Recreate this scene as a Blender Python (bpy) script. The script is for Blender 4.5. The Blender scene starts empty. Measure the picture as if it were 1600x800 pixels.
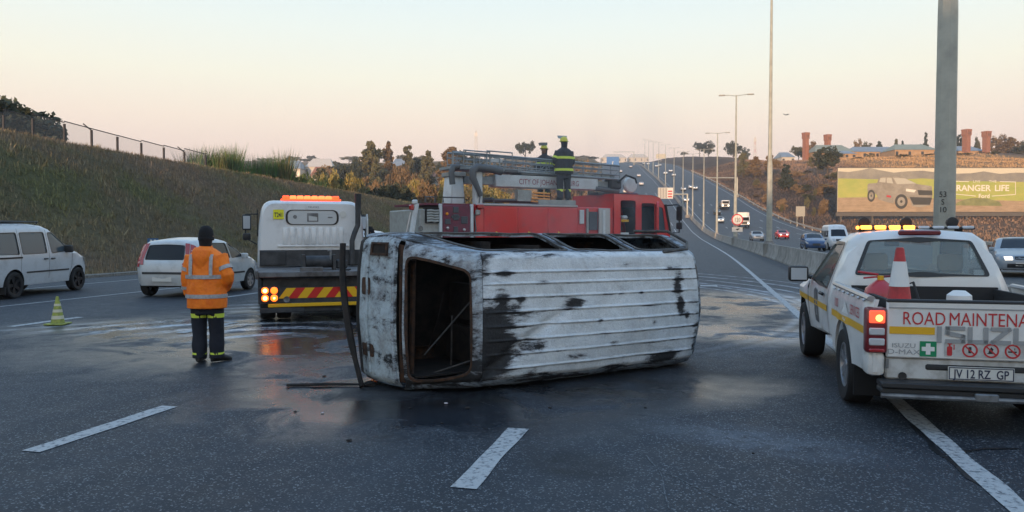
import bpy, bmesh, math, random
import numpy as np
from mathutils import Vector, Matrix, noise as mnoise
from mathutils.geometry import delaunay_2d_cdt
R = math.radians
sc = bpy.context.scene
col = sc.collection

# ------------------------------------------------------------------ camera
F = 1200.0; CAMH = 1.65; YAW = math.atan(300/1200.0); HOR = 362.0
cam_d = bpy.data.cameras.new('camera'); cam = bpy.data.objects.new('camera', cam_d); col.objects.link(cam)
cam_d.sensor_width = 36.0; cam_d.lens = 36.0*F/1600.0
cam_d.clip_start = 0.1; cam_d.clip_end = 9000.0
cam.location = (0, 0, CAMH)
cam.rotation_euler = (R(90)-math.atan((400-HOR)/F), 0, YAW)
sc.camera = cam

# ------------------------------------------------------------------ sky, sun, exposure
SUN_EL = R(3.1); SUN_HEAD = R(4.0)          # light travels towards +Y, turned this far towards +X
w = bpy.data.worlds.new('World'); sc.world = w; w.use_nodes = True
nt = w.node_tree; nt.nodes.clear()
out = nt.nodes.new('ShaderNodeOutputWorld')
sky = nt.nodes.new('ShaderNodeTexSky'); sky.sky_type = 'NISHITA'; sky.sun_disc = False
sky.sun_elevation = SUN_EL; sky.sun_rotation = R(180)+SUN_HEAD
sky.dust_density = 1.5; sky.ozone_density = 1.5
bg1 = nt.nodes.new('ShaderNodeBackground'); bg1.inputs[1].default_value = 0.12
nt.links.new(sky.outputs[0], bg1.inputs[0])
tc = nt.nodes.new('ShaderNodeTexCoord'); sep = nt.nodes.new('ShaderNodeSeparateXYZ')
nt.links.new(tc.outputs['Generated'], sep.inputs[0])
ramp = nt.nodes.new('ShaderNodeValToRGB'); nt.links.new(sep.outputs['Z'], ramp.inputs[0])
cr = ramp.color_ramp
stops = [(0.0, (.62, .49, .41)), (.09, (.79, .60, .52)), (.14, (.81, .68, .56)), (.19, (.78, .75, .62)),
         (.25, (.70, .75, .70)), (.32, (.59, .71, .75)), (.48, (.42, .61, .80)), (1.0, (.23, .42, .76))]
cr.elements[0].position = 0; cr.elements[0].color = (*stops[0][1], 1)
cr.elements[1].position = 1; cr.elements[1].color = (*stops[-1][1], 1)
for p, c in stops[1:-1]:
    e = cr.elements.new(p); e.color = (*c, 1)
bg2 = nt.nodes.new('ShaderNodeBackground'); bg2.inputs[1].default_value = 1.22
nt.links.new(ramp.outputs[0], bg2.inputs[0])
mixw = nt.nodes.new('ShaderNodeMixShader'); mixw.inputs[0].default_value = 0.85
nt.links.new(bg1.outputs[0], mixw.inputs[1]); nt.links.new(bg2.outputs[0], mixw.inputs[2])
nt.links.new(mixw.outputs[0], out.inputs[0])
sun_d = bpy.data.lights.new('sun', 'SUN'); sun_d.energy = 5.0; sun_d.angle = R(.5); sun_d.color = (1.0, .66, .40)
sun = bpy.data.objects.new('sun', sun_d); col.objects.link(sun)
sdir = Vector((math.sin(SUN_HEAD)*math.cos(SUN_EL), math.cos(SUN_HEAD)*math.cos(SUN_EL), -math.sin(SUN_EL)))
sun.rotation_euler = sdir.to_track_quat('-Z', 'Y').to_euler()
sun.location = (0, -60, 60)
vs = sc.view_settings; vs.view_transform = 'Standard'; vs.look = 'None'; vs.gamma = 1; vs.use_curve_mapping = False; vs.exposure = 0.35
sc.render.engine = 'CYCLES'; sc.cycles.use_denoising = True
sc.cycles.max_bounces = 6; sc.cycles.diffuse_bounces = 2; sc.cycles.glossy_bounces = 3; sc.cycles.transparent_max_bounces = 12
sc.cycles.volume_bounces = 0; sc.cycles.sample_clamp_indirect = 4.0

rnd = random.Random(7)

# ------------------------------------------------------------------ pixel helpers (directions only; distance comes from what a thing stands on)
CY, SY = math.cos(YAW), math.sin(YAW)
def cw(xc, d):                      # right / depth of the camera -> world XY
    return (xc*CY - d*SY, xc*SY + d*CY)
def at(px, d):                      # column of the photo at a depth
    return cw((px-800)/F*d, d)
def gnd(px, py):                    # pixel on the level road near the camera
    d = F*CAMH/(py-HOR); return at(px, d)
def zpx(py, d): return CAMH + (HOR-py)/F*d
def head(phi): return R(90)+YAW-R(phi)     # rotation of a thing whose x axis points phi degrees right of the camera axis

# ------------------------------------------------------------------ terrain functions
_ky = [-700, -300, -200, -160, -120, -60, -25, 0, 90, 127, 164, 201, 238, 300, 350, 500, 700, 900, 1000, 1250, 2200]
_kz = [12, 17, 17, 16, 11, 3.5, .3, 0, .03, .4, 1.6, 4.3, 8.5, 17.3, 24.5, 44, 64, 82, 88, 92, 60]  # first knots: unseen rise behind the camera, shaped to shade the near scene
_dy = np.arange(-700, 2201, 2.0); _dz = np.interp(_dy, _ky, _kz)
_k = np.exp(-np.linspace(-2, 2, 21)**2); _k /= _k.sum()
_dz = np.convolve(np.pad(_dz, 10, mode='edge'), _k, mode='valid')
_flat = (_dy > -22) & (_dy < 75); _dz[_flat] = 0
def zr(Y): return np.interp(Y, _dy, _dz)
def xoff(Y):
    Y = np.asarray(Y, float); a = np.clip(Y, 30, 300)
    return -2.4e-4*(a-30)**2 - .1296*np.clip(Y-300, 0, None)
def sm(t): t = np.clip(t, 0, 1); return t*t*(3-2*t)
def H(X, Y):
    X = np.asarray(X, float); Y = np.asarray(Y, float)
    x = X - xoff(Y); z = zr(Y)
    tl = np.clip(-21.5-x, 0, None); trr = np.clip(x-26.3, 0, None)
    cap = np.where(Y > 363, 26.6+.055*(Y-363), zr(Y)); bl = sm((trr-25)/40)
    z = z*(1-bl) + np.minimum(zr(Y), cap)*bl
    E = np.interp(Y, [-400, -60, -25, 30, 110, 150, 400, 900], [0, 0, 7.4, 7.4, 5.2, 3.2, 3, 9])
    z = z + E*sm(tl/17.5)*1.0 - .9*sm((tl-18)/9)
    z = z + 5.2*np.exp(-(((X+66)/11)**2+((Y-44)/15)**2))
    bk = sm((Y-216)/55)
    z = z + np.interp(trr, [0, 5, 30, 70, 100, 140, 600], [0, -1.1, -2, -1.6, 7, 11, 12])*sm((Y+40)/80)*(1-bk)
    z = z + np.interp(trr, [0, 4, 12, 30, 60, 100, 600], [0, -.4, .8, 5, 7.5, 8, 9])*bk
    f = sm((tl-14)/40) + sm((trr-6)/50)
    z = z + f*(.5*np.sin(X*.09+1.3)*np.sin(Y*.06+.4) + .22*np.sin(X*.31+Y*.17) + .05*np.sin(X*1.1)*np.sin(Y*.9))
    z = z + 7*sm((Y-600)/500)*np.sin(X*.011+2.0)*sm((tl+trr-20)/150)
    return z - .06
def Hs(X, Y): return float(H(X, Y))

# ------------------------------------------------------------------ materials
MATS = {}
def mat(name, c, rough=.5, metal=0, spec=.5, emit=0, c2=None, sc_=8.0, fac=(.4, .65), bump=0, bsc=60, alpha=None, coat=0, det=5, rnd_h=0, mapping=None):
    if name in MATS: return MATS[name]
    m = bpy.data.materials.new(name); m.use_nodes = True; MATS[name] = m
    n = m.node_tree; b = n.nodes['Principled BSDF']
    b.inputs['Base Color'].default_value = (*c, 1); b.inputs['Roughness'].default_value = rough
    b.inputs['Metallic'].default_value = metal; b.inputs['Specular IOR Level'].default_value = spec
    if coat: b.inputs['Coat Weight'].default_value = coat; b.inputs['Coat Roughness'].default_value = .08
    if emit: b.inputs['Emission Color'].default_value = (*c, 1); b.inputs['Emission Strength'].default_value = emit
    if c2 is not None or bump:
        t = n.nodes.new('ShaderNodeTexCoord'); src = t.outputs['Object']
        if mapping:
            mp = n.nodes.new('ShaderNodeMapping'); mp.inputs['Scale'].default_value = mapping; n.links.new(src, mp.inputs[0]); src = mp.outputs[0]
    last = None
    if c2 is not None:
        x = n.nodes.new('ShaderNodeTexNoise'); x.inputs['Scale'].default_value = sc_; x.inputs['Detail'].default_value = det
        x.inputs['Roughness'].default_value = .65
        n.links.new(src, x.inputs['Vector'])
        mr = n.nodes.new('ShaderNodeMapRange'); mr.inputs[1].default_value = fac[0]; mr.inputs[2].default_value = fac[1]
        n.links.new(x.outputs[0], mr.inputs[0])
        mx = n.nodes.new('ShaderNodeMix'); mx.data_type = 'RGBA'
        mx.inputs[6].default_value = (*c, 1); mx.inputs[7].default_value = (*c2, 1)
        n.links.new(mr.outputs[0], mx.inputs[0]); last = mx.outputs[2]
    if rnd_h:
        oi = n.nodes.new('ShaderNodeObjectInfo'); hs = n.nodes.new('ShaderNodeHueSaturation')
        mr = n.nodes.new('ShaderNodeMapRange'); mr.inputs[3].default_value = 1-rnd_h; mr.inputs[4].default_value = 1+rnd_h
        n.links.new(oi.outputs['Random'], mr.inputs[0]); n.links.new(mr.outputs[0], hs.inputs['Value'])
        if last: n.links.new(last, hs.inputs['Color'])
        else: hs.inputs['Color'].default_value = (*c, 1)
        last = hs.outputs[0]
    if last:
        n.links.new(last, b.inputs['Base Color'])
    if bump:
        x = n.nodes.new('ShaderNodeTexNoise'); x.inputs['Scale'].default_value = bsc; x.inputs['Detail'].default_value = 3
        n.links.new(src, x.inputs['Vector'])
        bp = n.nodes.new('ShaderNodeBump'); bp.inputs['Strength'].default_value = bump; bp.inputs['Distance'].default_value = .02
        n.links.new(x.outputs[0], bp.inputs['Height']); n.links.new(bp.outputs[0], b.inputs['Normal'])
    if alpha is not None: b.inputs['Alpha'].default_value = alpha
    return m
def glass(name, tint, gl=.12, dark=.0):
    if name in MATS: return MATS[name]
    m = bpy.data.materials.new(name); m.use_nodes = True; MATS[name] = m
    n = m.node_tree; n.nodes.clear(); o = n.nodes.new('ShaderNodeOutputMaterial')
    t = n.nodes.new('ShaderNodeBsdfTransparent'); t.inputs[0].default_value = (*tint, 1)
    g = n.nodes.new('ShaderNodeBsdfGlossy'); g.inputs['Roughness'].default_value = .03; g.inputs[0].default_value = (.9, .95, 1, 1)
    lw = n.nodes.new('ShaderNodeLayerWeight'); lw.inputs[0].default_value = .35
    mr = n.nodes.new('ShaderNodeMapRange'); mr.inputs[3].default_value = gl; mr.inputs[4].default_value = .45
    n.links.new(lw.outputs['Fresnel'], mr.inputs[0])
    a = n.nodes.new('ShaderNodeMixShader'); n.links.new(mr.outputs[0], a.inputs[0])
    df = n.nodes.new('ShaderNodeBsdfDiffuse'); df.inputs[0].default_value = (.55, .62, .58, 1); a2 = n.nodes.new('ShaderNodeMixShader'); a2.inputs[0].default_value = dark; n.links.new(t.outputs[0], a2.inputs[1]); n.links.new(df.outputs[0], a2.inputs[2])
    n.links.new(a2.outputs[0], a.inputs[1]); n.links.new(g.outputs[0], a.inputs[2])
    n.links.new(a.outputs[0], o.inputs[0]); return m

# ------------------------------------------------------------------ mesh builder
def inpoly(p, poly):
    x, y = p; c = False; n = len(poly); j = n-1
    for i in range(n):
        xi, yi = poly[i]; xj, yj = poly[j]
        if (yi > y) != (yj > y) and x < (xj-xi)*(y-yi)/(yj-yi)+xi: c = not c
        j = i
    return c
def dens(poly, step):
    o = []
    for i, a in enumerate(poly):
        b = poly[(i+1) % len(poly)]; L = math.hypot(b[0]-a[0], b[1]-a[1]); k = max(1, int(math.ceil(L/step)))
        for q in range(k): o.append((a[0]+(b[0]-a[0])*q/k, a[1]+(b[1]-a[1])*q/k))
    return o
def rpoly(poly, r, k=4):
    """round the corners of a polygon"""
    o = []; n = len(poly)
    for i in range(n):
        p = Vector(poly[i]); a = Vector(poly[i-1])-p; b = Vector(poly[(i+1) % n])-p
        rr = min(r, a.length*.45, b.length*.45); pa = p+a.normalized()*rr; pb = p+b.normalized()*rr
        for q in range(k+1):
            t = q/k; v = pa*(1-t)**2+p*2*t*(1-t)+pb*t*t; o.append((v.x, v.y))
    return o
def ell(cx, cy, rx, ry=None, n=20, a0=0):
    ry = rx if ry is None else ry
    return [(cx+rx*math.cos(a0+2*math.pi*i/n), cy+ry*math.sin(a0+2*math.pi*i/n)) for i in range(n)]
def rect(x0, y0, x1, y1): return [(x0, y0), (x1, y0), (x1, y1), (x0, y1)]
def cdt(outer, holes=(), step=None, extra=()):
    vs_ = []; ed = []
    for poly in [outer]+list(holes):
        s = len(vs_); vs_ += [Vector(p) for p in poly]
        ed += [(s+i, s+(i+1) % len(poly)) for i in range(len(poly))]
    if step:
        xs = [p[0] for p in outer]; ys = [p[1] for p in outer]
        nx = int((max(xs)-min(xs))/step); ny = int((max(ys)-min(ys))/step)
        for i in range(1, nx+1):
            for j in range(1, ny+1):
                p = (min(xs)+i*step-(step*.25 if j % 2 else 0), min(ys)+j*step*.999)
                if inpoly(p, outer) and not any(inpoly(p, h) for h in holes): vs_.append(Vector(p))
    vs_ += [Vector(p) for p in extra]
    V, E, T, *_ = delaunay_2d_cdt(vs_, ed, [], 0, 1e-5)
    V = [(v.x, v.y) for v in V]; O = []
    for t in T:
        c = (sum(V[i][0] for i in t)/3, sum(V[i][1] for i in t)/3)
        if inpoly(c, outer) and not any(inpoly(c, h) for h in holes): O.append(tuple(t))
    return V, O

class MB:
    def __init__(s): s.v = []; s.f = []; s.mi = []; s.m = 0
    def add(s, v, f):
        o = len(s.v); s.v += [tuple(p) for p in v]; s.f += [tuple(i+o for i in q) for q in f]; s.mi += [s.m]*len(f); return s
    def box(s, c, size, rot=None, bev=0, seg=1, taper=None):
        if bev:
            bm = bmesh.new(); bmesh.ops.create_cube(bm, size=1)
            for v in bm.verts: v.co = Vector((v.co.x*size[0], v.co.y*size[1], v.co.z*size[2]))
            bmesh.ops.bevel(bm, geom=bm.edges[:], offset=min(bev, min(size)*.45), segments=seg, affect='EDGES', profile=.5)
            bm.verts.index_update(); V = [v.co.copy() for v in bm.verts]; Fc = [[v.index for v in f.verts] for f in bm.faces]; bm.free()
        else:
            x, y, z = (q/2 for q in size)
            V = [Vector(p) for p in ((-x, -y, -z), (x, -y, -z), (x, y, -z), (-x, y, -z), (-x, -y, z), (x, -y, z), (x, y, z), (-x, y, z))]
            Fc = [(3, 2, 1, 0), (4, 5, 6, 7), (0, 1, 5, 4), (1, 2, 6, 5), (2, 3, 7, 6), (3, 0, 4, 7)]
        if taper:
            for v in V:
                k = (v.z/size[2]+.5); v.x *= 1+(taper[0]-1)*k; v.y *= 1+(taper[1]-1)*k
        if rot is not None:
            M_ = rot if isinstance(rot, Matrix) else Matrix.Rotation(rot, 3, 'Z'); V = [M_ @ v for v in V]
        return s.add([(v.x+c[0], v.y+c[1], v.z+c[2]) for v in V], Fc)
    def b2(s, x0, x1, y0, y1, z0, z1, bev=0, seg=1): return s.box(((x0+x1)/2, (y0+y1)/2, (z0+z1)/2), (abs(x1-x0), abs(y1-y0), abs(z1-z0)), None, bev, seg)
    def tube(s, path, rad, n=8, cap=True, sq=(1, 1), up=None):
        """tube along points with a radius per point; sq squashes the ring"""
        P = [Vector(p) for p in path]; rad = rad if isinstance(rad, (list, tuple)) else [rad]*len(P); rings = []
        ref = Vector(up) if up else None
        for i, p in enumerate(P):
            d = (P[min(i+1, len(P)-1)]-P[max(i-1, 0)])
            d = d.normalized() if d.length > 1e-9 else Vector((0, 0, 1))
            if ref is None or abs(ref.dot(d)) > .97: ref = Vector((0, 0, 1)) if abs(d.z) < .9 else Vector((1, 0, 0))
            a = d.cross(ref).normalized(); b = a.cross(d).normalized()
            if up is None: ref = b
            rings.append([p+a*(math.cos(2*math.pi*k/n)*rad[i]*sq[0])+b*(math.sin(2*math.pi*k/n)*rad[i]*sq[1]) for k in range(n)])
        V = [v for r in rings for v in r]; Fc = []
        for i in range(len(P)-1):
            for k in range(n):
                k2 = (k+1) % n; Fc.append((i*n+k, i*n+k2, (i+1)*n+k2, (i+1)*n+k))
        if cap: Fc.append(tuple(range(n-1, -1, -1))); Fc.append(tuple((len(P)-1)*n+k for k in range(n)))
        return s.add(V, Fc)
    def loft(s, rings, cap=True):
        n = len(rings[0]); V = [v for r in rings for v in r]; Fc = []
        for i in range(len(rings)-1):
            for k in range(n):
                k2 = (k+1) % n; Fc.append((i*n+k, i*n+k2, (i+1)*n+k2, (i+1)*n+k))
        if cap: Fc.append(tuple(range(n-1, -1, -1))); Fc.append(tuple((len(rings)-1)*n+k for k in range(n)))
        return s.add(V, Fc)
    def lathe(s, c, prof, n=20, axis='Z', cap=True):
        """prof: (radius, along axis)"""
        def P(r, h, a):
            x, y = r*math.cos(a), r*math.sin(a)
            return {'Z': (c[0]+x, c[1]+y, c[2]+h), 'Y': (c[0]+x, c[1]+h, c[2]+y), 'X': (c[0]+h, c[1]+x, c[2]+y)}[axis]
        return s.loft([[P(r, h, 2*math.pi*k/n) for k in range(n)] for r, h in prof], cap)
    def pan(s, outer, mp, holes=(), step=None, thick=0):
        """flat outline (with holes) laid on a surface mp(a, b, off); thick > 0 gives it a back and edges"""
        V, T = cdt(outer, holes, step)
        A = [mp(a, b, 0) for a, b in V]
        if not thick: return s.add(A, T)
        B = [mp(a, b, -thick) for a, b in V]; n = len(V); cnt = {}
        for t in T:
            for i in range(3):
                e = (t[i], t[(i+1) % 3]); cnt[e] = 1
        Fc = list(T)+[tuple(n+i for i in reversed(t)) for t in T]
        for (a, b) in cnt:
            if (b, a) not in cnt: Fc.append((b, a, n+a, n+b))
        return s.add(A+B, Fc)
    def build(s, name, mats, parent=None, smooth=35, merge=False, flip=True):
        me = bpy.data.meshes.new(name); me.from_pydata(s.v, [], s.f)
        if not isinstance(mats, (list, tuple)): mats = [mats]
        for m in mats: me.materials.append(MATS[m] if isinstance(m, str) else m)
        if len(mats) > 1: me.polygons.foreach_set('material_index', s.mi)
        if merge or flip:
            bm = bmesh.new(); bm.from_mesh(me)
            if merge: bmesh.ops.remove_doubles(bm, verts=bm.verts, dist=merge if merge is not True else 1e-4)
            if flip: bmesh.ops.recalc_face_normals(bm, faces=bm.faces)
            bm.to_mesh(me); bm.free()
        if smooth:
            me.shade_smooth(); me.set_sharp_from_angle(angle=R(smooth))
        o = bpy.data.objects.new(name, me); col.objects.link(o)
        if parent: o.parent = parent
        return o

def text_mb(body, size, mp, sx=1.0, align='CENTER', bold=0, mb=None):
    """lettering laid on a surface mp(a, b, off)"""
    cu = bpy.data.curves.new('t', 'FONT'); cu.body = body; cu.size = size; cu.align_x = align; cu.resolution_u = 3; cu.offset = bold
    o = bpy.data.objects.new('t', cu); col.objects.link(o)
    dg = bpy.context.evaluated_depsgraph_get(); me = bpy.data.meshes.new_from_object(o.evaluated_get(dg))
    mb = mb or MB(); mb.add([mp(v.co.x*sx, v.co.y, 0) for v in me.vertices], [tuple(p.vertices) for p in me.polygons])
    bpy.data.objects.remove(o); bpy.data.curves.remove(cu); bpy.data.meshes.remove(me)
    return mb
def tag(o, label=None, cat=None, group=None, kind=None):
    if label: o['label'] = label
    if cat: o['category'] = cat
    if group: o['group'] = group
    if kind: o['kind'] = kind
    return o
def thing(name, label, cat, loc=(0, 0, 0), rz=0, group=None):
    o = bpy.data.objects.new(name, None); col.objects.link(o); o.location = loc; o.rotation_euler = (0, 0, rz); o.empty_display_size = .2
    return tag(o, label, cat, group)
def dup(root, loc=None, rz=None, label=None, group=None, scale=None):
    def cp(o, p):
        c = o.copy(); col.objects.link(c); c.parent = p
        for ch in KIDS(o): cp(ch, c)
        return c
    r = cp(root, None)
    if loc is not None: r.location = loc
    if rz is not None: r.rotation_euler = (0, 0, rz)
    if scale: r.scale = scale if isinstance(scale, (tuple, list)) else (scale,)*3
    if label: r['label'] = label
    if group: r['group'] = group
    return r
_allkids = {}
def KIDS(o): return [c for c in list(o.children)]
# ================================================================== THE SETTING
def ell_mask(n, src, cx, cy, rx, ry, ang=0, soft=.6):
    mp = n.nodes.new('ShaderNodeMapping'); mp.vector_type = 'TEXTURE'
    mp.inputs['Location'].default_value = (cx, cy, 0); mp.inputs['Rotation'].default_value = (0, 0, ang); mp.inputs['Scale'].default_value = (rx, ry, 1e4)
    n.links.new(src, mp.inputs[0]); ln = n.nodes.new('ShaderNodeVectorMath'); ln.operation = 'LENGTH'; n.links.new(mp.outputs[0], ln.inputs[0])
    mr = n.nodes.new('ShaderNodeMapRange'); mr.inputs[1].default_value = 1; mr.inputs[2].default_value = 1-soft; n.links.new(ln.outputs['Value'], mr.inputs[0])
    return mr.outputs[0]
def mth(n, op, a, b=None, clamp=False):
    x = n.nodes.new('ShaderNodeMath'); x.operation = op; x.use_clamp = clamp
    for i, q in enumerate((a, b)):
        if q is None: continue
        if isinstance(q, (int, float)): x.inputs[i].default_value = q
        else: n.links.new(q, x.inputs[i])
    return x.outputs[0]
def nse(n, src, scale, det=4, rough=.55, lo=.4, hi=.6, dist=0):
    x = n.nodes.new('ShaderNodeTexNoise'); x.inputs['Scale'].default_value = scale; x.inputs['Detail'].default_value = det; x.inputs['Roughness'].default_value = rough
    x.inputs['Distortion'].default_value = dist; n.links.new(src, x.inputs['Vector'])
    mr = n.nodes.new('ShaderNodeMapRange'); mr.inputs[1].default_value = lo; mr.inputs[2].default_value = hi; n.links.new(x.outputs[0], mr.inputs[0]); return mr.outputs[0]
def mixc(n, f, a, b):
    x = n.nodes.new('ShaderNodeMix'); x.data_type = 'RGBA'
    if isinstance(f, (int, float)): x.inputs[0].default_value = f
    else: n.links.new(f, x.inputs[0])
    for i, q in ((6, a), (7, b)):
        if isinstance(q, tuple): x.inputs[i].default_value = (*q, 1)
        else: n.links.new(q, x.inputs[i])
    return x.outputs[2]
def summ(n, L):
    a = L[0]
    for b in L[1:]: a = mth(n, 'ADD', a, b, True)
    return a

def asphalt(name, wet):
    m = bpy.data.materials.new(name); m.use_nodes = True; MATS[name] = m; n = m.node_tree; b = n.nodes['Principled BSDF']
    tcn = n.nodes.new('ShaderNodeTexCoord'); src = tcn.outputs['Object']
    big = nse(n, src, .35, 5, .6, .35, .7); mid = nse(n, src, 3.0, 4, .6, .35, .65)
    sp = n.nodes.new('ShaderNodeTexVoronoi'); sp.inputs['Scale'].default_value = 95; n.links.new(src, sp.inputs['Vector'])
    speck = n.nodes.new('ShaderNodeMapRange'); speck.inputs[1].default_value = .86; speck.inputs[2].default_value = .97
    sepc = n.nodes.new('ShaderNodeSeparateColor'); n.links.new(sp.outputs['Color'], sepc.inputs[0]); n.links.new(sepc.outputs[0], speck.inputs[0])
    fine = nse(n, src, 160, 2, .7, .3, .7)
    c = mixc(n, big, (.010, .014, .021), (.021, .028, .039)); c = mixc(n, mth(n, 'MULTIPLY', mid, .35), c, (.044, .053, .067))
    c = mixc(n, mth(n, 'MULTIPLY', fine, .5), c, (.009, .012, .017))
    c = mixc(n, mth(n, 'MULTIPLY', speck.outputs[0], .70), c, (.26, .28, .30))
    # streaks worn along the lanes
    mp = n.nodes.new('ShaderNodeMapping'); mp.inputs['Scale'].default_value = (1.1, .035, 1); n.links.new(src, mp.inputs[0])
    c = mixc(n, mth(n, 'MULTIPLY', nse(n, mp.outputs[0], 1.0, 4, .6, .45, .7), .35), c, (.052, .061, .075))
    rough = mth(n, 'ADD', mth(n, 'MULTIPLY', mid, .12), .60)
    if wet:
        def E(px, py, rx, ry, a=0, s=.7): q = gnd(px, py); return ell_mask(n, src, q[0], q[1], rx, ry, a, s)
        wm = summ(n, [E(470, 540, 4.6, 2.9, .25), E(620, 640, 2.6, 1.5, .1), E(330, 512, 4.2, 2.0, .3), E(500, 500, 4, 4), E(1150, 520, 2.4, 1.5, -.4),
                      E(1130, 475, 3.5, 5, .2), E(880, 620, 3.0, 1.1, .45), E(560, 600, 1.8, 1.2, 0)])
        wn = nse(n, src, .95, 7, .62, .40, .50, .8); wm2 = mth(n, 'MULTIPLY', wm, wn, True)
        wm2 = mth(n, 'MULTIPLY', mth(n, 'POWER', wm2, .7), 1.0, True)
        soot = summ(n, [E(860, 605, 3.3, .9, .47, .8), E(640, 625, 1.3, .8, .1, .8), E(1010, 600, 2.2, 1.0, .5, .8), E(900, 722, .75, .30, -.65, .9), E(870, 735, .5, .2, -.65, .9), E(500, 498, 1.6, 1.2, 0, .7)])
        soot = mth(n, 'MULTIPLY', soot, nse(n, src, 2.2, 5, .7, .25, .6))
        c = mixc(n, mth(n, 'MULTIPLY', wm2, .55), c, (.014, .017, .022)); c = mixc(n, mth(n, 'MULTIPLY', soot, .85), c, (.010, .010, .011))
        rough = mth(n, 'ADD', mth(n, 'MULTIPLY', wm2, -.46), rough, True)
        # foam and dried water, pulled into rings and streaks, then a painted sky sheen
        wv = n.nodes.new('ShaderNodeTexWave'); wv.wave_type = 'RINGS'; wv.rings_direction = 'Z'; wv.inputs['Scale'].default_value = .38; wv.inputs['Distortion'].default_value = 11; wv.inputs['Detail'].default_value = 4; wv.inputs['Detail Scale'].default_value = .45
        q = gnd(395, 545); mp2 = n.nodes.new('ShaderNodeMapping'); mp2.inputs['Location'].default_value = (-q[0], -q[1], 0); n.links.new(src, mp2.inputs[0]); n.links.new(mp2.outputs[0], wv.inputs['Vector'])
        wl = n.nodes.new('ShaderNodeMapRange'); wl.inputs[1].default_value = .48; wl.inputs[2].default_value = .85; n.links.new(wv.outputs[0], wl.inputs[0])
        foam = mth(n, 'MULTIPLY', summ(n, [E(300, 510, 3.6, 1.3, .35), E(375, 520, 1.4, 1.5), E(450, 478, 1.6, 2.6, .2)]), wl.outputs[0])
        foam = mth(n, 'MULTIPLY', foam, nse(n, src, 4, 6, .75, .38, .58))
        sky_sheen = mth(n, 'MULTIPLY', summ(n, [E(1190, 690, 1.15, .5, -.35, .9), E(1160, 520, 2.8, 1.2, -.3, .9), E(1235, 470, 1.3, 5, .1)]), nse(n, src, 3.5, 6, .75, .35, .75))  # pale blue sky reflection painted into the asphalt colour
        c = mixc(n, mth(n, 'MULTIPLY', foam, .9), c, (.56, .60, .64)); c = mixc(n, mth(n, 'MULTIPLY', sky_sheen, .55), c, (.24, .29, .36))
        # curved tyre trails of foam beyond the van
        q = gnd(1000, 500); arcs = []
        for r_, wd in ((7.5, .06), (8.3, .05), (8.9, .09), (10.2, .05), (11.6, .07), (13.0, .05)):
            mp3 = n.nodes.new('ShaderNodeMapping'); mp3.inputs['Location'].default_value = (-q[0]+.6*r_, -q[1]-.35*r_, 0); n.links.new(src, mp3.inputs[0])
            sx = n.nodes.new('ShaderNodeMapping'); sx.inputs['Scale'].default_value = (1, .8, 0); n.links.new(mp3.outputs[0], sx.inputs[0])
            ln = n.nodes.new('ShaderNodeVectorMath'); ln.operation = 'LENGTH'; n.links.new(sx.outputs[0], ln.inputs[0])
            dd = mth(n, 'ABSOLUTE', mth(n, 'SUBTRACT', ln.outputs['Value'], r_)); mr = n.nodes.new('ShaderNodeMapRange'); mr.inputs[1].default_value = wd*2; mr.inputs[2].default_value = wd*.4; n.links.new(dd, mr.inputs[0]); arcs.append(mr.outputs[0])
        arc = mth(n, 'MULTIPLY', mth(n, 'MULTIPLY', summ(n, arcs), summ(n, [E(1140, 465, 4, 10, 0, .6), E(1150, 420, 5, 14, 0, .6)])), nse(n, src, 1.6, 5, .7, .35, .6))
        c = mixc(n, mth(n, 'MULTIPLY', arc, .85), c, (.42, .46, .50))
        # two scratches in the near lane
    n.links.new(c, b.inputs['Base Color']); n.links.new(rough, b.inputs['Roughness']); b.inputs['Specular IOR Level'].default_value = .42
    bp = n.nodes.new('ShaderNodeBump'); bp.inputs['Distance'].default_value = .006; n.links.new(sp.outputs['Distance'], bp.inputs['Height'])
    if wet: n.links.new(mth(n, 'SUBTRACT', .5, mth(n, 'MULTIPLY', wm2, .38)), bp.inputs['Strength'])
    else: bp.inputs['Strength'].default_value = .4
    n.links.new(bp.outputs[0], b.inputs['Normal'])
    return m
asphalt('asphalt_near', True); asphalt('asphalt_far', False)

def sheet(name, xs, Ys, zf, m, attr=None, kind='structure'):
    """sheet in road coordinates: lateral xs against stations Ys"""
    xs = np.asarray(xs, float); Ys = np.asarray(Ys, float); X = xs[None, :]+xoff(Ys)[:, None]; Y = np.repeat(Ys[:, None], len(xs), 1)
    Z = zf(X, Y); V = np.stack([X, Y, Z], -1).reshape(-1, 3); nx = len(xs)
    i = np.arange(len(Ys)-1)[:, None]*nx+np.arange(nx-1)[None, :]; i = i.reshape(-1)
    Fc = np.stack([i, i+1, i+nx+1, i+nx], 1)
    me = bpy.data.meshes.new(name); me.from_pydata(V.tolist(), [], Fc.tolist()); me.materials.append(MATS[m] if isinstance(m, str) else m)
    if attr is not None:
        a = me.color_attributes.new('tone', 'FLOAT_COLOR', 'POINT'); a.data.foreach_set('color', np.concatenate([attr(X, Y).reshape(-1, 3), np.ones((V.shape[0], 1))], 1).ravel().astype('f'))
    me.shade_smooth(); o = bpy.data.objects.new(name, me); col.objects.link(o)
    if kind: o['kind'] = kind
    return o
def npn(X, Y, s, seed=0):
    """cheap smooth noise 0..1"""
    v = 0; a = 1; t = 0
    for k in range(4):
        v = v+a*(np.sin(X*s+seed*1.7+2.1*np.sin(Y*s*.7+k+seed))*np.sin(Y*s*1.1+seed*.9+1.7*np.sin(X*s*.8+k*2.3))); t += a; a *= .55; s *= 2.17
    return np.clip(.5+.5*v/t*1.4, 0, 1)
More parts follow.
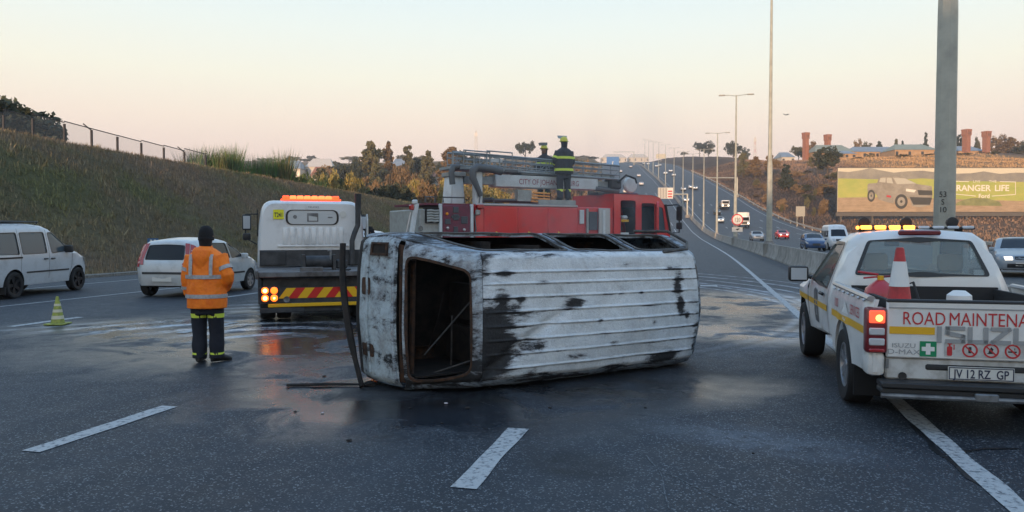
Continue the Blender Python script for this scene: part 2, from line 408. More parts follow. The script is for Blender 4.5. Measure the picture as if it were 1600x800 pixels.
def ground_tone(X, Y):
    x = X-xoff(Y); L = np.array
    g = sm((npn(X, Y, .16, 1)-.25)/.5)[..., None]; g2 = sm((npn(X, Y, .5, 3)-.25)/.5)[..., None]; g3 = npn(X, Y, .05, 5)[..., None]
    left = L([.215, .160, .105])*(1-g)+L([.135, .135, .065])*g; left = left*(1-.6*g2)+L([.185, .130, .100])*.6*g2; left = left*(1-.35*g3)+L([.110, .120, .052])*.35*g3
    right = L([.20, .125, .085])*(1-g)+L([.13, .085, .062])*g; right = right*(1-.45*g2)+L([.27, .18, .115])*.45*g2
    trr = np.clip(x-26.3, 0, None)
    burnt = (sm((trr-1)/3)*(1-sm((trr-22)/10))*(Y > 40))[..., None]*np.clip(1.25-g3*.8, 0, 1); right = right*(1-.75*burnt)+L([.035, .030, .030])*.75*burnt
    gold = (sm((trr-46)/14)*(1-sm((trr-110)/15))*sm((Y-240)/30))[..., None]; right = right*(1-gold)+L([.36, .22, .11])*gold
    far = sm((Y-120)/80)[..., None]; left = left*(1-far)+L([.20, .125, .06])*far*(.7+.6*g)
    k = sm((x+5)/10)[..., None]; return left*(1-k)+right*k
gm = bpy.data.materials.new('ground_earth'); gm.use_nodes = True; MATS['ground_earth'] = gm; n = gm.node_tree; b = n.nodes['Principled BSDF']; b.inputs['Roughness'].default_value = .95; b.inputs['Specular IOR Level'].default_value = .1
va = n.nodes.new('ShaderNodeVertexColor'); va.layer_name = 'tone'; tcn = n.nodes.new('ShaderNodeTexCoord'); src = tcn.outputs['Object']
f1 = nse(n, src, 1.6, 6, .7, .3, .7); f2 = nse(n, src, 9, 4, .7, .3, .7); hs = n.nodes.new('ShaderNodeHueSaturation'); n.links.new(va.outputs[0], hs.inputs['Color'])
n.links.new(mth(n, 'ADD', mth(n, 'MULTIPLY', mth(n, 'ADD', f1, f2), .55), .45), hs.inputs['Value']); n.links.new(hs.outputs[0], b.inputs['Base Color'])
bp = n.nodes.new('ShaderNodeBump'); bp.inputs['Strength'].default_value = .8; bp.inputs['Distance'].default_value = .25; n.links.new(mth(n, 'ADD', f1, f2), bp.inputs['Height']); n.links.new(bp.outputs[0], b.inputs['Normal'])

def around(vals, step):
    o = []
    for a, b_ in zip(vals[:-1], vals[1:]): o += list(np.linspace(a, b_, max(2, int(abs(b_-a)/step)+1))[:-1])
    return o+[vals[-1]]
gx = [-1500, -1000, -700, -500, -400, -300, -240, -190, -150, -120, -100]+around([-90, -44], 2.5)[0:]+around([-43, -21.6], 1.2)+[-21.5, -20.5, -10, 0, 8, 16, 25.3]+around([26.3, 150], 3.5)+[160, 175, 200, 230, 270, 330, 420, 560, 800, 1200, 1600]
gy = around([-700, -200], 25)[:-1]+around([-200, -30], 8)[:-1]+around([-30, 130], 2.2)[:-1]+around([130, 420], 4)[:-1]+around([420, 1000], 15)[:-1]+around([1000, 2200], 60)
sheet('ground', gx, gy, lambda X, Y: H(X, Y)-.14*((X-xoff(Y) > -21.4) & (X-xoff(Y) < 26.2)), 'ground_earth', ground_tone)
ry = around([-300, -30], 10)[:-1]+around([-30, 340], 3)[:-1]+around([340, 1300], 14)
sheet('road', around([-21.2, 3.4], 3.1), ry, lambda X, Y: zr(Y)+0*X, 'asphalt_near')
sheet('median_strip', [3.4, 4.3, 5.4], ry, lambda X, Y: zr(Y)+.004+0*X, mat('median_asphalt', (.035, .04, .048), .8, c2=(.075, .08, .085), sc_=3, bump=.4, bsc=90))
sheet('opposite_road', around([5.4, 25.8], 3.4), ry, lambda X, Y: zr(Y)+0*X, 'asphalt_far')
# edge strip of gravel along the kerb
mat('kerb', (.20, .19, .17), .9, c2=(.10, .095, .085), sc_=14, bump=.6, bsc=60)
km = MB(); ks = np.arange(-20, 140, 4.0)
for a, b_ in zip(ks[:-1], ks[1:]):
    xa, xb = xoff(a)-21.35, xoff(b_)-21.35; za, zb = zr(a), zr(b_)
    km.loft([[(xx+dx, yy, zz+dz) for dx, dz in ((-.16, -.1), (.14, -.1), (.12, .10), (-.10, .12), (-.16, .10))] for xx, yy, zz in ((xa, a, za), (xb, b_-.03, zb))])
tag(km.build('kerb', 'kerb', smooth=30), kind='structure')

# painted markings
mat('road_paint', (.44, .45, .45), .7, c2=(.075, .085, .10), sc_=20, fac=(.50, .66), bump=.5, bsc=120, det=9)
mat('road_paint_far', (.46, .46, .45), .7, c2=(.16, .165, .17), sc_=5, fac=(.5, .75))
def strip(x, wd, Y0, Y1, step=3.0, m='road_paint', z=.006, name='lane_marking', wob=0):
    Ys = around([Y0, Y1], step); mb = MB(); V = []
    for k, y in enumerate(Ys):
        a = wob*mnoise.noise((x, y*1.7, 0)); b_ = wob*mnoise.noise((x+9, y*1.7, 3))
        c = float(xoff(y))+x; V += [(c-wd/2+a, y, float(zr(y))+z), (c+wd/2+b_, y, float(zr(y))+z)]
    mb.add(V, [(2*i, 2*i+1, 2*i+3, 2*i+2) for i in range(len(Ys)-1)]); return tag(mb.build(name, m, smooth=0), kind='structure')
strip(1.83, .155, -8, 60, .12, wob=.022); strip(1.83, .16, 60, 700, 5, m='road_paint_far')
strip(-15.0, .11, 2, 120, 3); strip(-18.95, .11, 2, 120, 3)
for x in (-1.49, -4.88, -8.25, -11.65):
    for k in range(0, 8):
        if k > 5 and x > -5: continue
        strip(x, .17, 4.66+6.1*k, 6.2+6.1*k, .07, wob=.022)
for x in (-1.49, -4.88, -8.25, -11.65):
    for k in range(6): strip(x, .18, 160+24*k, 172+24*k, 6, m='road_paint_far')
strip(6.3, .16, 20, 500, 5, m='road_paint_far'); strip(24.2, .16, 20, 500, 5, m='road_paint_far')
for x in (10.0, 13.6, 17.2, 20.8):
    for k in range(10): strip(x, .17, 30+24*k, 35+24*k, 5, m='road_paint_far')
q = gnd(1108, 447); strip(q[0], .5, q[1]-.25, q[1]+.35, .3)

# embankment grass
def tufts(name, pts, hmin, hmax, wd, cols, lean=.5, blades=3, label=None, cat=None, seed=1):
    rg = np.random.default_rng(seed); P = np.asarray(pts); N = len(P)*blades; B = np.repeat(P, blades, 0)
    a = rg.uniform(0, 6.283, N); h = rg.uniform(hmin, hmax, N); l = rg.uniform(0, lean, N)*h; la = rg.uniform(0, 6.283, N)
    dx, dy = np.cos(a)*wd*rg.uniform(.6, 1.4, N), np.sin(a)*wd*rg.uniform(.6, 1.4, N); B = B+np.stack([rg.normal(0, .08, N), rg.normal(0, .08, N), -.04*np.ones(N)], 1)
    V = np.stack([B+np.stack([dx, dy, 0*a], 1), B-np.stack([dx, dy, 0*a], 1), B+np.stack([np.cos(la)*l, np.sin(la)*l, h], 1)], 1).reshape(-1, 3)
    me = bpy.data.meshes.new(name); me.vertices.add(len(V)); me.vertices.foreach_set('co', V.ravel())
    me.loops.add(3*N); me.loops.foreach_set('vertex_index', np.arange(3*N)); me.polygons.add(N); me.polygons.foreach_set('loop_start', np.arange(N)*3); me.polygons.foreach_set('loop_total', np.full(N, 3)); me.update()
    ca = me.color_attributes.new('tone', 'FLOAT_COLOR', 'POINT'); cc = cols(B[:, 0], B[:, 1])*rg.uniform(.6, 1.45, (N, 1)); cc = np.concatenate([np.repeat(cc, 3, 0), np.ones((3*N, 1))], 1); ca.data.foreach_set('color', cc.ravel().astype('f'))
    me.materials.append(MATS['blade']); o = bpy.data.objects.new(name, me); col.objects.link(o); o['kind'] = 'stuff'
    if label: tag(o, label, cat)
    return o
bmt = bpy.data.materials.new('blade'); bmt.use_nodes = True; MATS['blade'] = bmt; n = bmt.node_tree; b = n.nodes['Principled BSDF']; b.inputs['Roughness'].default_value = .9; b.inputs['Specular IOR Level'].default_value = .15
va = n.nodes.new('ShaderNodeVertexColor'); va.layer_name = 'tone'; n.links.new(va.outputs[0], b.inputs['Base Color'])
rg = np.random.default_rng(3)
Yp = 6+130*rg.random(52000)**1.25; xl = -21.9-21.0*rg.random(52000); Xp = xl+xoff(Yp)
tufts('embankment_grass', np.stack([Xp, Yp, H(Xp, Yp)], 1), .10, .36, .026, lambda X, Y: ground_tone(X, Y)*1.2, label='short dry grass covering the roadside embankment', cat='grass')
Yp = 60+380*rg.random(70000)**.8; xl = 27.8+112*rg.random(70000)**1.15; Xp = xl+xoff(Yp)
kp = rg.random(70000) < .25+.75*npn(Xp, Yp, .12, 7); Xp, Yp = Xp[kp], Yp[kp]
tufts('field_grass', np.stack([Xp, Yp, H(Xp, Yp)], 1), .2, .75, .09, lambda X, Y: ground_tone(X, Y)*1.35, label='dry brown veld grass on the slope beyond the highway', cat='grass', seed=5)
Yp = 150+330*rg.random(26000); xl = -24-150*rg.random(26000)**1.2; Xp = xl+xoff(Yp)
tufts('hill_grass', np.stack([Xp, Yp, H(Xp, Yp)], 1), .25, .9, .10, lambda X, Y: ground_tone(X, Y)*1.3, label='dry sunlit grass on the far hillside beyond the embankment', cat='grass', seed=6)
Yp = 6+125*rg.random(5200); xl = -22.2-20.0*rg.random(5200); Xp = xl+xoff(Yp); kp = npn(Xp, Yp, .35, 9) > .52; Xp, Yp = Xp[kp], Yp[kp]
tufts('embankment_tussock', np.stack([Xp, Yp, H(Xp, Yp)], 1), .18, .48, .035, lambda X, Y: ground_tone(X, Y)*1.4, lean=1.0, blades=7, label='taller dry grass tussocks scattered over the embankment', cat='grass', seed=8)
# marks on the asphalt
def ribbon(pts, wd, m, name, z=.005):
    P = [Vector((*gnd(*p_), z)) for p_ in pts]; Q = []
    for a, b_ in zip(P[:-1], P[1:]):
        k = max(2, int((b_-a).length/.12)); Q += [a.lerp(b_, i/k) for i in range(k)]
    Q.append(P[-1]); V = []
    for i, p_ in enumerate(Q):
        d = (Q[min(i+1, len(Q)-1)]-Q[max(i-1, 0)]); nn = Vector((-d.y, d.x, 0)).normalized(); w_ = wd*(.55+.9*abs(mnoise.noise((p_.x*3, p_.y*3, wd)))); j_ = nn*(.05*mnoise.noise((p_.x*2.1, p_.y*2.1, 1.3))); V += [p_+j_-nn*w_/2, p_+j_+nn*w_/2]
    mb = MB(); mb.add(V, [(2*i, 2*i+1, 2*i+3, 2*i+2) for i in range(len(Q)-1)]); return tag(mb.build(name, m, smooth=0), kind='structure')
mat('tar', (.008, .009, .010), .45, c2=(.02, .022, .026), sc_=18); mat('scuff', (.16, .175, .19), .8, c2=(.045, .052, .062), sc_=22, fac=(.35, .6), det=8)
ribbon([(1395, 628), (1430, 668), (1478, 712), (1530, 752), (1600, 800)], .07, 'tar', 'tar_seam'); ribbon([(1478, 712), (1540, 704), (1600, 704)], .05, 'tar', 'tar_seam')
ribbon([(1030, 738), (1080, 762), (1170, 800)], .012, 'scuff', 'scrape_mark'); ribbon([(1018, 715), (1038, 760), (1046, 800)], .010, 'scuff', 'scrape_mark'); pass
ribbon([(0, 537), (75, 526), (155, 514)], .02, 'scuff', 'scrape_mark'); ribbon([(0, 533), (90, 520), (200, 503)], .015, 'scuff', 'scrape_mark'); pass

# concrete barrier between the carriageways
mat('concrete', (.30, .28, .25), .9, c2=(.16, .15, .135), sc_=2.2, bump=.3, bsc=40, rnd_h=.14, det=8)
def barrier_mesh(L):
    mb = MB(); pr = [(-.30, -.02), (-.30, .08), (-.17, .30), (-.095, .84), (-.085, .86), (.085, .86), (.095, .84), (.17, .30), (.30, .08), (.30, -.02)]
    mb.loft([[(x, y, z) for x, z in pr] for y in (-L/2, -L/2+.02, L/2-.02, L/2)]); return mb
first = None; SEG = 4.0; y = -6.0; bn = 0
while y < 420:
    ym = y+SEG/2; xa, xb = float(xoff(y))+4.3, float(xoff(y+SEG))+4.3; za, zb = float(zr(y)), float(zr(y+SEG))
    loc = ((xa+xb)/2, ym, (za+zb)/2+.004)
    if first is None: o = first = barrier_mesh(SEG-.05).build('concrete_barrier', 'concrete', smooth=30)
    else: o = first.copy(); col.objects.link(o)
    o.location = loc; o.rotation_euler = (math.atan2(zb-za, SEG), 0, math.atan2(-(xb-xa), SEG)+rnd.gauss(0, .003))
    tag(o, 'grey concrete barrier segment in the row between the two carriageways', 'barrier', 'concrete barrier segments along the median'); y += SEG; bn += 1
fb = MB(); Ys = around([424, 1000], 24)
for a, b_ in zip(Ys[:-1], Ys[1:]):
    xa, xb = float(xoff(a))+4.3, float(xoff(b_))+4.3
    fb.loft([[(xx+p, yy, float(zr(yy))+q_) for p, q_ in ((-.3, -.1), (-.1, .86), (.1, .86), (.3, -.1))] for xx, yy in ((xa, a), (xb, b_))])
tag(fb.build('concrete_barrier_run', 'concrete', smooth=30), 'distant concrete median barrier climbing the hill', 'barrier', kind='stuff')

# guardrail along the far side of the opposite carriageway
mat('rail_steel', (.42, .38, .33), .55, .3, c2=(.30, .27, .23), sc_=3)
t = thing('guardrail', 'low steel guardrail along the far edge of the opposite carriageway', 'guardrail', (float(xoff(200))+26.0, 200, float(zr(200))))
gr = MB(); Ys = around([40, 420], 4); ox, oy, oz = t.location
for a, b_ in zip(Ys[:-1], Ys[1:]):
    gr.loft([[(float(xoff(yy))+26.0+p-ox, yy-oy, float(zr(yy))+q_-oz) for p, q_ in ((0, .38), (-.06, .46), (0, .54), (-.06, .62), (0, .72), (.03, .55))] for yy in (a, b_)], cap=False)
gr.build('rail', 'rail_steel', t, smooth=30)
pm = None
for yy in np.arange(40, 420, 8.0):
    if pm is None: o = pm = MB().b2(.03, .17, -.06, .06, -.3, .74).build('post', 'rail_steel', t)
    else: o = pm.copy(); col.objects.link(o); o.parent = t
    o.location = (float(xoff(yy))+26.0-ox, float(yy)-oy, float(zr(yy))-oz)
# ================================================================== VEHICLE KIT
def paint(name, c, rough=.32, dirt=(.35, .33, .30), df=(.50, .78), metal=0):
    return mat(name, c, rough, metal, c2=tuple(c[i]*.55+dirt[i]*.2 for i in range(3)), sc_=2.6, fac=df, coat=.35, det=8)
paint('paint_white', (.70, .71, .71)); paint('paint_silver', (.50, .53, .56), .3); paint('paint_silver_b', (.52, .54, .54), .3); paint('paint_blue', (.03, .07, .17), .25); paint('paint_red', (.45, .025, .03), .3)
paint('paint_grey', (.20, .24, .28), .3); paint('paint_steel', (.26, .30, .34), .3); paint('paint_cream', (.68, .65, .58)); paint('paint_black', (.015, .016, .018), .3)
mat('rubber', (.016, .016, .017), .85, bump=.2, bsc=80); mat('plastic_black', (.02, .021, .023), .55); mat('trim_black', (.012, .012, .014), .35)
mat('glass_dark', (.010, .013, .018), .10, spec=.30); mat('glass_blue', (.06, .085, .105), .12, spec=.4)
mat('alloy', (.42, .43, .45), .35, .8); mat('alloy_dark', (.03, .03, .034), .3, .6); mat('chrome', (.6, .6, .62), .15, 1)
mat('lamp_red', (.34, .012, .014), .2, coat=1); mat('lamp_clear', (.5, .52, .54), .12, coat=1); mat('lamp_amber', (.7, .25, .02), .2)
mat('head_on', (1.0, .88, .70), .2, emit=2.2); mat('plate', (.62, .62, .58), .5); mat('ink', (.02, .025, .06), .6); mat('underbody', (.012, .012, .012), .9)
mat('seat', (.035, .035, .04), .9); mat('steel_grey', (.22, .23, .24), .5, .5, c2=(.12, .12, .125), sc_=7); mat('yellow_paint', (.72, .40, .015), .45); mat('red_vinyl', (.50, .03, .035), .4)
mat('lime', (.55, .70, .05), .5)

def wheel(mb_t, mb_r, r, wd, spokes=6, rimr=.64):
    """tyre and rim meshes about the origin, axle along y, outer side at +y"""
    h = wd/2; mb_t.lathe((0, 0, 0), [(r*rimr, -h*.9), (r*.93, -h), (r*.985, -h*.8), (r, -h*.5), (r, h*.5), (r*.985, h*.8), (r*.93, h), (r*.80, h*1.02), (r*rimr, h*.86), (r*rimr*.97, h*.5)], 28, 'Y', cap=False)
    rr = r*rimr
    mb_r.lathe((0, 0, 0), [(rr*1.01, h*.86), (rr*.93, h*.84), (rr*.90, h*.40), (rr*.3, h*.30), (.001, h*.30)], 24, 'Y', cap=False)
    for k in range(spokes):
        a = 2*math.pi*k/spokes; c, s_ = math.cos(a), math.sin(a); w1, w2 = rr*.13, rr*.19
        V = [];
        for rad, ww, yy in ((rr*.12, w1, h*.72), (rr*.92, w2, h*.80)):
            for sg in (-1, 1):
                for dy in (0, -.045): V.append((c*rad-s_*ww*sg, yy+dy, s_*rad+c*ww*sg))
        mb_r.add(V, [(0, 2, 6, 4), (0, 4, 5, 1), (2, 3, 7, 6), (4, 6, 7, 5), (0, 1, 3, 2)])
    mb_r.lathe((0, 0, 0), [(rr*.24, h*.5), (rr*.22, h*.78), (.002, h*.80)], 12, 'Y', cap=False)
def add_wheels(root, xs, yw, r, wd, rim='alloy', spokes=6, rimr=.64, steer=0):
    T, Rm = MB(), MB(); wheel(T, Rm, r, wd, spokes, rimr); mt = mr_ = None
    for i, x in enumerate(xs):
        for sg in (1, -1):
            e = bpy.data.objects.new('wheel', None); col.objects.link(e); e.parent = root; e.location = (x, sg*(yw-wd/2), r); e.empty_display_size = .1
            e.rotation_euler = (0, rnd.random()*1.0, (0 if sg > 0 else math.pi)+(steer if i == 0 else 0))
            if mt is None: a = T.build('tyre', 'rubber', e, 40); b_ = Rm.build('rim', rim, e, 35); mt, mr_ = a.data, b_.data
            else:
                for nm, d_ in (('tyre', mt), ('rim', mr_)):
                    o = bpy.data.objects.new(nm, d_); col.objects.link(o); o.parent = e

class Body:
    """car shell: side outline (x, z) front-bottom -> over the top -> rear-bottom, half width from hw(x, z)"""
    def __init__(s, prof, W, zs, wheels, ra, belt, tum=.28, ends=(.16, .10), rnd_=.09, bulge=.05, step=.10, low=.05):
        s.W = W; s.zs = zs; s.belt = belt; s.tum = tum; s.rr = rnd_; s.low = low
        P = []
        for a, b_ in zip(prof[:-1], prof[1:]):
            k = max(1, int(math.hypot(b_[0]-a[0], b_[1]-a[1])/step)); P += [(a[0]+(b_[0]-a[0])*q/k, a[1]+(b_[1]-a[1])*q/k) for q in range(k)]
        P.append(prof[-1]); s.P = P; s.ctl = prof
        s.xf = max(p[0] for p in P); s.xr = min(p[0] for p in P); s.ends = ends
        ar = np.array(P); s.A = ar[:-1]; s.D = ar[1:]-ar[:-1]; s.L2 = (s.D**2).sum(1)+1e-12
        seg = np.sqrt(s.L2); s.S = np.concatenate([[0], np.cumsum(seg)])
        # bottom edge with arches, from rear to front
        bot = []
        for xw, rw in sorted(wheels):
            a0 = math.asin(max(-1, min(1, (zs-rw)/ra))); n_ = 11
            bot += [(xw-math.cos(a0+(math.pi-2*a0)*q/n_)*ra, rw+math.sin(a0+(math.pi-2*a0)*q/n_)*ra) for q in range(n_+1)]
        s.outer = P+[p for p in bot]; s.bulge = bulge
    def dist(s, x, z):
        q = np.array((x, z)); t = np.clip(((q-s.A)*s.D).sum(1)/s.L2, 0, 1); return float(np.sqrt((((s.A+s.D*t[:, None])-q)**2).sum(1).min()))
    def hw(s, x, z, d=None):
        h = s.W/2
        if z > s.belt: h -= s.tum*(z-s.belt)**1.15
        else: h -= s.low*((s.belt-z)/max(.2, s.belt-s.zs))**2
        for xe, k, L in ((s.xf, s.ends[0], .8), (s.xr, s.ends[1], .5)):
            u = 1-min(1, abs(x-xe)/L); h -= k*u**2.2
        d = s.dist(x, z) if d is None else d
        if d < s.rr: t = 1-d/s.rr; h -= s.rr*(1-math.sqrt(max(0, 1-t*t)))*.9
        return h
    def side(s, sg): return lambda a, b_, off: (a, sg*(s.hw(a, b_)+off+.0), b_)
    def sp(s, i):                                   # arc position of control point i (float)
        k = int(i); f = i-k; p = s.ctl[k]; q = s.ctl[min(k+1, len(s.ctl)-1)]; x = (p[0]+(q[0]-p[0])*f, p[1]+(q[1]-p[1])*f)
        t = np.clip(((np.array(x)-s.A)*s.D).sum(1)/s.L2, 0, 1); dd = (((s.A+s.D*t[:, None])-np.array(x))**2).sum(1); j = int(dd.argmin()); return float(s.S[j]+t[j]*(s.S[j+1]-s.S[j]))
    def over(s, a, t, off=0):                       # a: arc position along the outline, t: -1..1 across
        j = int(np.clip(np.searchsorted(s.S, a)-1, 0, len(s.A)-1)); f = (a-s.S[j])/max(1e-9, s.S[j+1]-s.S[j]); p = s.A[j]+s.D[j]*f
        dn = s.D[max(0, j-2):j+3].sum(0); L = math.hypot(*dn); nx, nz = -dn[1]/L, dn[0]/L
        # outline runs front-bottom -> rear-bottom over the top: outward normal
        if nz*0+1: nx, nz = (-nx, -nz) if (nz < 0 and abs(nz) > .3) else (nx, nz)
        cxm = (s.xf+s.xr)/2
        if abs(nz) <= .3 and nx*(p[0]-cxm) < 0: nx, nz = -nx, -nz
        y = t*s.hw(p[0], p[1], 0); bb = s.bulge*(1-t*t)*min(1, (a)/.15, (s.S[-1]-a)/.15)
        return (p[0]+nx*(bb+off), y, p[1]+nz*(bb+off))
    def shell(s, wins=(), strips=()):
        """wins: side window outlines; strips: (arc0, arc1, half0, half1) openings across the top"""
        mb = MB()
        for sg in (1, -1): mb.pan(s.outer, s.side(sg), [w_ for w_ in wins], .13)
        K = .75; n_ = 8
        out_ = [(a, K) for a in s.S]+[(s.S[-1], K*(1-2*q/n_)) for q in range(1, n_)]+[(a, -K) for a in s.S[::-1]]+[(s.S[0], -K*(1-2*q/n_)) for q in range(1, n_)]
        mb.pan(out_, lambda a, t, off: s.over(a, t/K, off), [[(a, t*K) for a, t in h] for h in strips], .14)
        return mb
    def quad(s, i0, i1, h0, h1, r=.06):
        a0, a1 = s.sp(i0), s.sp(i1); p = rpoly([(a0, -h0), (a0, h0), (a1, h1), (a1, -h1)], r, 3); return p
    def strip_pan(s, poly, off, mb=None, step=.12, holes=()):
        mb = mb or MB(); mb.pan(dens(poly, .12), lambda a, t, o_: s.over(a, t, off+o_), holes, step); return mb
    def side_pan(s, poly, sg, off, mb=None, step=.12, holes=()):
        mb = mb or MB(); mb.pan(dens(poly, .12), lambda a, t, o_: s.side(sg)(a, t, off+o_), holes, step); return mb

def shrink(poly, k):
    cx = sum(p[0] for p in poly)/len(poly); cy = sum(p[1] for p in poly)/len(poly); o = []
    for x, y in poly:
        d = math.hypot(x-cx, y-cy); f = max(.1, (d-k)/d) if d else 1; o.append((cx+(x-cx)*f, cy+(y-cy)*f))
    return o
def seam(poly_pts, wd=.008):
    """thin closed ribbon polygons along a polyline"""
    out_ = []
    for a, b_ in zip(poly_pts[:-1], poly_pts[1:]):
        dx, dy = b_[0]-a[0], b_[1]-a[1]; L = math.hypot(dx, dy); nx, ny = -dy/L*wd/2, dx/L*wd/2
        out_.append([(a[0]+nx, a[1]+ny), (b_[0]+nx, b_[1]+ny), (b_[0]-nx, b_[1]-ny), (a[0]-nx, a[1]-ny)])
    return out_
def basic_car(root, B, wins, fr, rr_, m, gm, frame=True):
    """shell, side windows, windscreen fr, rear window rr_ (each (i0, i1, h0, h1))"""
    holes = [B.quad(*q) for q in (fr, rr_) if q]
    B.shell(wins, holes).build('body', m, root, 40, merge=1e-3)
    for sg in (1, -1):
        for w_ in wins:
            g = B.side_pan(w_, sg, -.012).build('side_window', gm, root, 40)
            if frame: B.side_pan(shrink(w_, -.018), sg, .004, holes=[shrink(w_, .012)]).build('window_seal', 'trim_black', g, 0)
    for nm, h in zip(('windscreen', 'rear_window'), holes):
        g = B.strip_pan(h, -.01).build(nm, gm, root, 40)
        if frame: B.strip_pan(shrink(h, -.02), .004, holes=[shrink(h, .015)]).build('window_seal', 'trim_black', g, 0)
    x0, x1 = B.xr+.12, B.xf-.12
    MB().b2(x0, x1, -B.W/2+.24, B.W/2-.24, B.zs-.02, B.zs+.30).build('underbody', 'underbody', root, 0)
def mirror(root, p, sg, m='plastic_black', s=(.09, .20, .15)):
    mb = MB(); mb.box((p[0], sg*(p[1]+.10), p[2]), s, None, .035, 2); mb.tube([(p[0], sg*(p[1]-.06), p[2]-.05), (p[0], sg*(p[1]+.06), p[2]-.02)], .025, 6)
    return mb.build('mirror', m, root, 40)
def plate_part(root, loc, txt, rz, wd=.52, ht=.115, m='plate', rx=0):
    """number plate facing local -x when rz = 0"""
    c, s_ = math.cos(rz), math.sin(rz)
    mp = lambda a, b_, off: (loc[0]-(off)*c+s_*a, loc[1]-c*a-off*s_, loc[2]+b_)
    p = MB(); p.pan(rect(-wd/2, -ht/2, wd/2, ht/2), mp, thick=.012); o = p.build('number_plate', m, root, 0)
    if txt:
        k = len(txt); tag(text_mb(txt, ht*.92, lambda a, b_, off: mp(a, b_-ht*.33, .003), .74, bold=.0015).build('lettering', 'ink', o, 0, flip=False), kind='stuff')
        f = MB(); f.pan(rect(-wd/2+.004, -ht/2+.004, wd/2-.004, ht/2-.004), lambda a, b_, off: mp(a, b_, .002), [rect(-wd/2+.012, -ht/2+.012, wd/2-.012, ht/2-.012)]); f.build('plate_border', 'ink', o, 0, flip=False)
    return o
# ================================================================== CARS
# ---------- silver hatchback (seen from behind)
def hatchback(name, label, cat, loc, rz, m='paint_silver_b', plate='', lamps=True, group=None, gm='glass_dark', tall=False, S=1.0):
    t = thing(name, label, cat, loc, rz, group)
    prof = [(1.98, .30), (2.02, .48), (1.98, .66), (1.75, .84), (1.15, 1.00), (.85, 1.06), (.10, 1.42), (-.25, 1.475), (-.80, 1.485), (-1.45, 1.43), (-1.62, 1.36), (-1.80, .93), (-1.86, .86), (-1.90, .58), (-1.86, .30)]
    B = Body(prof, 1.68, .28, [(1.22, .30), (-1.28, .30)], .345, .90, tum=.30, ends=(.20, .15), rnd_=.10, bulge=.05)
    wins = [rpoly([(.80, .99), (.10, .965), (.02, 1.36), (.14, 1.375)], .05), rpoly([(.02, .965), (-.95, .985), (-.90, 1.375), (-.06, 1.37)], .05), rpoly([(-1.05, .99), (-1.42, 1.04), (-1.25, 1.33), (-1.0, 1.37)], .05)]
    basic_car(t, B, wins, (5.08, 6.4, .86, .84), (10.12, 10.95, .78, .80), m, gm)
    for sg in (1, -1):
        # tall tail lamps on the pillars
        w_ = [(-1.62, 1.36), (-1.80, .93), (-1.86, .86), (-1.87, .78), (-1.76, .78), (-1.70, .93), (-1.56, 1.30)]
        mb = MB(); mb.pan(dens(w_, .05), lambda a, b_, o_: B.side(sg)(a, b_, .012), (), .06)
        a0, a1 = B.sp(9.95), B.sp(12.1); K = 1.0
        mb.pan(dens([(a0, sg*.80), (a0, sg*K), (a1, sg*K), (a1, sg*.84), (B.sp(10.9), sg*.86)], .05), lambda a, b_, o_: B.over(a, b_, .008), (), .08)
        mb.build('tail_lamp', 'lamp_red', t, 40)
        hl = [(1.90, .62), (1.60, .70), (1.40, .86), (1.72, .80), (1.93, .70)]; B.side_pan(hl, sg, .008).build('headlight', 'lamp_clear', t, 40)
        mirror(t, (.72, .80, 1.0), sg, m)
        for x in (.06, -.95): 
            mb = MB(); [mb.pan(q, lambda a, b_, o_: B.side(sg)(a, b_, .003)) for q in seam([(x, .36), (x+.0, .97)])]; mb.build('door_seam', 'trim_black', t, 0)
        MB().box((-.10, sg*(B.hw(-.1, .87)+.018), .87), (.16, .03, .03), None, .01).build('door_handle', m, t)
        mb = MB(); mb.pan(rect(-.9, .52, .85, .57), lambda a, b_, o_: B.side(sg)(a, b_, .012), (), .2); mb.build('side_strip', 'plastic_black', t, 40)
    B.strip_pan(B.quad(12.75, 12.95, .93, .93, .01), .006).build('bumper_strip', 'plastic_black', t, 40)
    B.strip_pan(B.quad(.9, 1.9, .55, .55, .05), .006).build('grille', 'plastic_black', t, 40)
    q = B.over(B.sp(12.35), 0); 
    if plate is not None: plate_part(t, (q[0]-.012, 0, .47), plate, 0)
    MB().lathe((B.over(B.sp(11.3), 0)[0]-.004, 0, .80), [(.045, .0), (.045, -.012), (.002, -.014)], 16, 'X').build('badge', 'chrome', t)
    MB().tube([(-1.66, 0, 1.05), (-1.72, .30, 1.0), (-1.74, .33, .99)], .01, 5).build('rear_wiper', 'trim_black', t)
    add_wheels(t, (1.22, -1.28), .83, .30, .19, 'alloy', 6)
    return t
xy = at(232, 19.9); q = Vector((xy[0], xy[1], 0)); th = head(9)
t = hatchback('hatchback_car', 'silver hatchback with tall red pillar lamps seen from behind, beside the embankment', 'car', (0, 0, 0), th, plate='')
# rear-left wheel stands at column 225
off = Matrix.Rotation(th, 3, 'Z') @ Vector((-1.28, .75, 0)); t.scale = (.93, 1, .98); p = at(229, 19.7); t.location = (p[0]-off.x, p[1]-off.y, 0.004)

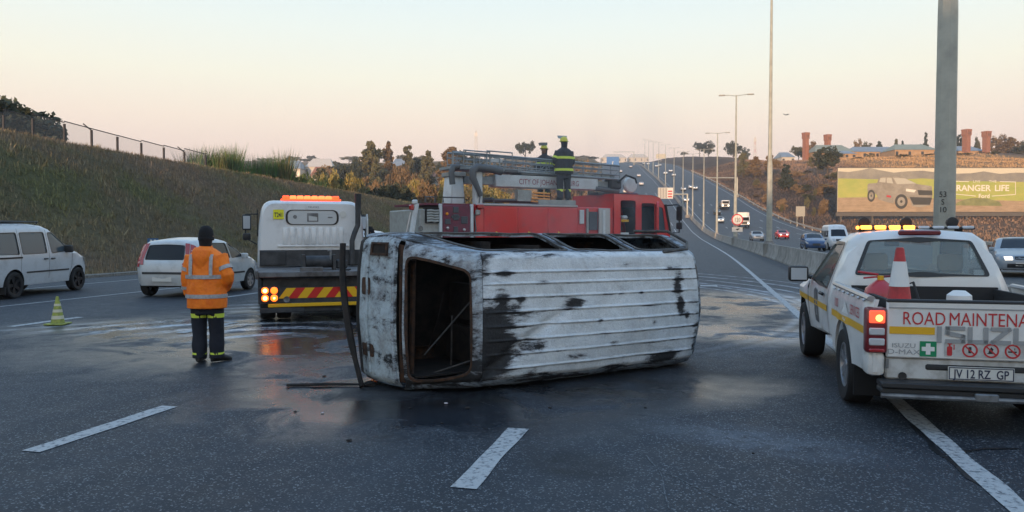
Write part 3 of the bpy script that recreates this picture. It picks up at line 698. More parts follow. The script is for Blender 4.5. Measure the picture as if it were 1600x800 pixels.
# ---------- silver panel-sided people carrier at the left edge
def carrier():
    t = thing('people_carrier', 'silver people carrier with roof bars, black alloy wheels and tinted side glass', 'car')
    prof = [(2.14, .28), (2.20, .45), (2.17, .70), (1.98, .90), (1.40, 1.10), (1.15, 1.17), (.40, 1.70), (.10, 1.80), (-.5, 1.845), (-1.7, 1.82), (-2.05, 1.74), (-2.14, 1.50), (-2.18, .9), (-2.20, .5), (-2.14, .30)]
    B = Body(prof, 1.80, .30, [(1.42, .325), (-1.26, .325)], .395, 1.02, tum=.20, ends=(.26, .08), rnd_=.11, bulge=.05)
    wins = [rpoly([(1.06, 1.14), (.22, 1.08), (.18, 1.62), (.40, 1.62)], .06), rpoly([(.02, 1.09), (-.95, 1.08), (-.95, 1.62), (.02, 1.63)], .06), rpoly([(-1.08, 1.08), (-1.98, 1.10), (-1.92, 1.60), (-1.08, 1.62)], .06)]
    basic_car(t, B, wins, (5.1, 6.5, .86, .82), (10.95, 11.9, .8, .86), 'paint_silver', 'glass_blue')
    for sg in (1, -1):
        hl = [(2.12, .66), (1.85, .72), (1.60, .98), (1.88, .92), (2.13, .76)]; B.side_pan(hl, sg, .008).build('headlight', 'lamp_clear', t, 40)
        B.side_pan(rect(-2.15, .75, -2.03, 1.25), sg, .008).build('tail_lamp', 'lamp_red', t, 40)
        mirror(t, (.86, .87, 1.18), sg, 'plastic_black', (.12, .22, .20))
        for a, b_ in (((.11, .36), (.11, 1.70)), ((-1.02, .60), (-1.02, 1.72)), ((1.10, .70), (1.14, 1.12)), ((1.10, .70), (1.0, .40))):
            mb = MB(); [mb.pan(dens(q, .1), lambda a_, b2, o_: B.side(sg)(a_, b2, .003), (), None) for q in seam([a, b_], .010)]; mb.build('door_seam', 'trim_black', t, 0)
        for x in (.24, -.06): MB().box((x, sg*(B.hw(x, .94)+.02), .94), (.17, .035, .035), None, .012).build('door_handle', 'plastic_black', t)
        mb = MB(); mb.pan(dens(rect(-.82, .60, .98, .64), .2), lambda a, b_, o_: B.side(sg)(a, b_, .012), (), .2); mb.build('side_strip', 'plastic_black', t, 40)
        mb = MB(); mb.pan(dens(rect(-1.9, .98, -.98, 1.02), .2), lambda a, b_, o_: B.side(sg)(a, b_, .010), (), .2); mb.build('door_rail', 'trim_black', t, 40)
        MB().tube([(-.10, sg*.66, 1.83), (0.0, sg*.66, 1.90), (-1.75, sg*.66, 1.885), (-1.85, sg*.66, 1.80)], .02, 6).build('roof_bar', 'trim_black', t)
        B.side_pan(dens(rect(-.80, .32, 1.0, .42), .15), sg, .004).build('sill', 'paint_silver', t, 40)
        MB().b2(-1.62, -1.66, sg*.6, sg*.9, .12, .30).build('mud_flap', 'rubber', t)
    MB().b2(-1.7, -.25, -.58, .58, 1.90, 1.925, .01).build('roof_panel', 'plastic_black', t)
    B.strip_pan(B.quad(.3, 1.8, .7, .7, .05), .006).build('grille', 'plastic_black', t, 40)
    add_wheels(t, (1.42, -1.26), .90, .325, .205, 'alloy_dark', 5, .70)
    return t
t = carrier(); th = head(1.0); t.rotation_euler = (0, 0, th)
off = Matrix.Rotation(th, 3, 'Z') @ Vector((-1.26, -.8, 0)); p = at(17, 18.9); t.location = (p[0]-off.x, p[1]-off.y, .004)

# ---------- saloons and other traffic on the opposite carriageway
def saloon(name, label, cat, m, loc, rz, group=None, lights=True, dark_front=False, plate=None):
    t = thing(name, label, cat, loc, rz, group)
    prof = [(2.22, .28), (2.28, .46), (2.24, .66), (2.10, .76), (1.20, .93), (.95, .97), (.22, 1.36), (-.10, 1.40), (-.75, 1.385), (-1.05, 1.32), (-1.60, 1.02), (-2.15, .98), (-2.24, .88), (-2.28, .55), (-2.22, .30)]
    B = Body(prof, 1.75, .27, [(1.40, .31), (-1.36, .31)], .36, .92, tum=.34, ends=(.18, .14), rnd_=.09, bulge=.04)
    wins = [rpoly([(.86, .955), (-.10, .95), (-.14, 1.31), (.22, 1.30)], .05), rpoly([(-.22, .95), (-1.05, .97), (-.86, 1.30), (-.24, 1.31)], .05)]
    basic_car(t, B, wins, (5.08, 6.35, .86, .82), (9.2, 9.95, .82, .86), m, 'glass_dark', frame=False)
    for sg in (1, -1):
        a0, a1 = B.sp(1.75), B.sp(2.7)
        mb = MB(); mb.pan(dens([(a0, sg*.56), (a0, sg*.95), (a1, sg*.93), (a1, sg*.56)], .06), lambda a, b_, o_: B.over(a, b_, .008), (), .07); mb.build('headlight', 'head_on' if lights else 'lamp_clear', t, 40)
        a0, a1 = B.sp(12.1), B.sp(12.7); mb = MB(); mb.pan(dens([(a0, sg*.55), (a0, sg*.96), (a1, sg*.96), (a1, sg*.55)], .06), lambda a, b_, o_: B.over(a, b_, .008), (), .07); mb.build('tail_lamp', 'lamp_red', t, 40)
        mirror(t, (.72, .82, .98), sg, m)
    B.strip_pan(B.quad(1.8, 2.6, .45, .45, .03), .008).build('grille', 'plastic_black', t, 40)
    B.strip_pan(B.quad(.35, 1.1, .88, .88, .03), .010).build('bumper', 'plastic_black' if dark_front else m, t, 40)
    if plate is not None: plate_part(t, (2.30+.012, 0, .47), plate, math.pi)
    add_wheels(t, (1.40, -1.36), .86, .31, .2, 'alloy', 6)
    return t
def minibus(name, label, m, loc, rz, group=None, lights=False):
    t = thing(name, label, 'minibus', loc, rz, group)
    prof = [(2.30, .30), (2.36, .50), (2.34, .80), (2.20, 1.05), (1.95, 1.15), (1.35, 1.82), (1.05, 2.15), (.6, 2.24), (-2.2, 2.24), (-2.36, 2.1), (-2.42, 1.2), (-2.42, .6), (-2.36, .32)]
    B = Body(prof, 1.75, .30, [(1.55, .33), (-1.30, .33)], .40, 1.05, tum=.14, ends=(.20, .06), rnd_=.12, bulge=.04)
    wins = [rpoly([(1.75, 1.2), (.85, 1.14), (.80, 1.72), (1.38, 1.72)], .05), rpoly([(.7, 1.14), (-.7, 1.14), (-.7, 1.72), (.7, 1.72)], .05), rpoly([(-.8, 1.14), (-2.15, 1.14), (-2.15, 1.72), (-.8, 1.72)], .05)]
    basic_car(t, B, wins, (4.1, 5.0, .88, .84), (9.3, 9.9, .8, .85), m, 'glass_dark', frame=False)
    for sg in (1, -1):
        a0, a1 = B.sp(1.8), B.sp(2.8); mb = MB(); mb.pan(dens([(a0, sg*.58), (a0, sg*.96), (a1, sg*.95), (a1, sg*.62)], .06), lambda a, b_, o_: B.over(a, b_, .008), (), .07); mb.build('headlight', 'head_on' if lights else 'lamp_clear', t, 40)
        mirror(t, (1.62, .84, 1.25), sg, 'plastic_black')
    B.strip_pan(B.quad(1.9, 2.6, .5, .5, .03), .008).build('grille', 'plastic_black', t, 40)
    B.strip_pan(B.quad(.3, 1.0, .8, .8, .03), .010).build('bumper', 'plastic_black', t, 40)
    add_wheels(t, (1.55, -1.30), .86, .33, .2, 'alloy', 5)
    return t
def onroad(px, d, dz=0):
    X, Y = at(px, d); return (X, Y, float(zr(Y))+.006+dz)
def oncoming(Y): return R(-90)+math.atan(float(xoff(Y+2)-xoff(Y-2))/4)*-1
def going(Y): return R(90)-math.atan(float(xoff(Y+2)-xoff(Y-2))/4)
G = 'traffic on the opposite carriageway'
def put(fn, name, label, *a, px, d, **k):
    l = onroad(px, d); return fn(name, label, *a, loc=l, rz=oncoming(l[1]), **k)
put(saloon, 'saloon_car', 'old silver saloon car with black bumper and lit headlamp beyond the pickup', 'car', 'paint_steel', px=1592, d=29.5, group=G, dark_front=True, plate='').rotation_euler.z -= R(15)
l = onroad(1270, 66); hb = hatchback('hatchback_car', 'dark blue hatchback driving beside the white minibus', 'car', l, oncoming(l[1]), 'paint_blue', None, group=G)
put(minibus, 'minibus', 'tall white minibus driving beside the dark blue hatchback', 'paint_white', px=1304, d=70, group=G)
put(saloon, 'saloon_car', 'red saloon car with lit headlamps', 'car', 'paint_red', px=1221.5, d=122, group=G)
put(saloon, 'saloon_car', 'grey blue car partly behind a lamp post base', 'car', 'paint_grey', px=1182, d=112, group=G, lights=False)
# box lorries
def lorry(name, label, loc, rz, box='paint_cream', cabm='paint_white', s=1.0, group=None, open_=False):
    t = thing(name, label, 'lorry', loc, rz, group); t.scale = (s, s, s)
    c = MB(); c.b2(1.6, 3.3, -1.1, 1.1, .55, 2.45, .12, 2); c.build('cab', cabm, t)
    MB().b2(3.28, 3.32, -.95, .95, 1.45, 2.2).build('windscreen', 'glass_dark', t)
    for sg in (1, -1):
        MB().b2(3.28, 3.33, sg*.65, sg*1.0, .75, .98).build('headlight', 'head_on', t); MB().b2(2.1, 3.1, sg*1.09, sg*1.11, 1.5, 2.15).build('side_window', 'glass_dark', t)
    MB().b2(3.27, 3.325, -.55, .55, .7, 1.3).build('grille', 'plastic_black', t)
    MB().b2(-3.4, 3.0, -.45, .45, .5, .8).build('chassis', 'underbody', t)
    b_ = MB(); b_.b2(-3.5, 1.45, -1.22, 1.22, .95, 3.3 if not open_ else 2.1, .04); b_.build('load_box', box, t)
    add_wheels(t, (2.5, -2.3), 1.1, .45, .3, 'alloy', 6, .6)
    return t
def put2(fn, px, d, *a, **k):
    l = onroad(px, d); return fn(*a, loc=l, rz=oncoming(l[1]), **k)
put2(lorry, 1160, 170, 'box_lorry', 'small white box lorry behind the round speed sign', group=G)
put2(lorry, 1131, 228, 'box_lorry', 'white lorry with dark open load body near the right hand gantry', group=G, box='steel_grey', open_=True)
put2(saloon, 1124.5, 188, 'saloon_car', 'silver saloon car ahead of the small dark car by a lamp post', 'car', 'paint_silver', group=G)
put2(saloon, 1120, 212, 'saloon_car', 'small dark car following the silver saloon', 'car', 'paint_black', group=G, lights=False)
FG = 'small cars far off on the highway'
far = [(1071.5, 252, 'paint_white', 1), (1067, 292, 'paint_silver', 1), (1079, 300, 'paint_white', 1), (1085, 295, 'paint_silver', 1), (1039, 390, 'paint_white', 1), (1052, 372, 'paint_silver', 1), (1047, 410, 'paint_white', 1), (1025, 470, 'paint_white', 1), (1030, 480, 'paint_silver', 1), (1012, 520, 'paint_white', 1), (1005, 560, 'paint_silver', 1),
       (1001.5, 322, 'paint_white', 0), (997.5, 375, 'paint_white', 0), (976.5, 290, 'paint_cream', 0), (979, 345, 'paint_silver', 0), (969, 420, 'paint_white', 0), (985, 470, 'paint_silver', 0)]
lab = {('paint_white', 1): 'distant white car coming down the hill on the opposite carriageway', ('paint_silver', 1): 'distant silver car coming down the hill on the opposite carriageway', ('paint_white', 0): 'distant white car climbing the hill beyond the fire engine', ('paint_silver', 0): 'distant silver car climbing the hill beyond the fire engine', ('paint_cream', 0): 'distant cream car climbing the hill just above the fire engine roof'}
proto = {}
for px, d, m, onc in far:
    l = onroad(px, d); rz = oncoming(l[1]) if onc else going(l[1])
    if m not in proto: proto[m] = saloon('saloon_car', lab[(m, onc)], 'car', m, l, rz, FG, lights=True)
    else: dup(proto[m], l, rz, lab[(m, onc)], FG)
# ================================================================== BURNT VAN ON ITS SIDE
def burnt_mat(name, base, soot, spots, rust=.25, brown=(.12, .06, .03)):
    m = bpy.data.materials.new(name); m.use_nodes = True; MATS[name] = m; n = m.node_tree; b = n.nodes['Principled BSDF']
    tcn = n.nodes.new('ShaderNodeTexCoord'); src = tcn.outputs['Object']
    ash = nse(n, src, 1.5, 8, .72, .25, .75); fine = nse(n, src, 34, 6, .8, .35, .75); blot = nse(n, src, 7, 7, .75, .42, .72)
    c = mixc(n, ash, base, tuple(x*.76 for x in base)); c = mixc(n, mth(n, 'MULTIPLY', fine, .30), c, tuple(x*.42 for x in base))
    c = mixc(n, mth(n, 'MULTIPLY', blot, .28), c, (.19, .23, .28))
    mp = n.nodes.new('ShaderNodeMapping'); mp.inputs['Scale'].default_value = (.5, 1.6, 2.0); n.links.new(src, mp.inputs[0])
    ms = []
    for (u, w_, ru, rw, k) in spots:       # patches in u (x) and height (z)
        q = n.nodes.new('ShaderNodeMapping'); q.vector_type = 'TEXTURE'; q.inputs['Location'].default_value = (u, 0, w_); q.inputs['Scale'].default_value = (ru, 1e4, rw); n.links.new(src, q.inputs[0])
        ln = n.nodes.new('ShaderNodeVectorMath'); ln.operation = 'LENGTH'; n.links.new(q.outputs[0], ln.inputs[0]); mr = n.nodes.new('ShaderNodeMapRange'); mr.inputs[1].default_value = 1.25; mr.inputs[2].default_value = 0; mr.inputs[4].default_value = k; n.links.new(ln.outputs['Value'], mr.inputs[0]); ms.append(mr.outputs[0])
    raw = n.nodes.new('ShaderNodeTexNoise'); raw.inputs['Scale'].default_value = 3.6; raw.inputs['Detail'].default_value = 12; raw.inputs['Roughness'].default_value = .74; raw.inputs['Distortion'].default_value = .5; n.links.new(mp.outputs[0], raw.inputs['Vector'])
    s_ = raw.outputs[0]
    if ms: s_ = mth(n, 'ADD', s_, mth(n, 'MULTIPLY', summ(n, ms), .42))
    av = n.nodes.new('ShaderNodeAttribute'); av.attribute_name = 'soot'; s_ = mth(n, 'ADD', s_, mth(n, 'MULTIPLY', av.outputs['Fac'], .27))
    def rng(a_, b_, k):
        mr = n.nodes.new('ShaderNodeMapRange'); mr.inputs[1].default_value = a_; mr.inputs[2].default_value = b_; mr.inputs[4].default_value = k; n.links.new(s_, mr.inputs[0]); return mr.outputs[0]
    c = mixc(n, mth(n, 'MULTIPLY', nse(n, src, 5.5, 9, .75, .60-rust*.3, .74-rust*.3), rust), c, brown)
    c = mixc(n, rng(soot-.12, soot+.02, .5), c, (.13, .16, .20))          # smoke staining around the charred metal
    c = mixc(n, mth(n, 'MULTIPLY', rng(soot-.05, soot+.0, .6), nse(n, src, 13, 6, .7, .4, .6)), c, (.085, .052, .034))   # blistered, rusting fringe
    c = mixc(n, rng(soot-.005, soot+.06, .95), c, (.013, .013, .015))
    c = mixc(n, mth(n, 'MULTIPLY', nse(n, src, 60, 3, .7, .66, .72), .8), c, (.03, .03, .034))   # pitting
    n.links.new(c, b.inputs['Base Color']); n.links.new(mth(n, 'ADD', .48, mth(n, 'MULTIPLY', fine, .4)), b.inputs['Roughness']); b.inputs['Specular IOR Level'].default_value = .35
    bp = n.nodes.new('ShaderNodeBump'); bp.inputs['Strength'].default_value = .45; bp.inputs['Distance'].default_value = .012; n.links.new(mth(n, 'ADD', mth(n, 'ADD', fine, blot), raw.outputs[0]), bp.inputs['Height']); n.links.new(bp.outputs[0], b.inputs['Normal'])
    return m
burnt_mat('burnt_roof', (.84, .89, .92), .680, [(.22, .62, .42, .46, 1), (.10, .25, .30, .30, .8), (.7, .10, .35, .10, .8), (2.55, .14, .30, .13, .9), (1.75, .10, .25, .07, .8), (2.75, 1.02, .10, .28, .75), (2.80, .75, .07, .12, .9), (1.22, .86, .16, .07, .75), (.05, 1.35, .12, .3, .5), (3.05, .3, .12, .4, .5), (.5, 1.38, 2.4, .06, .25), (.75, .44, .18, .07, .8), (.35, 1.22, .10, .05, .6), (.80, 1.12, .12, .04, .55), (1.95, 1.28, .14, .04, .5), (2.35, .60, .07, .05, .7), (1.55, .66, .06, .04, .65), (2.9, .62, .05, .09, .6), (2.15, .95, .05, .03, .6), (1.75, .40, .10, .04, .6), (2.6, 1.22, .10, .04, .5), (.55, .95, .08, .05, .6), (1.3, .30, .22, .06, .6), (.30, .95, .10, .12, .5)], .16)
burnt_mat('burnt_frame', (.62, .71, .77), .560, [(-.2, .2, .5, .3, .6), (-.1, 1.0, .2, .6, .2)], .55)
burnt_mat('burnt_front', (.60, .70, .74), .585, [(-.9, .35, .25, .12, .5), (-.62, .8, .06, .9, .5)], .4)
burnt_mat('burnt_side', (.45, .56, .66), .50, [], .3)
mat('char', (.010, .009, .009), .95, c2=(.03, .022, .018), sc_=7); mat('rust', (.075, .035, .018), .9, c2=(.022, .016, .013), sc_=14, bump=.5, bsc=50)
mat('burnt_steel', (.05, .05, .052), .7, .3, c2=(.12, .11, .10), sc_=9)
VAN = thing('burnt_minibus', 'burnt out white minibus lying on its side with ribbed roof and empty window frames', 'minibus')
q = cw(-.385, 7.76); VAN.location = (q[0], q[1], .0); VAN.rotation_euler = (0, 0, YAW+R(31))
VC = [(-.36, 1.50), (-.60, 1.46), (-.74, 1.30), (-.775, 1.08), (-.755, .93), (-.64, .52), (-.575, .42), (-.055, .045), (.09, 0), (.6, -.015), (2.4, -.01), (2.95, .01), (3.14, .08), (3.22, .35), (3.25, 1.1), (3.22, 1.42), (3.0, 1.50)]
VP = []
for i in range(len(VC)-1):
    a, b_ = VC[i], VC[i+1]; k = max(1, int(math.hypot(b_[0]-a[0], b_[1]-a[1])/.07)); VP += [(a[0]+(b_[0]-a[0])*j/k, a[1]+(b_[1]-a[1])*j/k) for j in range(k)]
VP.append(VC[-1]); VP = np.array(VP)
for _ in range(3): VP[1:-1] = VP[1:-1]*.5+(VP[:-2]+VP[2:])*.25
VS = np.concatenate([[0], np.cumsum(np.hypot(*(VP[1:]-VP[:-1]).T))])
def vsp(u, v): return float(VS[int(((VP-np.array((u, v)))**2).sum(1).argmin())])
def wlo(u, v): return .02+.07*float(1-sm(v/.65))+.10*max(0, min(1, (-u-.45)/.5))**1.5
def whi(u, v): return 1.64-.20*float(1-sm(v/.75))-.10*max(0, min(1, (-u-.45)/.5))**1.5-.03*max(0, u/3)
RIBS = [.105, .215, .325, .435, .545, .655, .76, .85]
def vover(a, t, off=0):
    a = min(max(a, 0), VS[-1]-1e-6); j = int(np.searchsorted(VS, a, 'right')-1); f = (a-VS[j])/(VS[j+1]-VS[j]); p = VP[j]*(1-f)+VP[j+1]*f
    dn = VP[min(j+2, len(VP)-1)]-VP[max(j-1, 0)]; dn = dn/np.hypot(*dn); nx, ny = dn[1], -dn[0]
    u, v = p; lo, hi = wlo(u, v), whi(u, v); t0_ = t; t = t+.010*math.sin(math.pi*t)*mnoise.noise((u*1.1, t*2.5, 9)) if v < .2 and u > .1 else t; bb = .055 if u < -.3 else (.05 if u < 2.95 else .09)
    d = bb*(1-(2*t-1)**2)+off
    e = min(t, 1-t)*(hi-lo)
    if e < .07: d -= .055*(1-e/.07)**2
    if .12 < u < 3.0 and v < .2:
        fade = min(1, (u-.12)/.08, (3.0-u)/.06)
        for rt in RIBS:
            x = (t-rt)/.0085
            if -2.5 < x < 2.5: d += (.015+.007*mnoise.noise((u*2.5, rt*40, 1)))*math.exp(-x*x)*fade
        # dents: a long diagonal crease and general waviness
        wq = lo+t*(hi-lo); dd = (wq-.12)-(u-.0)*.62
        if u < 1.25: d -= .07*math.exp(-(dd/.075)**2)*min(1, (1.25-u)/.5)*min(1, u/.1)
        d += .034*mnoise.noise((u*1.3, wq*1.6, 2.2))+.014*mnoise.noise((u*4, wq*4, 7))-.03*math.exp(-((u-2.3)/.5)**2-((wq-.2)/.15)**2)
    else: d += .016*mnoise.noise((u*3, t*4, 5))
    return (u+nx*d, v+ny*d, lo+t*(hi-lo)+(.008*mnoise.noise((u*2, 1, 1)) if e < .1 else 0))
def vgrid(a0, a1, na, nt_, name, m, thick=0):
    mb = MB(); A = np.linspace(a0, a1, na+1); T = np.linspace(0, 1, nt_+1); V = [vover(a, t) for a in A for t in T]
    mb.add(V, [(i*(nt_+1)+j, i*(nt_+1)+j+1, (i+1)*(nt_+1)+j+1, (i+1)*(nt_+1)+j) for i in range(na) for j in range(nt_)])
    o = mb.build(name, m, VAN, 50, flip=False)
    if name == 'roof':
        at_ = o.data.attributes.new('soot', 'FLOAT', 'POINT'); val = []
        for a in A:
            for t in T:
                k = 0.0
                for rt in RIBS: k = max(k, math.exp(-((t-rt+.009)/.007)**2)*(.50+.30*mnoise.noise((a*2.2, rt*30, 3))))  # burn marks along the ribs, plus shade painted just below each one
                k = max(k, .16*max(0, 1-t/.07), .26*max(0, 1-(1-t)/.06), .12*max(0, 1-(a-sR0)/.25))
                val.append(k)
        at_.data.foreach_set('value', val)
    return o
sR0, sR1 = vsp(.09, 0), vsp(3.05, .05); sW0 = vsp(-.60, .45); sF0 = vsp(-.775, 1.08)
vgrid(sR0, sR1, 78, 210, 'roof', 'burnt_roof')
K = 1.35
out_ = [(a, 0) for a in np.linspace(sW0, sR0, 14)]+[(sR0, K*q/14) for q in range(1, 14)]+[(a, K) for a in np.linspace(sR0, sW0, 14)]+[(sW0, K*(1-q/14)) for q in range(1, 14)]
da = sR0-sW0
hole = dens(rpoly([(sW0+.05, .05*K), (sW0+.035, .90*K), (sW0+da*.42, .90*K), (sR0-.12, .86*K), (sR0-.11, .09*K), (sW0+da*.5, .045*K)], .10, 4), .08)
wf = MB(); wf.pan(out_, lambda a, t, o_: vover(a, t/K, o_), [hole], .06, thick=.035); wf.build('windscreen_frame', 'burnt_frame', VAN, 45)
rim = MB(); rim.pan(dens(shrink(hole, -.016), .08), lambda a, t, o_: vover(a, t/K, .010+o_), [dens(shrink(hole, .010), .08)], None, thick=.03); rim.build('windscreen_rubber', 'rust', VAN, 45)
vgrid(vsp(-.36, 1.50), sF0, 14, 30, 'bumper_panel', 'char'); vgrid(sF0, sW0-.06, 22, 46, 'front_panel', 'burnt_front')
# cowl gap between the front panel and the windscreen
cg = MB(); cg.pan([(sW0-.075, .03), (sW0+.0, .03), (sW0+.0, .97), (sW0-.075, .97)], lambda a, t, o_: vover(a, t, -.02+o_), (), .05); cg.build('cowl_gap', 'rust', VAN, 40)
vgrid(sR1, VS[-1], 18, 30, 'rear_end', 'burnt_side')
# creases standing proud on the front panel
for a_, t0, t1, m in ((sF0+.17, .06, .95, 'burnt_front'), (sW0-.10, .04, .97, 'burnt_frame')):
    mb = MB(); mb.tube([vover(a_+.008*mnoise.noise((t*9, 1, 3)), t, .006) for t in np.linspace(t0, t1, 22)], .016, 6); mb.build('front_seam', m, VAN, 40)
for a0_, a1_, t0, t1, m in ((sF0+.06, sF0+.22, .60, .72, 'rust'), (sF0+.03, sF0+.26, .17, .26, 'rust'), (sF0+.22, sF0+.46, .885, .955, 'char')):
    mb = MB(); mb.pan(dens(rpoly([(a0_, t0*K), (a1_, t0*K), (a1_, t1*K), (a0_, t1*K)], .03), .05), lambda a, t, o_: vover(a, t/K, .006+o_), (), .05); mb.build('grille_recess' if m == 'rust' else 'headlamp_recess', m, VAN, 40)
mb = MB(); a0_, a1_, t0, t1 = sF0+.20, sF0+.48, .875, .965
mb.pan([(a0_, t0*K), (a1_, t0*K), (a1_, t1*K), (a0_, t1*K)], lambda a, t, o_: vover(a, t/K, .02+o_), [[(a0_+.03, (t0+.015)*K), (a1_-.03, (t0+.015)*K), (a1_-.03, (t1-.015)*K), (a0_+.03, (t1-.015)*K)]], None, thick=.03); mb.build('headlamp_frame', 'rust', VAN, 0)
# sides: the one facing up has the window openings
side_out = [tuple(p) for p in VP]+[(3.0-3.36*q/30, 1.50) for q in range(1, 30)]
w1 = dens(rpoly([(-.36, .66), (.14, .13), (1.24, .12), (1.14, .66)], .07), .1); w2 = dens(rpoly([(1.36, .12), (2.16, .12), (2.10, .66), (1.26, .66)], .07), .1); w3 = dens(rpoly([(2.28, .12), (2.98, .15), (3.02, .62), (2.24, .66)], .07), .1)
# the outline is pulled in so the side meets the edge of the wrap
so = [vover(vsp(*p), 1.0) for p in VP]; side_o2 = [(p[0], p[1]) for p in so]+[(2.9-3.2*q/30, 1.48) for q in range(1, 30)]
def stop(u, v, off): return (u, v, whi(u, v)+off+.012*mnoise.noise((u*3, v*3, 4)))
mb = MB(); mb.pan(dens(side_o2, .12), lambda u, v, o_: stop(u, v, o_), [w1, w2, w3], .1, thick=.03); mb.build('side_panel', 'burnt_side', VAN, 45, merge=False)
mb = MB(); mb.pan(dens([(vover(vsp(*p), 0.0)[0], vover(vsp(*p), 0.0)[1]) for p in VP]+[(2.9-3.2*q/30, 1.48) for q in range(1, 30)], .12), lambda u, v, o_: (u, v, wlo(u, v)-o_), (), .12); mb.build('side_panel', 'burnt_side', VAN, 45)
for w_ in (w1, w2, w3):
    mb = MB(); mb.pan(dens(shrink(w_, -.03), .1), lambda u, v, o_: stop(u, v, .014+o_), [dens(shrink(w_, .012), .1)], None, thick=.02); mb.build('window_frame', 'burnt_steel', VAN, 45)
# bent frame lifted at the rear window
mb = MB(); mb.tube([stop(2.55, .02, .0), stop(2.95, .04, .03), stop(3.10, .20, .07), stop(3.05, .5, .10), stop(2.6, .62, .06)], .018, 6); mb.build('bent_window_strip', 'burnt_steel', VAN)
fl = MB(); fl.b2(-.40, 3.05, 1.46, 1.51, .06, 1.58); fl.build('floor_pan', 'char', VAN, 0)
# lining, seat frames and a bent wiper arm in the cabin
ln_ = MB(); ln_.b2(-.45, 3.0, .45, 1.45, .13, .15); ln_.b2(.2, 3.0, .10, .45, .17, .19); ln_.b2(.9, .93, .2, 1.45, .1, 1.5); ln_.build('cabin_bulkhead', 'char', VAN, 0)
for p, q_ in (((-.30, .55, .35), (.25, .45, .95)), ((.0, .5, .75), (.05, .62, .20)), ((-.25, .6, .12), (.3, .38, .30))):
    MB().tube([p, q_], .010, 5).build('seat_frame', 'burnt_steel', VAN)
for k in range(3):
    s_ = MB(); s_.b2(.3+k*.04, .42+k*.04, .55, 1.25, .18+.48*k, .58+.48*k); s_.build('seat_shell', 'char', VAN, 0)
rk = random.Random(12)
for k in range(6):
    x0, y0, z0 = rk.uniform(-.35, .6), rk.uniform(.35, 1.2), rk.uniform(.12, 1.4); MB().tube([(x0, y0, z0), (x0+rk.uniform(-.15, .15), y0+rk.uniform(-.1, .1), max(.08, z0-rk.uniform(.1, .5))), (x0+rk.uniform(-.25, .25), y0+rk.uniform(-.1, .2), max(.06, z0-rk.uniform(.2, .8)))], .006, 4).build('hanging_wire', 'char', VAN)
MB().tube([(-.42, .62, .15), (-.40, .60, 1.35)], .03, 7).build('dash_beam', 'rust', VAN)
# hanging bumper
mb = MB(); mb.tube([(-.88+.02*s_-.05*math.sin(2.6*s_), 1.42-.56*(1-s_)**1.6, .02+1.50*s_) for s_ in np.linspace(0, 1, 12)], [.035]*3+[.05]*6+[.045]*3, 7, sq=(.6, 1.3)); mb.build('hanging_bumper', 'char', VAN)
for u in (.12, 2.45):
    for wz in (.22, 1.42):
        mb = MB(); mb.lathe((u, 1.60, wz), [(.20, -.09), (.215, -.08), (.19, -.06), (.18, .05), (.215, .08), (.20, .09), (.12, .03), (.05, .04), (.01, .04)], 20, 'Z'); mb.build('wheel_rim', 'rust', VAN)
    MB().tube([(u, 1.58, .2), (u, 1.58, 1.45)], .05, 8).build('axle', 'burnt_steel', VAN)
# crumpled lip where the roof edge meets the road
mb = MB(); N = 60
V = []
for k in range(N+1):
    a = sW0+(sR1-sW0)*k/N; p = Vector(vover(a, .02)); q_ = mnoise.noise((a*4, 0, 0)); V += [(p.x, p.y-.01, p.z), (p.x+.02*q_, p.y+.03+.03*q_, max(.004, p.z-.05-.04*q_)), (p.x, p.y+.15, max(.003, .02+.02*q_))]
mb.add(V, [(3*k+j, 3*k+j+1, 3*k+4+j, 3*k+3+j) for k in range(N) for j in (0, 1)]); mb.build('crushed_edge', 'burnt_side', VAN, 50)
# debris
def debris(label, pts, r, m, sq=(1, .5)):
    mb = MB(); mb.tube([(p[0]-pts[0][0], p[1]-pts[0][1], p[2]) for p in pts], r, 6, sq=sq); o = mb.build('debris_strip', m); o.location = (pts[0][0], pts[0][1], 0); return tag(o, label, 'debris', 'debris on the road')
a = gnd(446, 606); b_ = gnd(570, 605); debris('long charred trim strip lying on the road beside the burnt minibus', [(a[0], a[1], .02), ((a[0]+b_[0])/2, (a[1]+b_[1])/2+.03, .022), (b_[0], b_[1], .02)], [.03, .034, .02], 'char')
def chip(label, px, py, s, m='char'):
    rr_ = random.Random(px); mb = MB(); p = gnd(px, py); s = s*.65; mb.lathe((0, 0, 0), [(.01, 0), (s, .004), (s*.8, s*.5), (s*.2, s*.7)], 7)
    mb.v = [(x*(1+.5*rr_.random()), y*(1+.6*rr_.random()), z) for x, y, z in mb.v]; o = mb.build('debris_chip', m, smooth=0); o.location = (p[0], p[1], .004); o.rotation_euler = (0, 0, rr_.random()*6); return tag(o, label, 'debris', 'debris on the road')
chip('jagged charred lump beside the front of the burnt minibus', 576, 604, .10)
for px, py, s in ((543, 692, .03), (690, 664, .016), (459, 646, .02), (1180, 712, .015), (505, 590, .03), (1010, 640, .02), (860, 640, .025), (730, 640, .03), (640, 640, .02)):
    chip('small dark fragment of burnt debris on the asphalt', px, py, s)
mat('pale_scrap', (.5, .42, .42), .7)
chip('small pale scrap lying on the asphalt', 502, 648, .02, 'pale_scrap'); chip('small pale scrap lying on the asphalt', 696, 633, .025, 'pale_scrap')

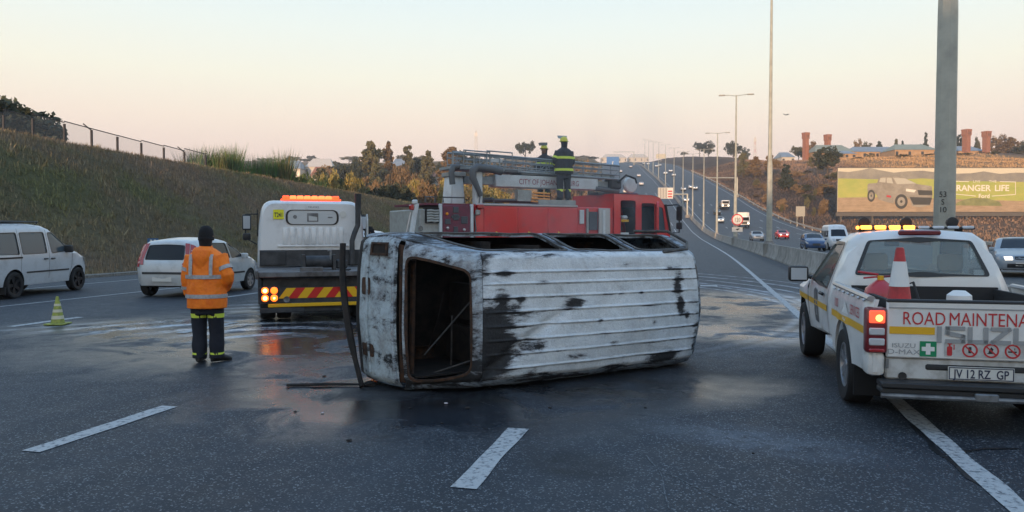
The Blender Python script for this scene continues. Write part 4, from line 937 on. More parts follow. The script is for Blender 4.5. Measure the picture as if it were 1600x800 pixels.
# ================================================================== ROAD MAINTENANCE PICKUP (origin at the tailgate on the ground, x forward)
glass('glass_clear', (.90, .96, .93), .05, .14)
mat('liner', (.022, .022, .024), .8); mat('green_sign', (.0, .22, .09), .5); mat('white_vinyl', (.72, .72, .70), .5); mat('emboss', (.30, .31, .315), .45); mat('bed_white', (.55, .56, .55), .55, c2=(.35, .34, .32), sc_=6)
paint('pickup_white', (.70, .70, .68), .35, df=(.5, .8))
mat('amber_on', (1.0, .30, .04), .3, emit=4.0); mat('brake_on', (1.0, .07, .03), .3, emit=1.6); mat('brake_hot', (1.0, .45, .10), .3, emit=3.0); mat('led_off', (.55, .57, .60), .3); mat('red_dark', (.16, .012, .018), .3, coat=.6); mat('seat_beige', (.16, .15, .12), .9)
PK = thing('pickup_truck', 'white road maintenance pickup with amber light bar and lettered tailgate', 'pickup')
B = Body([(4.90, .42), (4.98, .62), (4.93, .88), (4.70, 1.00), (3.75, 1.09), (3.50, 1.13), (2.85, 1.60), (2.60, 1.675), (2.25, 1.69), (2.02, 1.685), (1.94, 1.64), (1.80, 1.20), (1.79, 1.05), (1.79, .50)], 1.80, .46, [(4.02, .37)], .46, 1.0, tum=.40, ends=(.16, .02), rnd_=.10, bulge=.035, step=.08)
dw = dens(rpoly([(3.42, 1.10), (2.12, 1.06), (2.16, 1.57), (2.80, 1.57)], .06), .1)
ws = dens(B.quad(5.1, 6.6, .86, .84, .06), .1); rw_ = dens(B.quad(10.12, 10.93, .86, .90, .05), .1)
B.shell([dw], [ws, rw_]).build('body', 'pickup_white', PK, 40, merge=1e-3)
for nm, h, off in (('windscreen', ws, -.01), ('rear_window', rw_, -.006)):
    g = B.strip_pan(h, off).build(nm, 'glass_clear', PK, 40); B.strip_pan(shrink(h, -.025), .006, holes=[dens(shrink(h, .035), .1)]).build('window_seal', 'trim_black', g, 0)
for sg in (1, -1):
    g = B.side_pan(dw, sg, -.01).build('side_window', 'glass_clear', PK, 40); B.side_pan(shrink(dw, -.02), sg, .005, holes=[dens(shrink(dw, .02), .1)]).build('window_seal', 'trim_black', g, 0)
    for pts in ([(2.06, .52), (2.03, 1.08), (2.10, 1.60)], [(3.50, .52), (3.52, 1.08)]):
        mb = MB(); [mb.pan(dens(p_, .1), lambda a, b2, o_: B.side(sg)(a, b2, .003)) for p_ in seam(pts, .010)]; mb.build('door_seam', 'trim_black', PK, 0)
    MB().box((2.30, sg*(B.hw(2.3, .98)+.022), .985), (.20, .035, .04), None, .014).build('door_handle', 'plastic_black', PK)
    mirror(PK, (3.30, .95, 1.16), sg, 'plastic_black', (.14, .24, .20)); mg = MB(); mg.b2(3.222, 3.228, sg*.955, sg*1.145, 1.085, 1.235); mg.build('mirror_glass', 'lamp_clear', PK, 0)
    # load bed side with arch
    X0, X1 = .015, 1.76; arch = [(1.08-math.cos(a)*.45, .38+math.sin(a)*.45) for a in np.linspace(0.16, math.pi-.16, 14)]
    so_ = dens([(X0, .48), (X0, 1.11), (X1, 1.13), (X1, .46)]+[p for p in arch[::-1]], .12)
    def bs(a, b2, off, sg=sg):
        y = .895-.05*max(0, (.95-b2))**1.5-.03*max(0, b2-1.04)/.08-.06*max(0, (.12-a)/.12)**2+.018*math.exp(-((math.hypot(a-1.08, b2-.38)-.47)/.05)**2)
        return (a, sg*(y+off), b2)
    mb = MB(); mb.pan(so_, bs, (), .1, thick=.03); mb.build('bed_side', 'pickup_white', PK, 40)
    mb = MB(); mb.tube([(X0+.02, sg*.855, 1.115), (X1, sg*.855, 1.135)], .028, 8, sq=(1.3, .9)); mb.build('bed_rail', 'alloy', PK)
    for k in range(7): MB().tube([(.15+.24*k, sg*.885, 1.10), (.15+.24*k, sg*.900, 1.09)], .014, 6).build('rope_hook', 'alloy', PK)
    mb = MB(); mb.b2(.10, X1, sg*.66, sg*.70, .60, 1.10); mb.build('bed_liner_wall', 'liner', PK, 0)
    # yellow stripe round the side, in three panels
    for a0_, a1_, fn in ((.12, 1.74, bs), (2.08, 3.46, B.side(sg)), (3.54, 4.75, B.side(sg))):
        mb = MB(); mb.pan(dens([(a0_, .80), (a1_, .80), (a1_, .868), (a0_, .868)], .08), lambda a, b2, o_: fn(a, b2, .005), (), .08); mb.build('yellow_stripe', 'yellow_paint', PK, 40)
    for tx, xo in (('1000', -.52), ('SERVICES', .42)): text_mb(tx, .135, lambda a, b2, o_: bs(.93+(xo+a if sg < 0 else -xo-a), .915+b2, .006), .80).build('side_lettering', 'red_vinyl', PK, 0, flip=False)
    mb = MB(); mb.pan(dens([(.80, .895), (1.10, .895), (1.02, .98), (.96, 1.015), (.90, .97)], .06), lambda a, b2, o_: bs(a, b2, .006), (), .06); mb.build('side_emblem', 'white_vinyl', PK, 0)
    mb = MB(); mb.pan(dens(rpoly([(2.72, .60), (2.98, .60), (2.98, .98), (2.85, 1.02), (2.72, .98)], .04), .06), lambda a, b2, o_: B.side(sg)(a, b2, .005), [dens([(2.80, .68), (2.90, .68), (2.86, .90)], .06)], .06); mb.build('door_emblem', 'steel_grey', PK, 0)
    # rear lamp cluster
    e = MB(); e.box((.055, sg*.815, .845), (.13, .175, .40), None, .03, 2); lp = e.build('tail_lamp', 'red_dark', PK, 40)
    for z0, z1, m in ((.905, 1.025, 'brake_on'), (.80, .875, 'lamp_clear'), (.71, .785, 'lamp_clear'), (.652, .695, 'lamp_red')):
        MB().box((-.012, sg*.815, (z0+z1)/2), (.02, .125, z1-z0-.012), None, .008).build('lens', m, lp, 40)
    MB().lathe((-.024, sg*.80, .955), [(.030, .0), (.022, -.006), (.002, -.008)], 12, 'X').build('bulb_glow', 'brake_hot', lp)
    MB().b2(.70, .74, sg*.62, sg*.86, .14, .42).build('mud_flap', 'rubber', PK)
    # rear corner below the lamp
    MB().b2(.02, .28, sg*.73, sg*.885, .44, .66, .05, 2).build('rear_corner', 'pickup_white', PK, 40)
tg = MB(); tg.b2(.0, .05, -.735, .735, .615, 1.105, .012); tg = tg.build('tailgate', 'pickup_white', PK, 40)
MB().b2(-.004, .06, -.735, .735, 1.085, 1.118, .01).build('tailgate_cap', 'plastic_black', tg, 40)
def TG(a, b2, off): return (-.004-off, -a, b2)          # a runs to the right as seen from behind
mb = MB(); [mb.pan(p_, lambda a, b2, o_: TG(a, b2, 0)) for p_ in seam([(-.72, 1.045), (.72, 1.045)], .012)]; mb.build('tailgate_crease', 'emboss', tg, 0, flip=False)
text_mb('ROAD', .158, lambda a, b2, o_: TG(a-.445, b2+.905, .0), .76).build('tailgate_lettering', 'red_vinyl', tg, 0, flip=False); text_mb('MAINTENANCE', .158, lambda a, b2, o_: TG(a+.165, b2+.905, .0), .76).build('tailgate_lettering', 'red_vinyl', tg, 0, flip=False)
for a0_, a1_ in ((-.715, -.36), (.36, .715)):
    mb = MB(); mb.pan(rect(a0_, .822, a1_, .885), lambda a, b2, o_: TG(a, b2, .001)); mb.build('yellow_stripe', 'yellow_paint', tg, 0, flip=False)
lt = MB()                                              # embossed maker's letters, drawn as strokes
def stroke(mb, pts, wd, mp): [mb.pan(p_, mp, thick=.006) for p_ in seam(pts, wd)]
lx = -.345
for ch, wch in (('I', .05), ('S', .16), ('U', .16), ('Z', .16), ('U', .16)):
    y0, y1, ym = .772, .882, .828; x0, x1 = lx+.02, lx+wch-.02
    P = {'I': [[(lx+.02, y0), (lx+.02, y1)]], 'S': [[(x1, y1), (x0, y1), (x0, ym+.012), (x1, ym-.012), (x1, y0), (x0, y0)]], 'U': [[(x0, y1), (x0, y0), (x1, y0), (x1, y1)]], 'Z': [[(x0, y1), (x1, y1), (x0, y0), (x1, y0)]]}[ch]
    for p_ in P:
        for a, b_ in zip(p_[:-1], p_[1:]):
            ex = .014; d_ = Vector((b_[0]-a[0], b_[1]-a[1])).normalized()*ex; stroke(lt, [(a[0]-d_.x, a[1]-d_.y), (b_[0]+d_.x, b_[1]+d_.y)], .034, lambda a_, b2, o_: TG(a_, b2, .007+o_))
    lx += wch+.012
lt.build('maker_letters', 'emboss', tg, 0)
text_mb('ISUZU', .055, lambda a, b2, o_: TG(a-.60, b2+.705, .001), 1.25).build('small_lettering', 'emboss', tg, 0, flip=False)
text_mb('D-MAX', .062, lambda a, b2, o_: TG(a-.60, b2+.648, .001), 1.30).build('small_lettering', 'emboss', tg, 0, flip=False)
def decal(polys, m, off, parent, holes=()):
    mb = MB()
    for p_ in polys: mb.pan(p_, lambda a, b2, o_: TG(a, b2, off), holes)
    return mb.build('safety_sticker', m, parent, 0, flip=False)
cxs = -.41; decal([rect(cxs-.065, .635, cxs+.065, .765)], 'green_sign', .001, tg); decal([rect(cxs-.018, .652, cxs+.018, .748), rect(cxs-.05, .682, cxs-.018, .718), rect(cxs+.018, .682, cxs+.05, .718)], 'white_vinyl', .003, tg)
decal([rect(-.285, .640, .70, .762)], 'bed_white', .0006, tg)
decal([rpoly(rect(-.265, .648, -.225, .728), .012), rect(-.252, .728, -.238, .745), rect(-.262, .745, -.225, .753), rect(-.215, .70, -.207, .745)], 'red_vinyl', .003, tg)
mat('icon_black', (.02, .02, .02), .6)
for i, cx_ in enumerate((-.09, .07, .23)):
    decal([ell(cx_, .70, .060, n=28)], 'red_vinyl', .0025, tg, [ell(cx_, .70, .046, n=28)])
    ic = [[rpoly(rect(cx_-.012, .675, cx_+.012, .728), .006)], [[(cx_-.022, .680), (cx_+.022, .680), (cx_+.012, .70), (cx_+.018, .715), (cx_, .732), (cx_-.014, .71)], rect(cx_-.03, .674, cx_+.03, .680)], [rect(cx_-.034, .690, cx_+.03, .702), rect(cx_+.012, .71, cx_+.018, .728)]][i]
    decal(ic, 'icon_black', .0018, tg); decal(seam([(cx_-.036, .735), (cx_+.036, .665)], .012), 'red_vinyl', .0032, tg)
decal([[(.33, .765), (.45, .765), (.39, .665)]], 'red_vinyl', .0025, tg)
# lower rear panel, plate, step bar
MB().b2(.03, .10, -.735, .735, .425, .612, .015).build('lower_panel', 'bed_white', PK, 40)
MB().b2(.018, .045, -.42, .42, .515, .565, .012).build('plate_slot', 'plastic_black', PK, 40)
plate_part(PK, (.0, 0, .50), 'JV 12 RZ  GP', 0, .50, .112)
for y in (.60, -.60): MB().lathe((.026, y, .455), [(.035, 0), (.035, -.006), (.02, -.004), (.001, -.004)], 12, 'X').build('tow_eye_hole', 'plastic_black', PK)
MB().b2(.0, .04, .715, .735, .52, .60).build('number_tag', 'steel_grey', PK)
st = MB(); st.b2(-.14, .06, -.80, .80, .375, .425, .01); st.b2(-.12, .05, -.80, .80, .325, .372, .01); st = st.build('step_bar', 'plastic_black', PK, 40)
MB().tube([(-.125, -.80, .31), (-.125, .80, .31)], .022, 8).build('step_tube', 'steel_grey', PK)
MB().b2(-.15, -.05, -.09, .09, .29, .36, .01).build('tow_hitch', 'steel_grey', PK)
fl = MB(); fl.b2(.05, 1.76, -.70, .70, .60, .63); fl.b2(1.70, 1.75, -.70, .70, .6, 1.12); fl.build('bed_floor', 'liner', PK, 0)
MB().b2(.3, 4.6, -.50, .50, .30, .60).build('chassis', 'underbody', PK, 0)
MB().b2(3.55, 4.8, -.7, .7, .35, .98).build('engine_bay', 'underbody', PK, 0)
# cab interior
it = MB(); it.b2(1.86, 3.5, -.78, .78, .5, .66); it.b2(3.0, 3.45, -.76, .76, .66, 1.06, .05); it.build('dashboard', 'seat', PK, 0)
for y in (.38, -.38):
    s_ = MB(); s_.b2(2.10, 2.26, y-.26, y+.26, .66, 1.24, .06, 2); s_.box((2.16, y, 1.36), (.10, .26, .20), None, .05, 2); s_.build('seat', 'seat_beige', PK, 40)
MB().lathe((2.78, -.38, 1.05), [(.18, 0), (.19, .01), (.18, .02), (.165, .01)], 20, 'X').build('steering_wheel', 'seat', PK)
MB().box((1.90, .0, 1.685), (.05, .42, .055), None, .015).build('high_brake_lamp', 'red_dark', PK, 40)
MB().b2(2.98, 3.02, -.06, .10, 1.52, 1.58).build('rear_view_mirror', 'seat', PK)
# light bar on the roof
lb = MB(); lb.box((2.30, -.05, 1.735), (.20, 1.18, .03), None, .01); lb = lb.build('light_bar', 'plastic_black', PK, 40)
for k in range(8):
    y = .47-.148*k; m = 'amber_on' if k < 4 else 'led_off'; MB().box((2.205, y, 1.745), (.05, .115, .045 if k < 4 else .03), None, .012, 2).build('lamp_module', m, lb, 40)
MB().box((2.22, .555, 1.742), (.06, .03, .04), None, .01).build('end_lamp', 'amber_on', lb)
for y in (.47, .03, -.44):
    MB().tube([(2.33, y, 1.75), (2.33, y, 1.765)], .02, 8).build('lamp_stalk', 'plastic_black', lb); MB().lathe((2.33, y, 1.80), [(.03, .05), (.058, .02), (.06, -.03), (.045, -.035), (.001, -.03)], 16, 'X').build('work_lamp', 'plastic_black', lb)
for y in (.5, -.5): MB().b2(2.26, 2.34, y-.03, y+.03, 1.66, 1.725).build('light_bar_foot', 'plastic_black', lb)
for sg in (1, -1):
    a0_, a1_ = B.sp(1.6), B.sp(2.9); mb = MB(); mb.pan(dens([(a0_, sg*.6), (a0_, sg*.97), (a1_, sg*.95), (a1_, sg*.65)], .06), lambda a, b2, o_: B.over(a, b2, .008), (), .07); mb.build('headlight', 'lamp_clear', PK, 40)
B.strip_pan(B.quad(1.2, 2.6, .5, .5, .03), .008).build('grille', 'plastic_black', PK, 40)
add_wheels(PK, (4.02, 1.08), .90, .37, .25, 'alloy', 6, .60)
p = at(1537, 6.22); PK.location = (p[0], p[1], .004); PK.scale = (.97, .97, .97); PK.rotation_euler = (0, 0, head(13.4))
def on_pickup(x, y): v = Matrix.Rotation(head(13.4), 3, 'Z') @ Vector((x, y, 0)); return (p[0]+v.x, p[1]+v.y)
# cone and extinguisher carried in the bed
def cone(name, label, loc, h, r, body, bands, bm, base=True, group=None, rz=0):
    t = thing(name, label, 'traffic cone', loc, rz, group); k = r*.22
    mb = MB(); mb.lathe((0, 0, 0), [(r, .02), (r*.96, .05), (k, h-.02), (k*.8, h), (.005, h)], 20); mb.build('cone_body', body, t, 40)
    for z0, z1 in bands:
        f = lambda z: r*.96+(k-r*.96)*(z-.05)/(h-.07)+.003
        MB().lathe((0, 0, 0), [(f(z0), z0), (f(z1), z1)], 20, cap=False).build('reflective_band', bm, t, 40)
    if base: MB().b2(-r*1.45, r*1.45, -r*1.45, r*1.45, 0, .028, .01).build('base', body if base is True else base, t, 40)
    return t
mat('cone_red', (.50, .035, .04), .6, c2=(.30, .03, .03), sc_=9); mat('cone_white', (.68, .70, .70), .35); mat('cone_lime', (.34, .38, .07), .6, c2=(.20, .22, .06), sc_=20); mat('cone_band', (.55, .52, .38), .5)
lc = on_pickup(.28, .555); cone('traffic_cone', 'red and white traffic cone standing in the bed of the pickup', (lc[0], lc[1], .634), .88, .155, 'cone_red', [(.545, .76)], 'cone_white')
le = on_pickup(.95, .56); t = thing('fire_extinguisher', 'red fire extinguisher with black hose in the pickup bed', 'extinguisher', (le[0], le[1], .634), head(13.4))
mb = MB(); mb.lathe((0, 0, 0), [(.13, 0), (.15, .02), (.15, .40), (.13, .48), (.06, .54), (.035, .56)], 20); mb.build('cylinder', 'paint_red', t, 40)
MB().tube([(0, 0, .56), (0, 0, .60)], .03, 8).build('valve', 'yellow_paint', t); MB().tube([(.0, .02, .61), (.0, .20, .635)], .012, 6).build('handle', 'paint_red', t); MB().tube([(0, .02, .59), (0, .15, .575)], .010, 6).build('trigger', 'paint_red', t)
MB().tube([(0, -.02, .59), (0, -.12, .60), (0, -.19, .50), (-.02, -.20, .3), (-.02, -.17, .1)], .013, 6).build('hose', 'red_dark', t)
lb_ = on_pickup(.75, .30); t = thing('bag', 'black strap and sack slumped in the pickup bed beside the cone', 'bag', (lb_[0], lb_[1], .634), .3); mb = MB(); mb.lathe((0, 0, 0), [(.16, 0), (.19, .1), (.15, .3), (.03, .40)], 10); mb.build('sack', 'liner', t); MB().tube([(0, .1, .3), (-.02, .14, .52), (.0, .05, .55), (0, -.08, .33)], .012, 5).build('strap', 'liner', t)
lb_ = on_pickup(.5, .02); mb = MB(); mb.lathe((0, 0, 0), [(.10, 0), (.11, .3), (.10, .46), (.05, .50)], 12); o = mb.build('canister', 'white_vinyl'); o.location = (lb_[0], lb_[1], .634); tag(o, 'pale canister standing in the pickup bed', 'canister')
# ================================================================== RECOVERY TRUCK (origin under the tail, x forward)
mat('hot_red', (1.0, .05, .012), .3, emit=3.0); mat('bar_core', (1.0, .11, .03), .3, emit=3.6); mat('amber_lamp', (1.0, .14, .012), .3, emit=2.6); mat('amber_core', (1.0, .55, .18), .3, emit=5.0); mat('truck_dark', (.02, .022, .026), .6, c2=(.05, .052, .056), sc_=5); mat('yellow_sticker', (.75, .70, .02), .5); mat('chev_red', (.55, .02, .015), .4); mat('chev_yellow', (.75, .42, .01), .4); mat('sign_white', (.5, .52, .52), .4); mat('deck_steel', (.16, .16, .165), .6, .3, c2=(.07, .06, .055), sc_=4); mat('hose_grey', (.10, .105, .11), .6)
TR = thing('recovery_truck', 'white recovery truck with lit orange light bar and red yellow chevron tail board', 'truck')
tw = 1.14
cab = MB()
# cab: rounded section lofted along its length
def cabring(x, top, hw_, bot, r=.22, k=5):
    pts = [(-hw_, bot), (hw_, bot), (hw_*.985, top-.55), (hw_*.90, top), (-hw_*.90, top), (-hw_*.985, top-.55)]; P = rpoly([pts[1], pts[2], pts[3], pts[4], pts[5], pts[0]], r, k); return [(x, y, z) for y, z in P]
cab.loft([cabring(2.55, 2.24, 1.06, 1.02), cabring(2.62, 2.29, 1.10, 1.0), cabring(2.8, 2.31, 1.11, .9), cabring(3.9, 2.30, 1.11, .75), cabring(4.25, 2.15, 1.10, .6), cabring(4.45, 1.7, 1.08, .6), cabring(4.50, 1.3, 1.05, .6)]); cab.build('cab', 'paint_white', TR, 40)
def CB(a, b_, off): return (2.548-off, -a, b_)
# pressed ribs below the oval window
for k in range(9):
    x0 = -.62+k*.145; mb = MB(); mb.box((2.545, -(x0+.06), 1.555), (.035, .10, .36), None, .015, 2); mb.build('pressed_rib', 'paint_white', TR, 40)
MB().box((2.545, -.03, 1.345), (.05, 1.50, .05), None, .02, 2).build('lower_lip', 'paint_white', TR, 40)
ov = rpoly(rect(-.52, 1.80, .52, 2.10), .13, 5)
mb = MB(); mb.pan(dens(shrink(ov, -.03), .1), lambda a, b_, o_: CB(a, b_, .012+o_), [dens(shrink(ov, .012), .1)], None, thick=.02); mb.build('window_seal', 'trim_black', TR, 0)
mb = MB(); mb.pan(ov, lambda a, b_, o_: CB(a, b_, .006)); wn_ = mb.build('rear_window', 'sign_white', TR, 0)
mb = MB(); mb.pan(rect(-.11, 1.86, .12, 2.04), lambda a, b_, o_: CB(a, b_, .012), [[(-.08, 1.88), (.10, 1.88), (.10, 1.96), (-.08, 1.99)]]); mb.build('window_graphic', 'steel_grey', wn_, 0, flip=False)
mb = MB(); mb.pan(ell(-.36, 1.96, .04), lambda a, b_, o_: CB(a, b_, .012)); mb.build('window_graphic', 'steel_grey', wn_, 0, flip=False)
mb = MB(); mb.pan(rect(.32, 1.94, .42, 1.965), lambda a, b_, o_: CB(a, b_, .012)); mb.build('window_graphic', 'steel_grey', wn_, 0, flip=False)
mb = MB(); mb.pan(rect(-.80, 1.91, -.585, 2.11), lambda a, b_, o_: CB(a, b_, .014)); st = mb.build('yellow_sticker', 'yellow_sticker', TR, 0, flip=False)
text_mb('T241', .135, lambda a, b_, o_: CB(a-.692, b_+1.955, .018), .62, bold=.002).build('sticker_number', 'ink', st, 0, flip=False)
tag(text_mb('TRUCKS', .055, lambda a, b_, o_: CB(a+.02, b_+2.15, .03), 1.1).build('small_lettering', 'steel_grey', TR, 0, flip=False), kind='stuff')
mb = MB(); mb.pan(ell(.64, 2.02, .07), lambda a, b_, o_: CB(a, b_, .014)); mb.build('round_badge', 'plate', TR, 0, flip=False)
for y in (-.86, .86): MB().box((2.60, y, 2.17), (.05, .06, .08), None, .015).build('marker_lamp', 'lamp_amber', TR)
# light bar
lb = MB(); lb.box((3.0, 0, 2.325), (.26, 1.24, .05), None, .02); lb = lb.build('light_bar', 'plastic_black', TR, 40)
for k in range(8): MB().box((2.92, -.525+.15*k, 2.38), (.16, .135, .085), None, .025, 2).build('lamp_module', 'hot_red' if k in (0, 7) else 'bar_core', lb, 40)
MB().box((2.90, 0, 2.335), (.2, 1.26, .03), None, .01).build('lamp_strip', 'hot_red', lb, 40)
# mirrors
for sg in (1, -1):
    mb = MB(); mb.tube([(4.3, sg*1.08, 2.05), (4.35, sg*1.35, 2.05), (4.35, sg*1.36, 1.5), (4.3, sg*1.1, 1.35)], .018, 6); mb.build('mirror_arm', 'plastic_black', TR)
    mb = MB(); mb.box((4.34, sg*1.33, 1.86), (.08, .20, .36), None, .05, 2); mb.box((4.34, sg*1.33, 1.53), (.08, .18, .16), None, .04, 2); mo = mb.build('mirror', 'plastic_black', TR, 40); MB().box((4.297, sg*1.33, 1.86), (.008, .15, .29), None, .003).build('mirror_glass', 'lamp_clear', mo)
    mb = MB(); mb.b2(3.1, 4.1, sg*1.10, sg*1.115, 1.55, 2.12); mb.build('side_window', 'glass_dark', TR, 0)
MB().b2(4.30, 4.46, -.95, .95, 1.35, 2.05, .05).build('windscreen', 'glass_dark', TR, 40)
# exhaust stack on the right
MB().tube([(2.30, -.80, .95), (2.30, -.80, 1.45), (2.34, -.86, 1.62), (2.36, -.93, 1.78), (2.36, -.94, 2.10), (2.36, -.94, 2.46)], [.055]*4+[.06, .075], 12).build('exhaust_stack', 'truck_dark', TR, 50)
# placard on the right
mb = MB(); mb.pan([(2.45, 1.28), (2.65, 1.28), (2.62, 1.95), (2.54, 2.03), (2.45, 1.88)], lambda a, b_, o_: (a, -1.17-o_, b_), (), None, thick=.03); mb.build('side_placard', 'sign_white', TR, 0)
# dark headboard and bed
hb_ = MB(); hb_.b2(2.38, 2.46, -1.08, 1.08, .92, 1.26); hb_.build('headboard', 'truck_dark', TR)
for y0, y1 in ((-1.06, -.56), (.56, 1.06)): MB().b2(2.35, 2.375, y0, y1, .95, 1.24, .01).build('headboard_panel', 'truck_dark', TR)
dk = MB(); dk.b2(.0, 2.5, -tw, tw, .84, .90); dk.build('deck', 'deck_steel', TR)
MB().b2(-.05, .02, -tw, tw, .83, .925, .01).build('deck_edge', 'deck_steel', TR)
for sg in (1, -1): MB().b2(-.06, 2.4, sg*tw, sg*(tw+.05), .80, .95, .01).build('deck_side_rail', 'deck_steel', TR)
wi = MB(); wi.tube([(1.1, -.25, 1.06), (1.1, .25, 1.06)], .12, 14); wi.b2(.95, 1.25, -.32, -.26, .9, 1.2); wi.b2(.95, 1.25, .26, .32, .9, 1.2); wi.b2(1.0, 1.2, -.55, -.32, .92, 1.10, .03); wi.build('winch', 'truck_dark', TR)
MB().tube([(1.0, -.22, 1.1), (1.0, -.22, 1.28), (1.0, -.16, 1.28)], .02, 6).build('winch_lever', 'steel_grey', TR)
MB().b2(.0, .12, .02, .42, .92, 1.0).build('tool_box', 'deck_steel', TR)
cb = MB(); rk = random.Random(3); cb.tube([(.1, -.42+.08*math.sin(k*1.9), .93+.02*math.sin(k*1.3)+(-.18 if k > 8 else 0)) for k in range(11)], .018, 5); cb.build('tie_strap', 'truck_dark', TR)
# chassis and tail
MB().b2(.25, 4.2, -.42, .42, .55, .80).build('chassis', 'underbody', TR)
MB().b2(.16, .30, -1.05, 1.05, .60, .83).build('tail_cross_member', 'truck_dark', TR)
tb = MB(); tb.b2(.02, .06, -tw, tw, .40, .64); tb = tb.build('tail_board', 'truck_dark', TR)
def TB(a, b_, off): return (.018-off, -a, b_)
zc0, zc1 = .445, .632; wd = .165; x = -.80; n_ = 0
while x < 1.10:
    right = x > .12; sl = .14*(1 if not right else -1)
    a0_, a1_ = x, min(x+wd, 1.13)
    pl = [(a0_, zc0), (a1_, zc0), (min(a1_+sl, 1.135), zc1), (a0_+sl, zc1)]
    if abs(x-.12) < wd/2+.001: pl = [(a0_, zc0), (a1_, zc0), (a1_-.09, zc1), (a0_+.11, zc1)]
    mb = MB(); mb.pan(pl, lambda a, b_, o_: TB(a, b_, .004+.0006*(n_ % 2))); mb.build('chevron_stripe', 'chev_red' if n_ % 2 else 'chev_yellow', tb, 0, flip=False); x += wd; n_ += 1
for sg in (1, -1):
    lh = MB(); lh.b2(-.02, .05, sg*.80, sg*1.10, .39, .66, .01); lh = lh.build('lamp_housing', 'truck_dark', TR)
    for i in (0, 1):
        for j in (0, 1):
            hot = i == 1
            mb = MB(); mb.lathe((-.02, sg*(.875+.155*i), .46+.135*j), [(.062, .0), (.060, -.02), (.045, -.028), (.001, -.03)], 18, 'X'); lo_ = mb.build('round_lamp', 'amber_lamp', lh)
            if hot or j == 0: MB().lathe((-.05, sg*(.875+.155*i), .46+.135*j), [(.036 if hot else .02, .0), (.03 if hot else .015, -.008), (.001, -.01)], 14, 'X').build('bulb_glow', 'amber_core', lo_)
MB().lathe((-.002, .66, .43), [(.055, 0), (.055, -.02), (.04, -.012), (.001, -.012)], 16, 'X').build('reflector', 'steel_grey', TR)
MB().b2(.0, .05, -tw, tw, .365, .40).build('tail_gap_bar', 'truck_dark', TR)
MB().b2(-.01, .05, -1.05, .98, .29, .355, .01).build('yellow_bumper_bar', 'chev_yellow', TR)
MB().b2(.06, .5, -.3, .7, .18, .30, .02).build('underrun_beam', 'truck_dark', TR); MB().b2(.0, .06, .35, 1.12, .19, .28, .01).build('mud_flap_bar', 'truck_dark', TR)
add_wheels(TR, (3.75, .85), 1.10, .40, .27, 'steel_grey', 6, .58); add_wheels(TR, (.85,), .80, .40, .25, 'steel_grey', 6, .58)
p = at(506, 14.0); TR.location = (p[0], p[1], .004); TR.rotation_euler = (0, 0, head(-19))

# ================================================================== FIRE ENGINE (origin rear centre on the ground, x forward; its right side faces the road)
paint('engine_red', (.62, .026, .028), .35, dirt=(.4, .2, .2)); mat('maroon', (.16, .025, .05), .5, c2=(.10, .03, .05), sc_=9); mat('panel_grey', (.34, .35, .33), .55, c2=(.26, .26, .24), sc_=5); mat('boom_grey', (.30, .33, .34), .5, .3, c2=(.20, .22, .23), sc_=3); mat('boom_white', (.58, .62, .63), .45, c2=(.48, .50, .50), sc_=2); mat('shutter', (.45, .46, .46), .45, .4); mat('orange_net', (.75, .30, .06), .7); mat('letter_maroon', (.26, .03, .06), .5); mat('vent_grey', (.07, .075, .085), .7)
FE = thing('fire_engine', 'red fire engine with folded white lettered ladder boom and open cab doors', 'fire engine')
Rv = -1.25
FE_PHI = 60.0
rc = cw(-2.86, 22.0); fwd = Vector((math.cos(head(FE_PHI)), math.sin(head(FE_PHI)), 0)); lft = Vector((-fwd.y, fwd.x, 0))
FE.location = (rc[0]+1.25*lft.x, rc[1]+1.25*lft.y, .004); FE.rotation_euler = (0, 0, head(FE_PHI))
MB().b2(.3, 9.3, -.5, .5, .55, .95).build('chassis', 'underbody', FE)
bd = MB(); bd.b2(2.05, 5.75, -1.24, 1.24, .75, 2.48, .05, 2); bd.build('body', 'engine_red', FE, 40)
for x0, x1 in ((2.32, 3.48), (3.52, 4.58), (4.62, 5.70)):
    sh = MB(); sh.b2(x0, x1, Rv-.02, Rv+.02, .95, 2.38, .015); sd = sh.build('locker_door', 'engine_red', FE, 40)
    MB().b2(x0+.5, x0+.62, Rv-.045, Rv-.02, 1.02, 1.06).build('door_latch', 'alloy', sd); sh = MB(); sh.b2(x0, x1, 1.23, 1.27, .95, 2.38, .015); sh.build('locker_door', 'engine_red', FE, 40)
    MB().lathe(((x0+x1)/2-.15, Rv-.02, 1.62), [(.05, .01), (.045, -.01), (.002, -.012)], 3, 'Y').build('warning_triangle', 'yellow_sticker', sd)
for sg in (1, -1): MB().b2(2.05, 5.75, sg*1.19, sg*1.28, 2.43, 2.50, .015).build('roof_rail', 'alloy', FE, 40)
MB().tube([(2.15, -1.0, 2.62), (5.5, -1.0, 2.62)], .04, 8).build('suction_pipe', 'hose_grey', FE); MB().tube([(2.15, -.80, 2.60), (5.5, -.80, 2.60)], .05, 8).build('suction_pipe', 'hose_grey', FE)
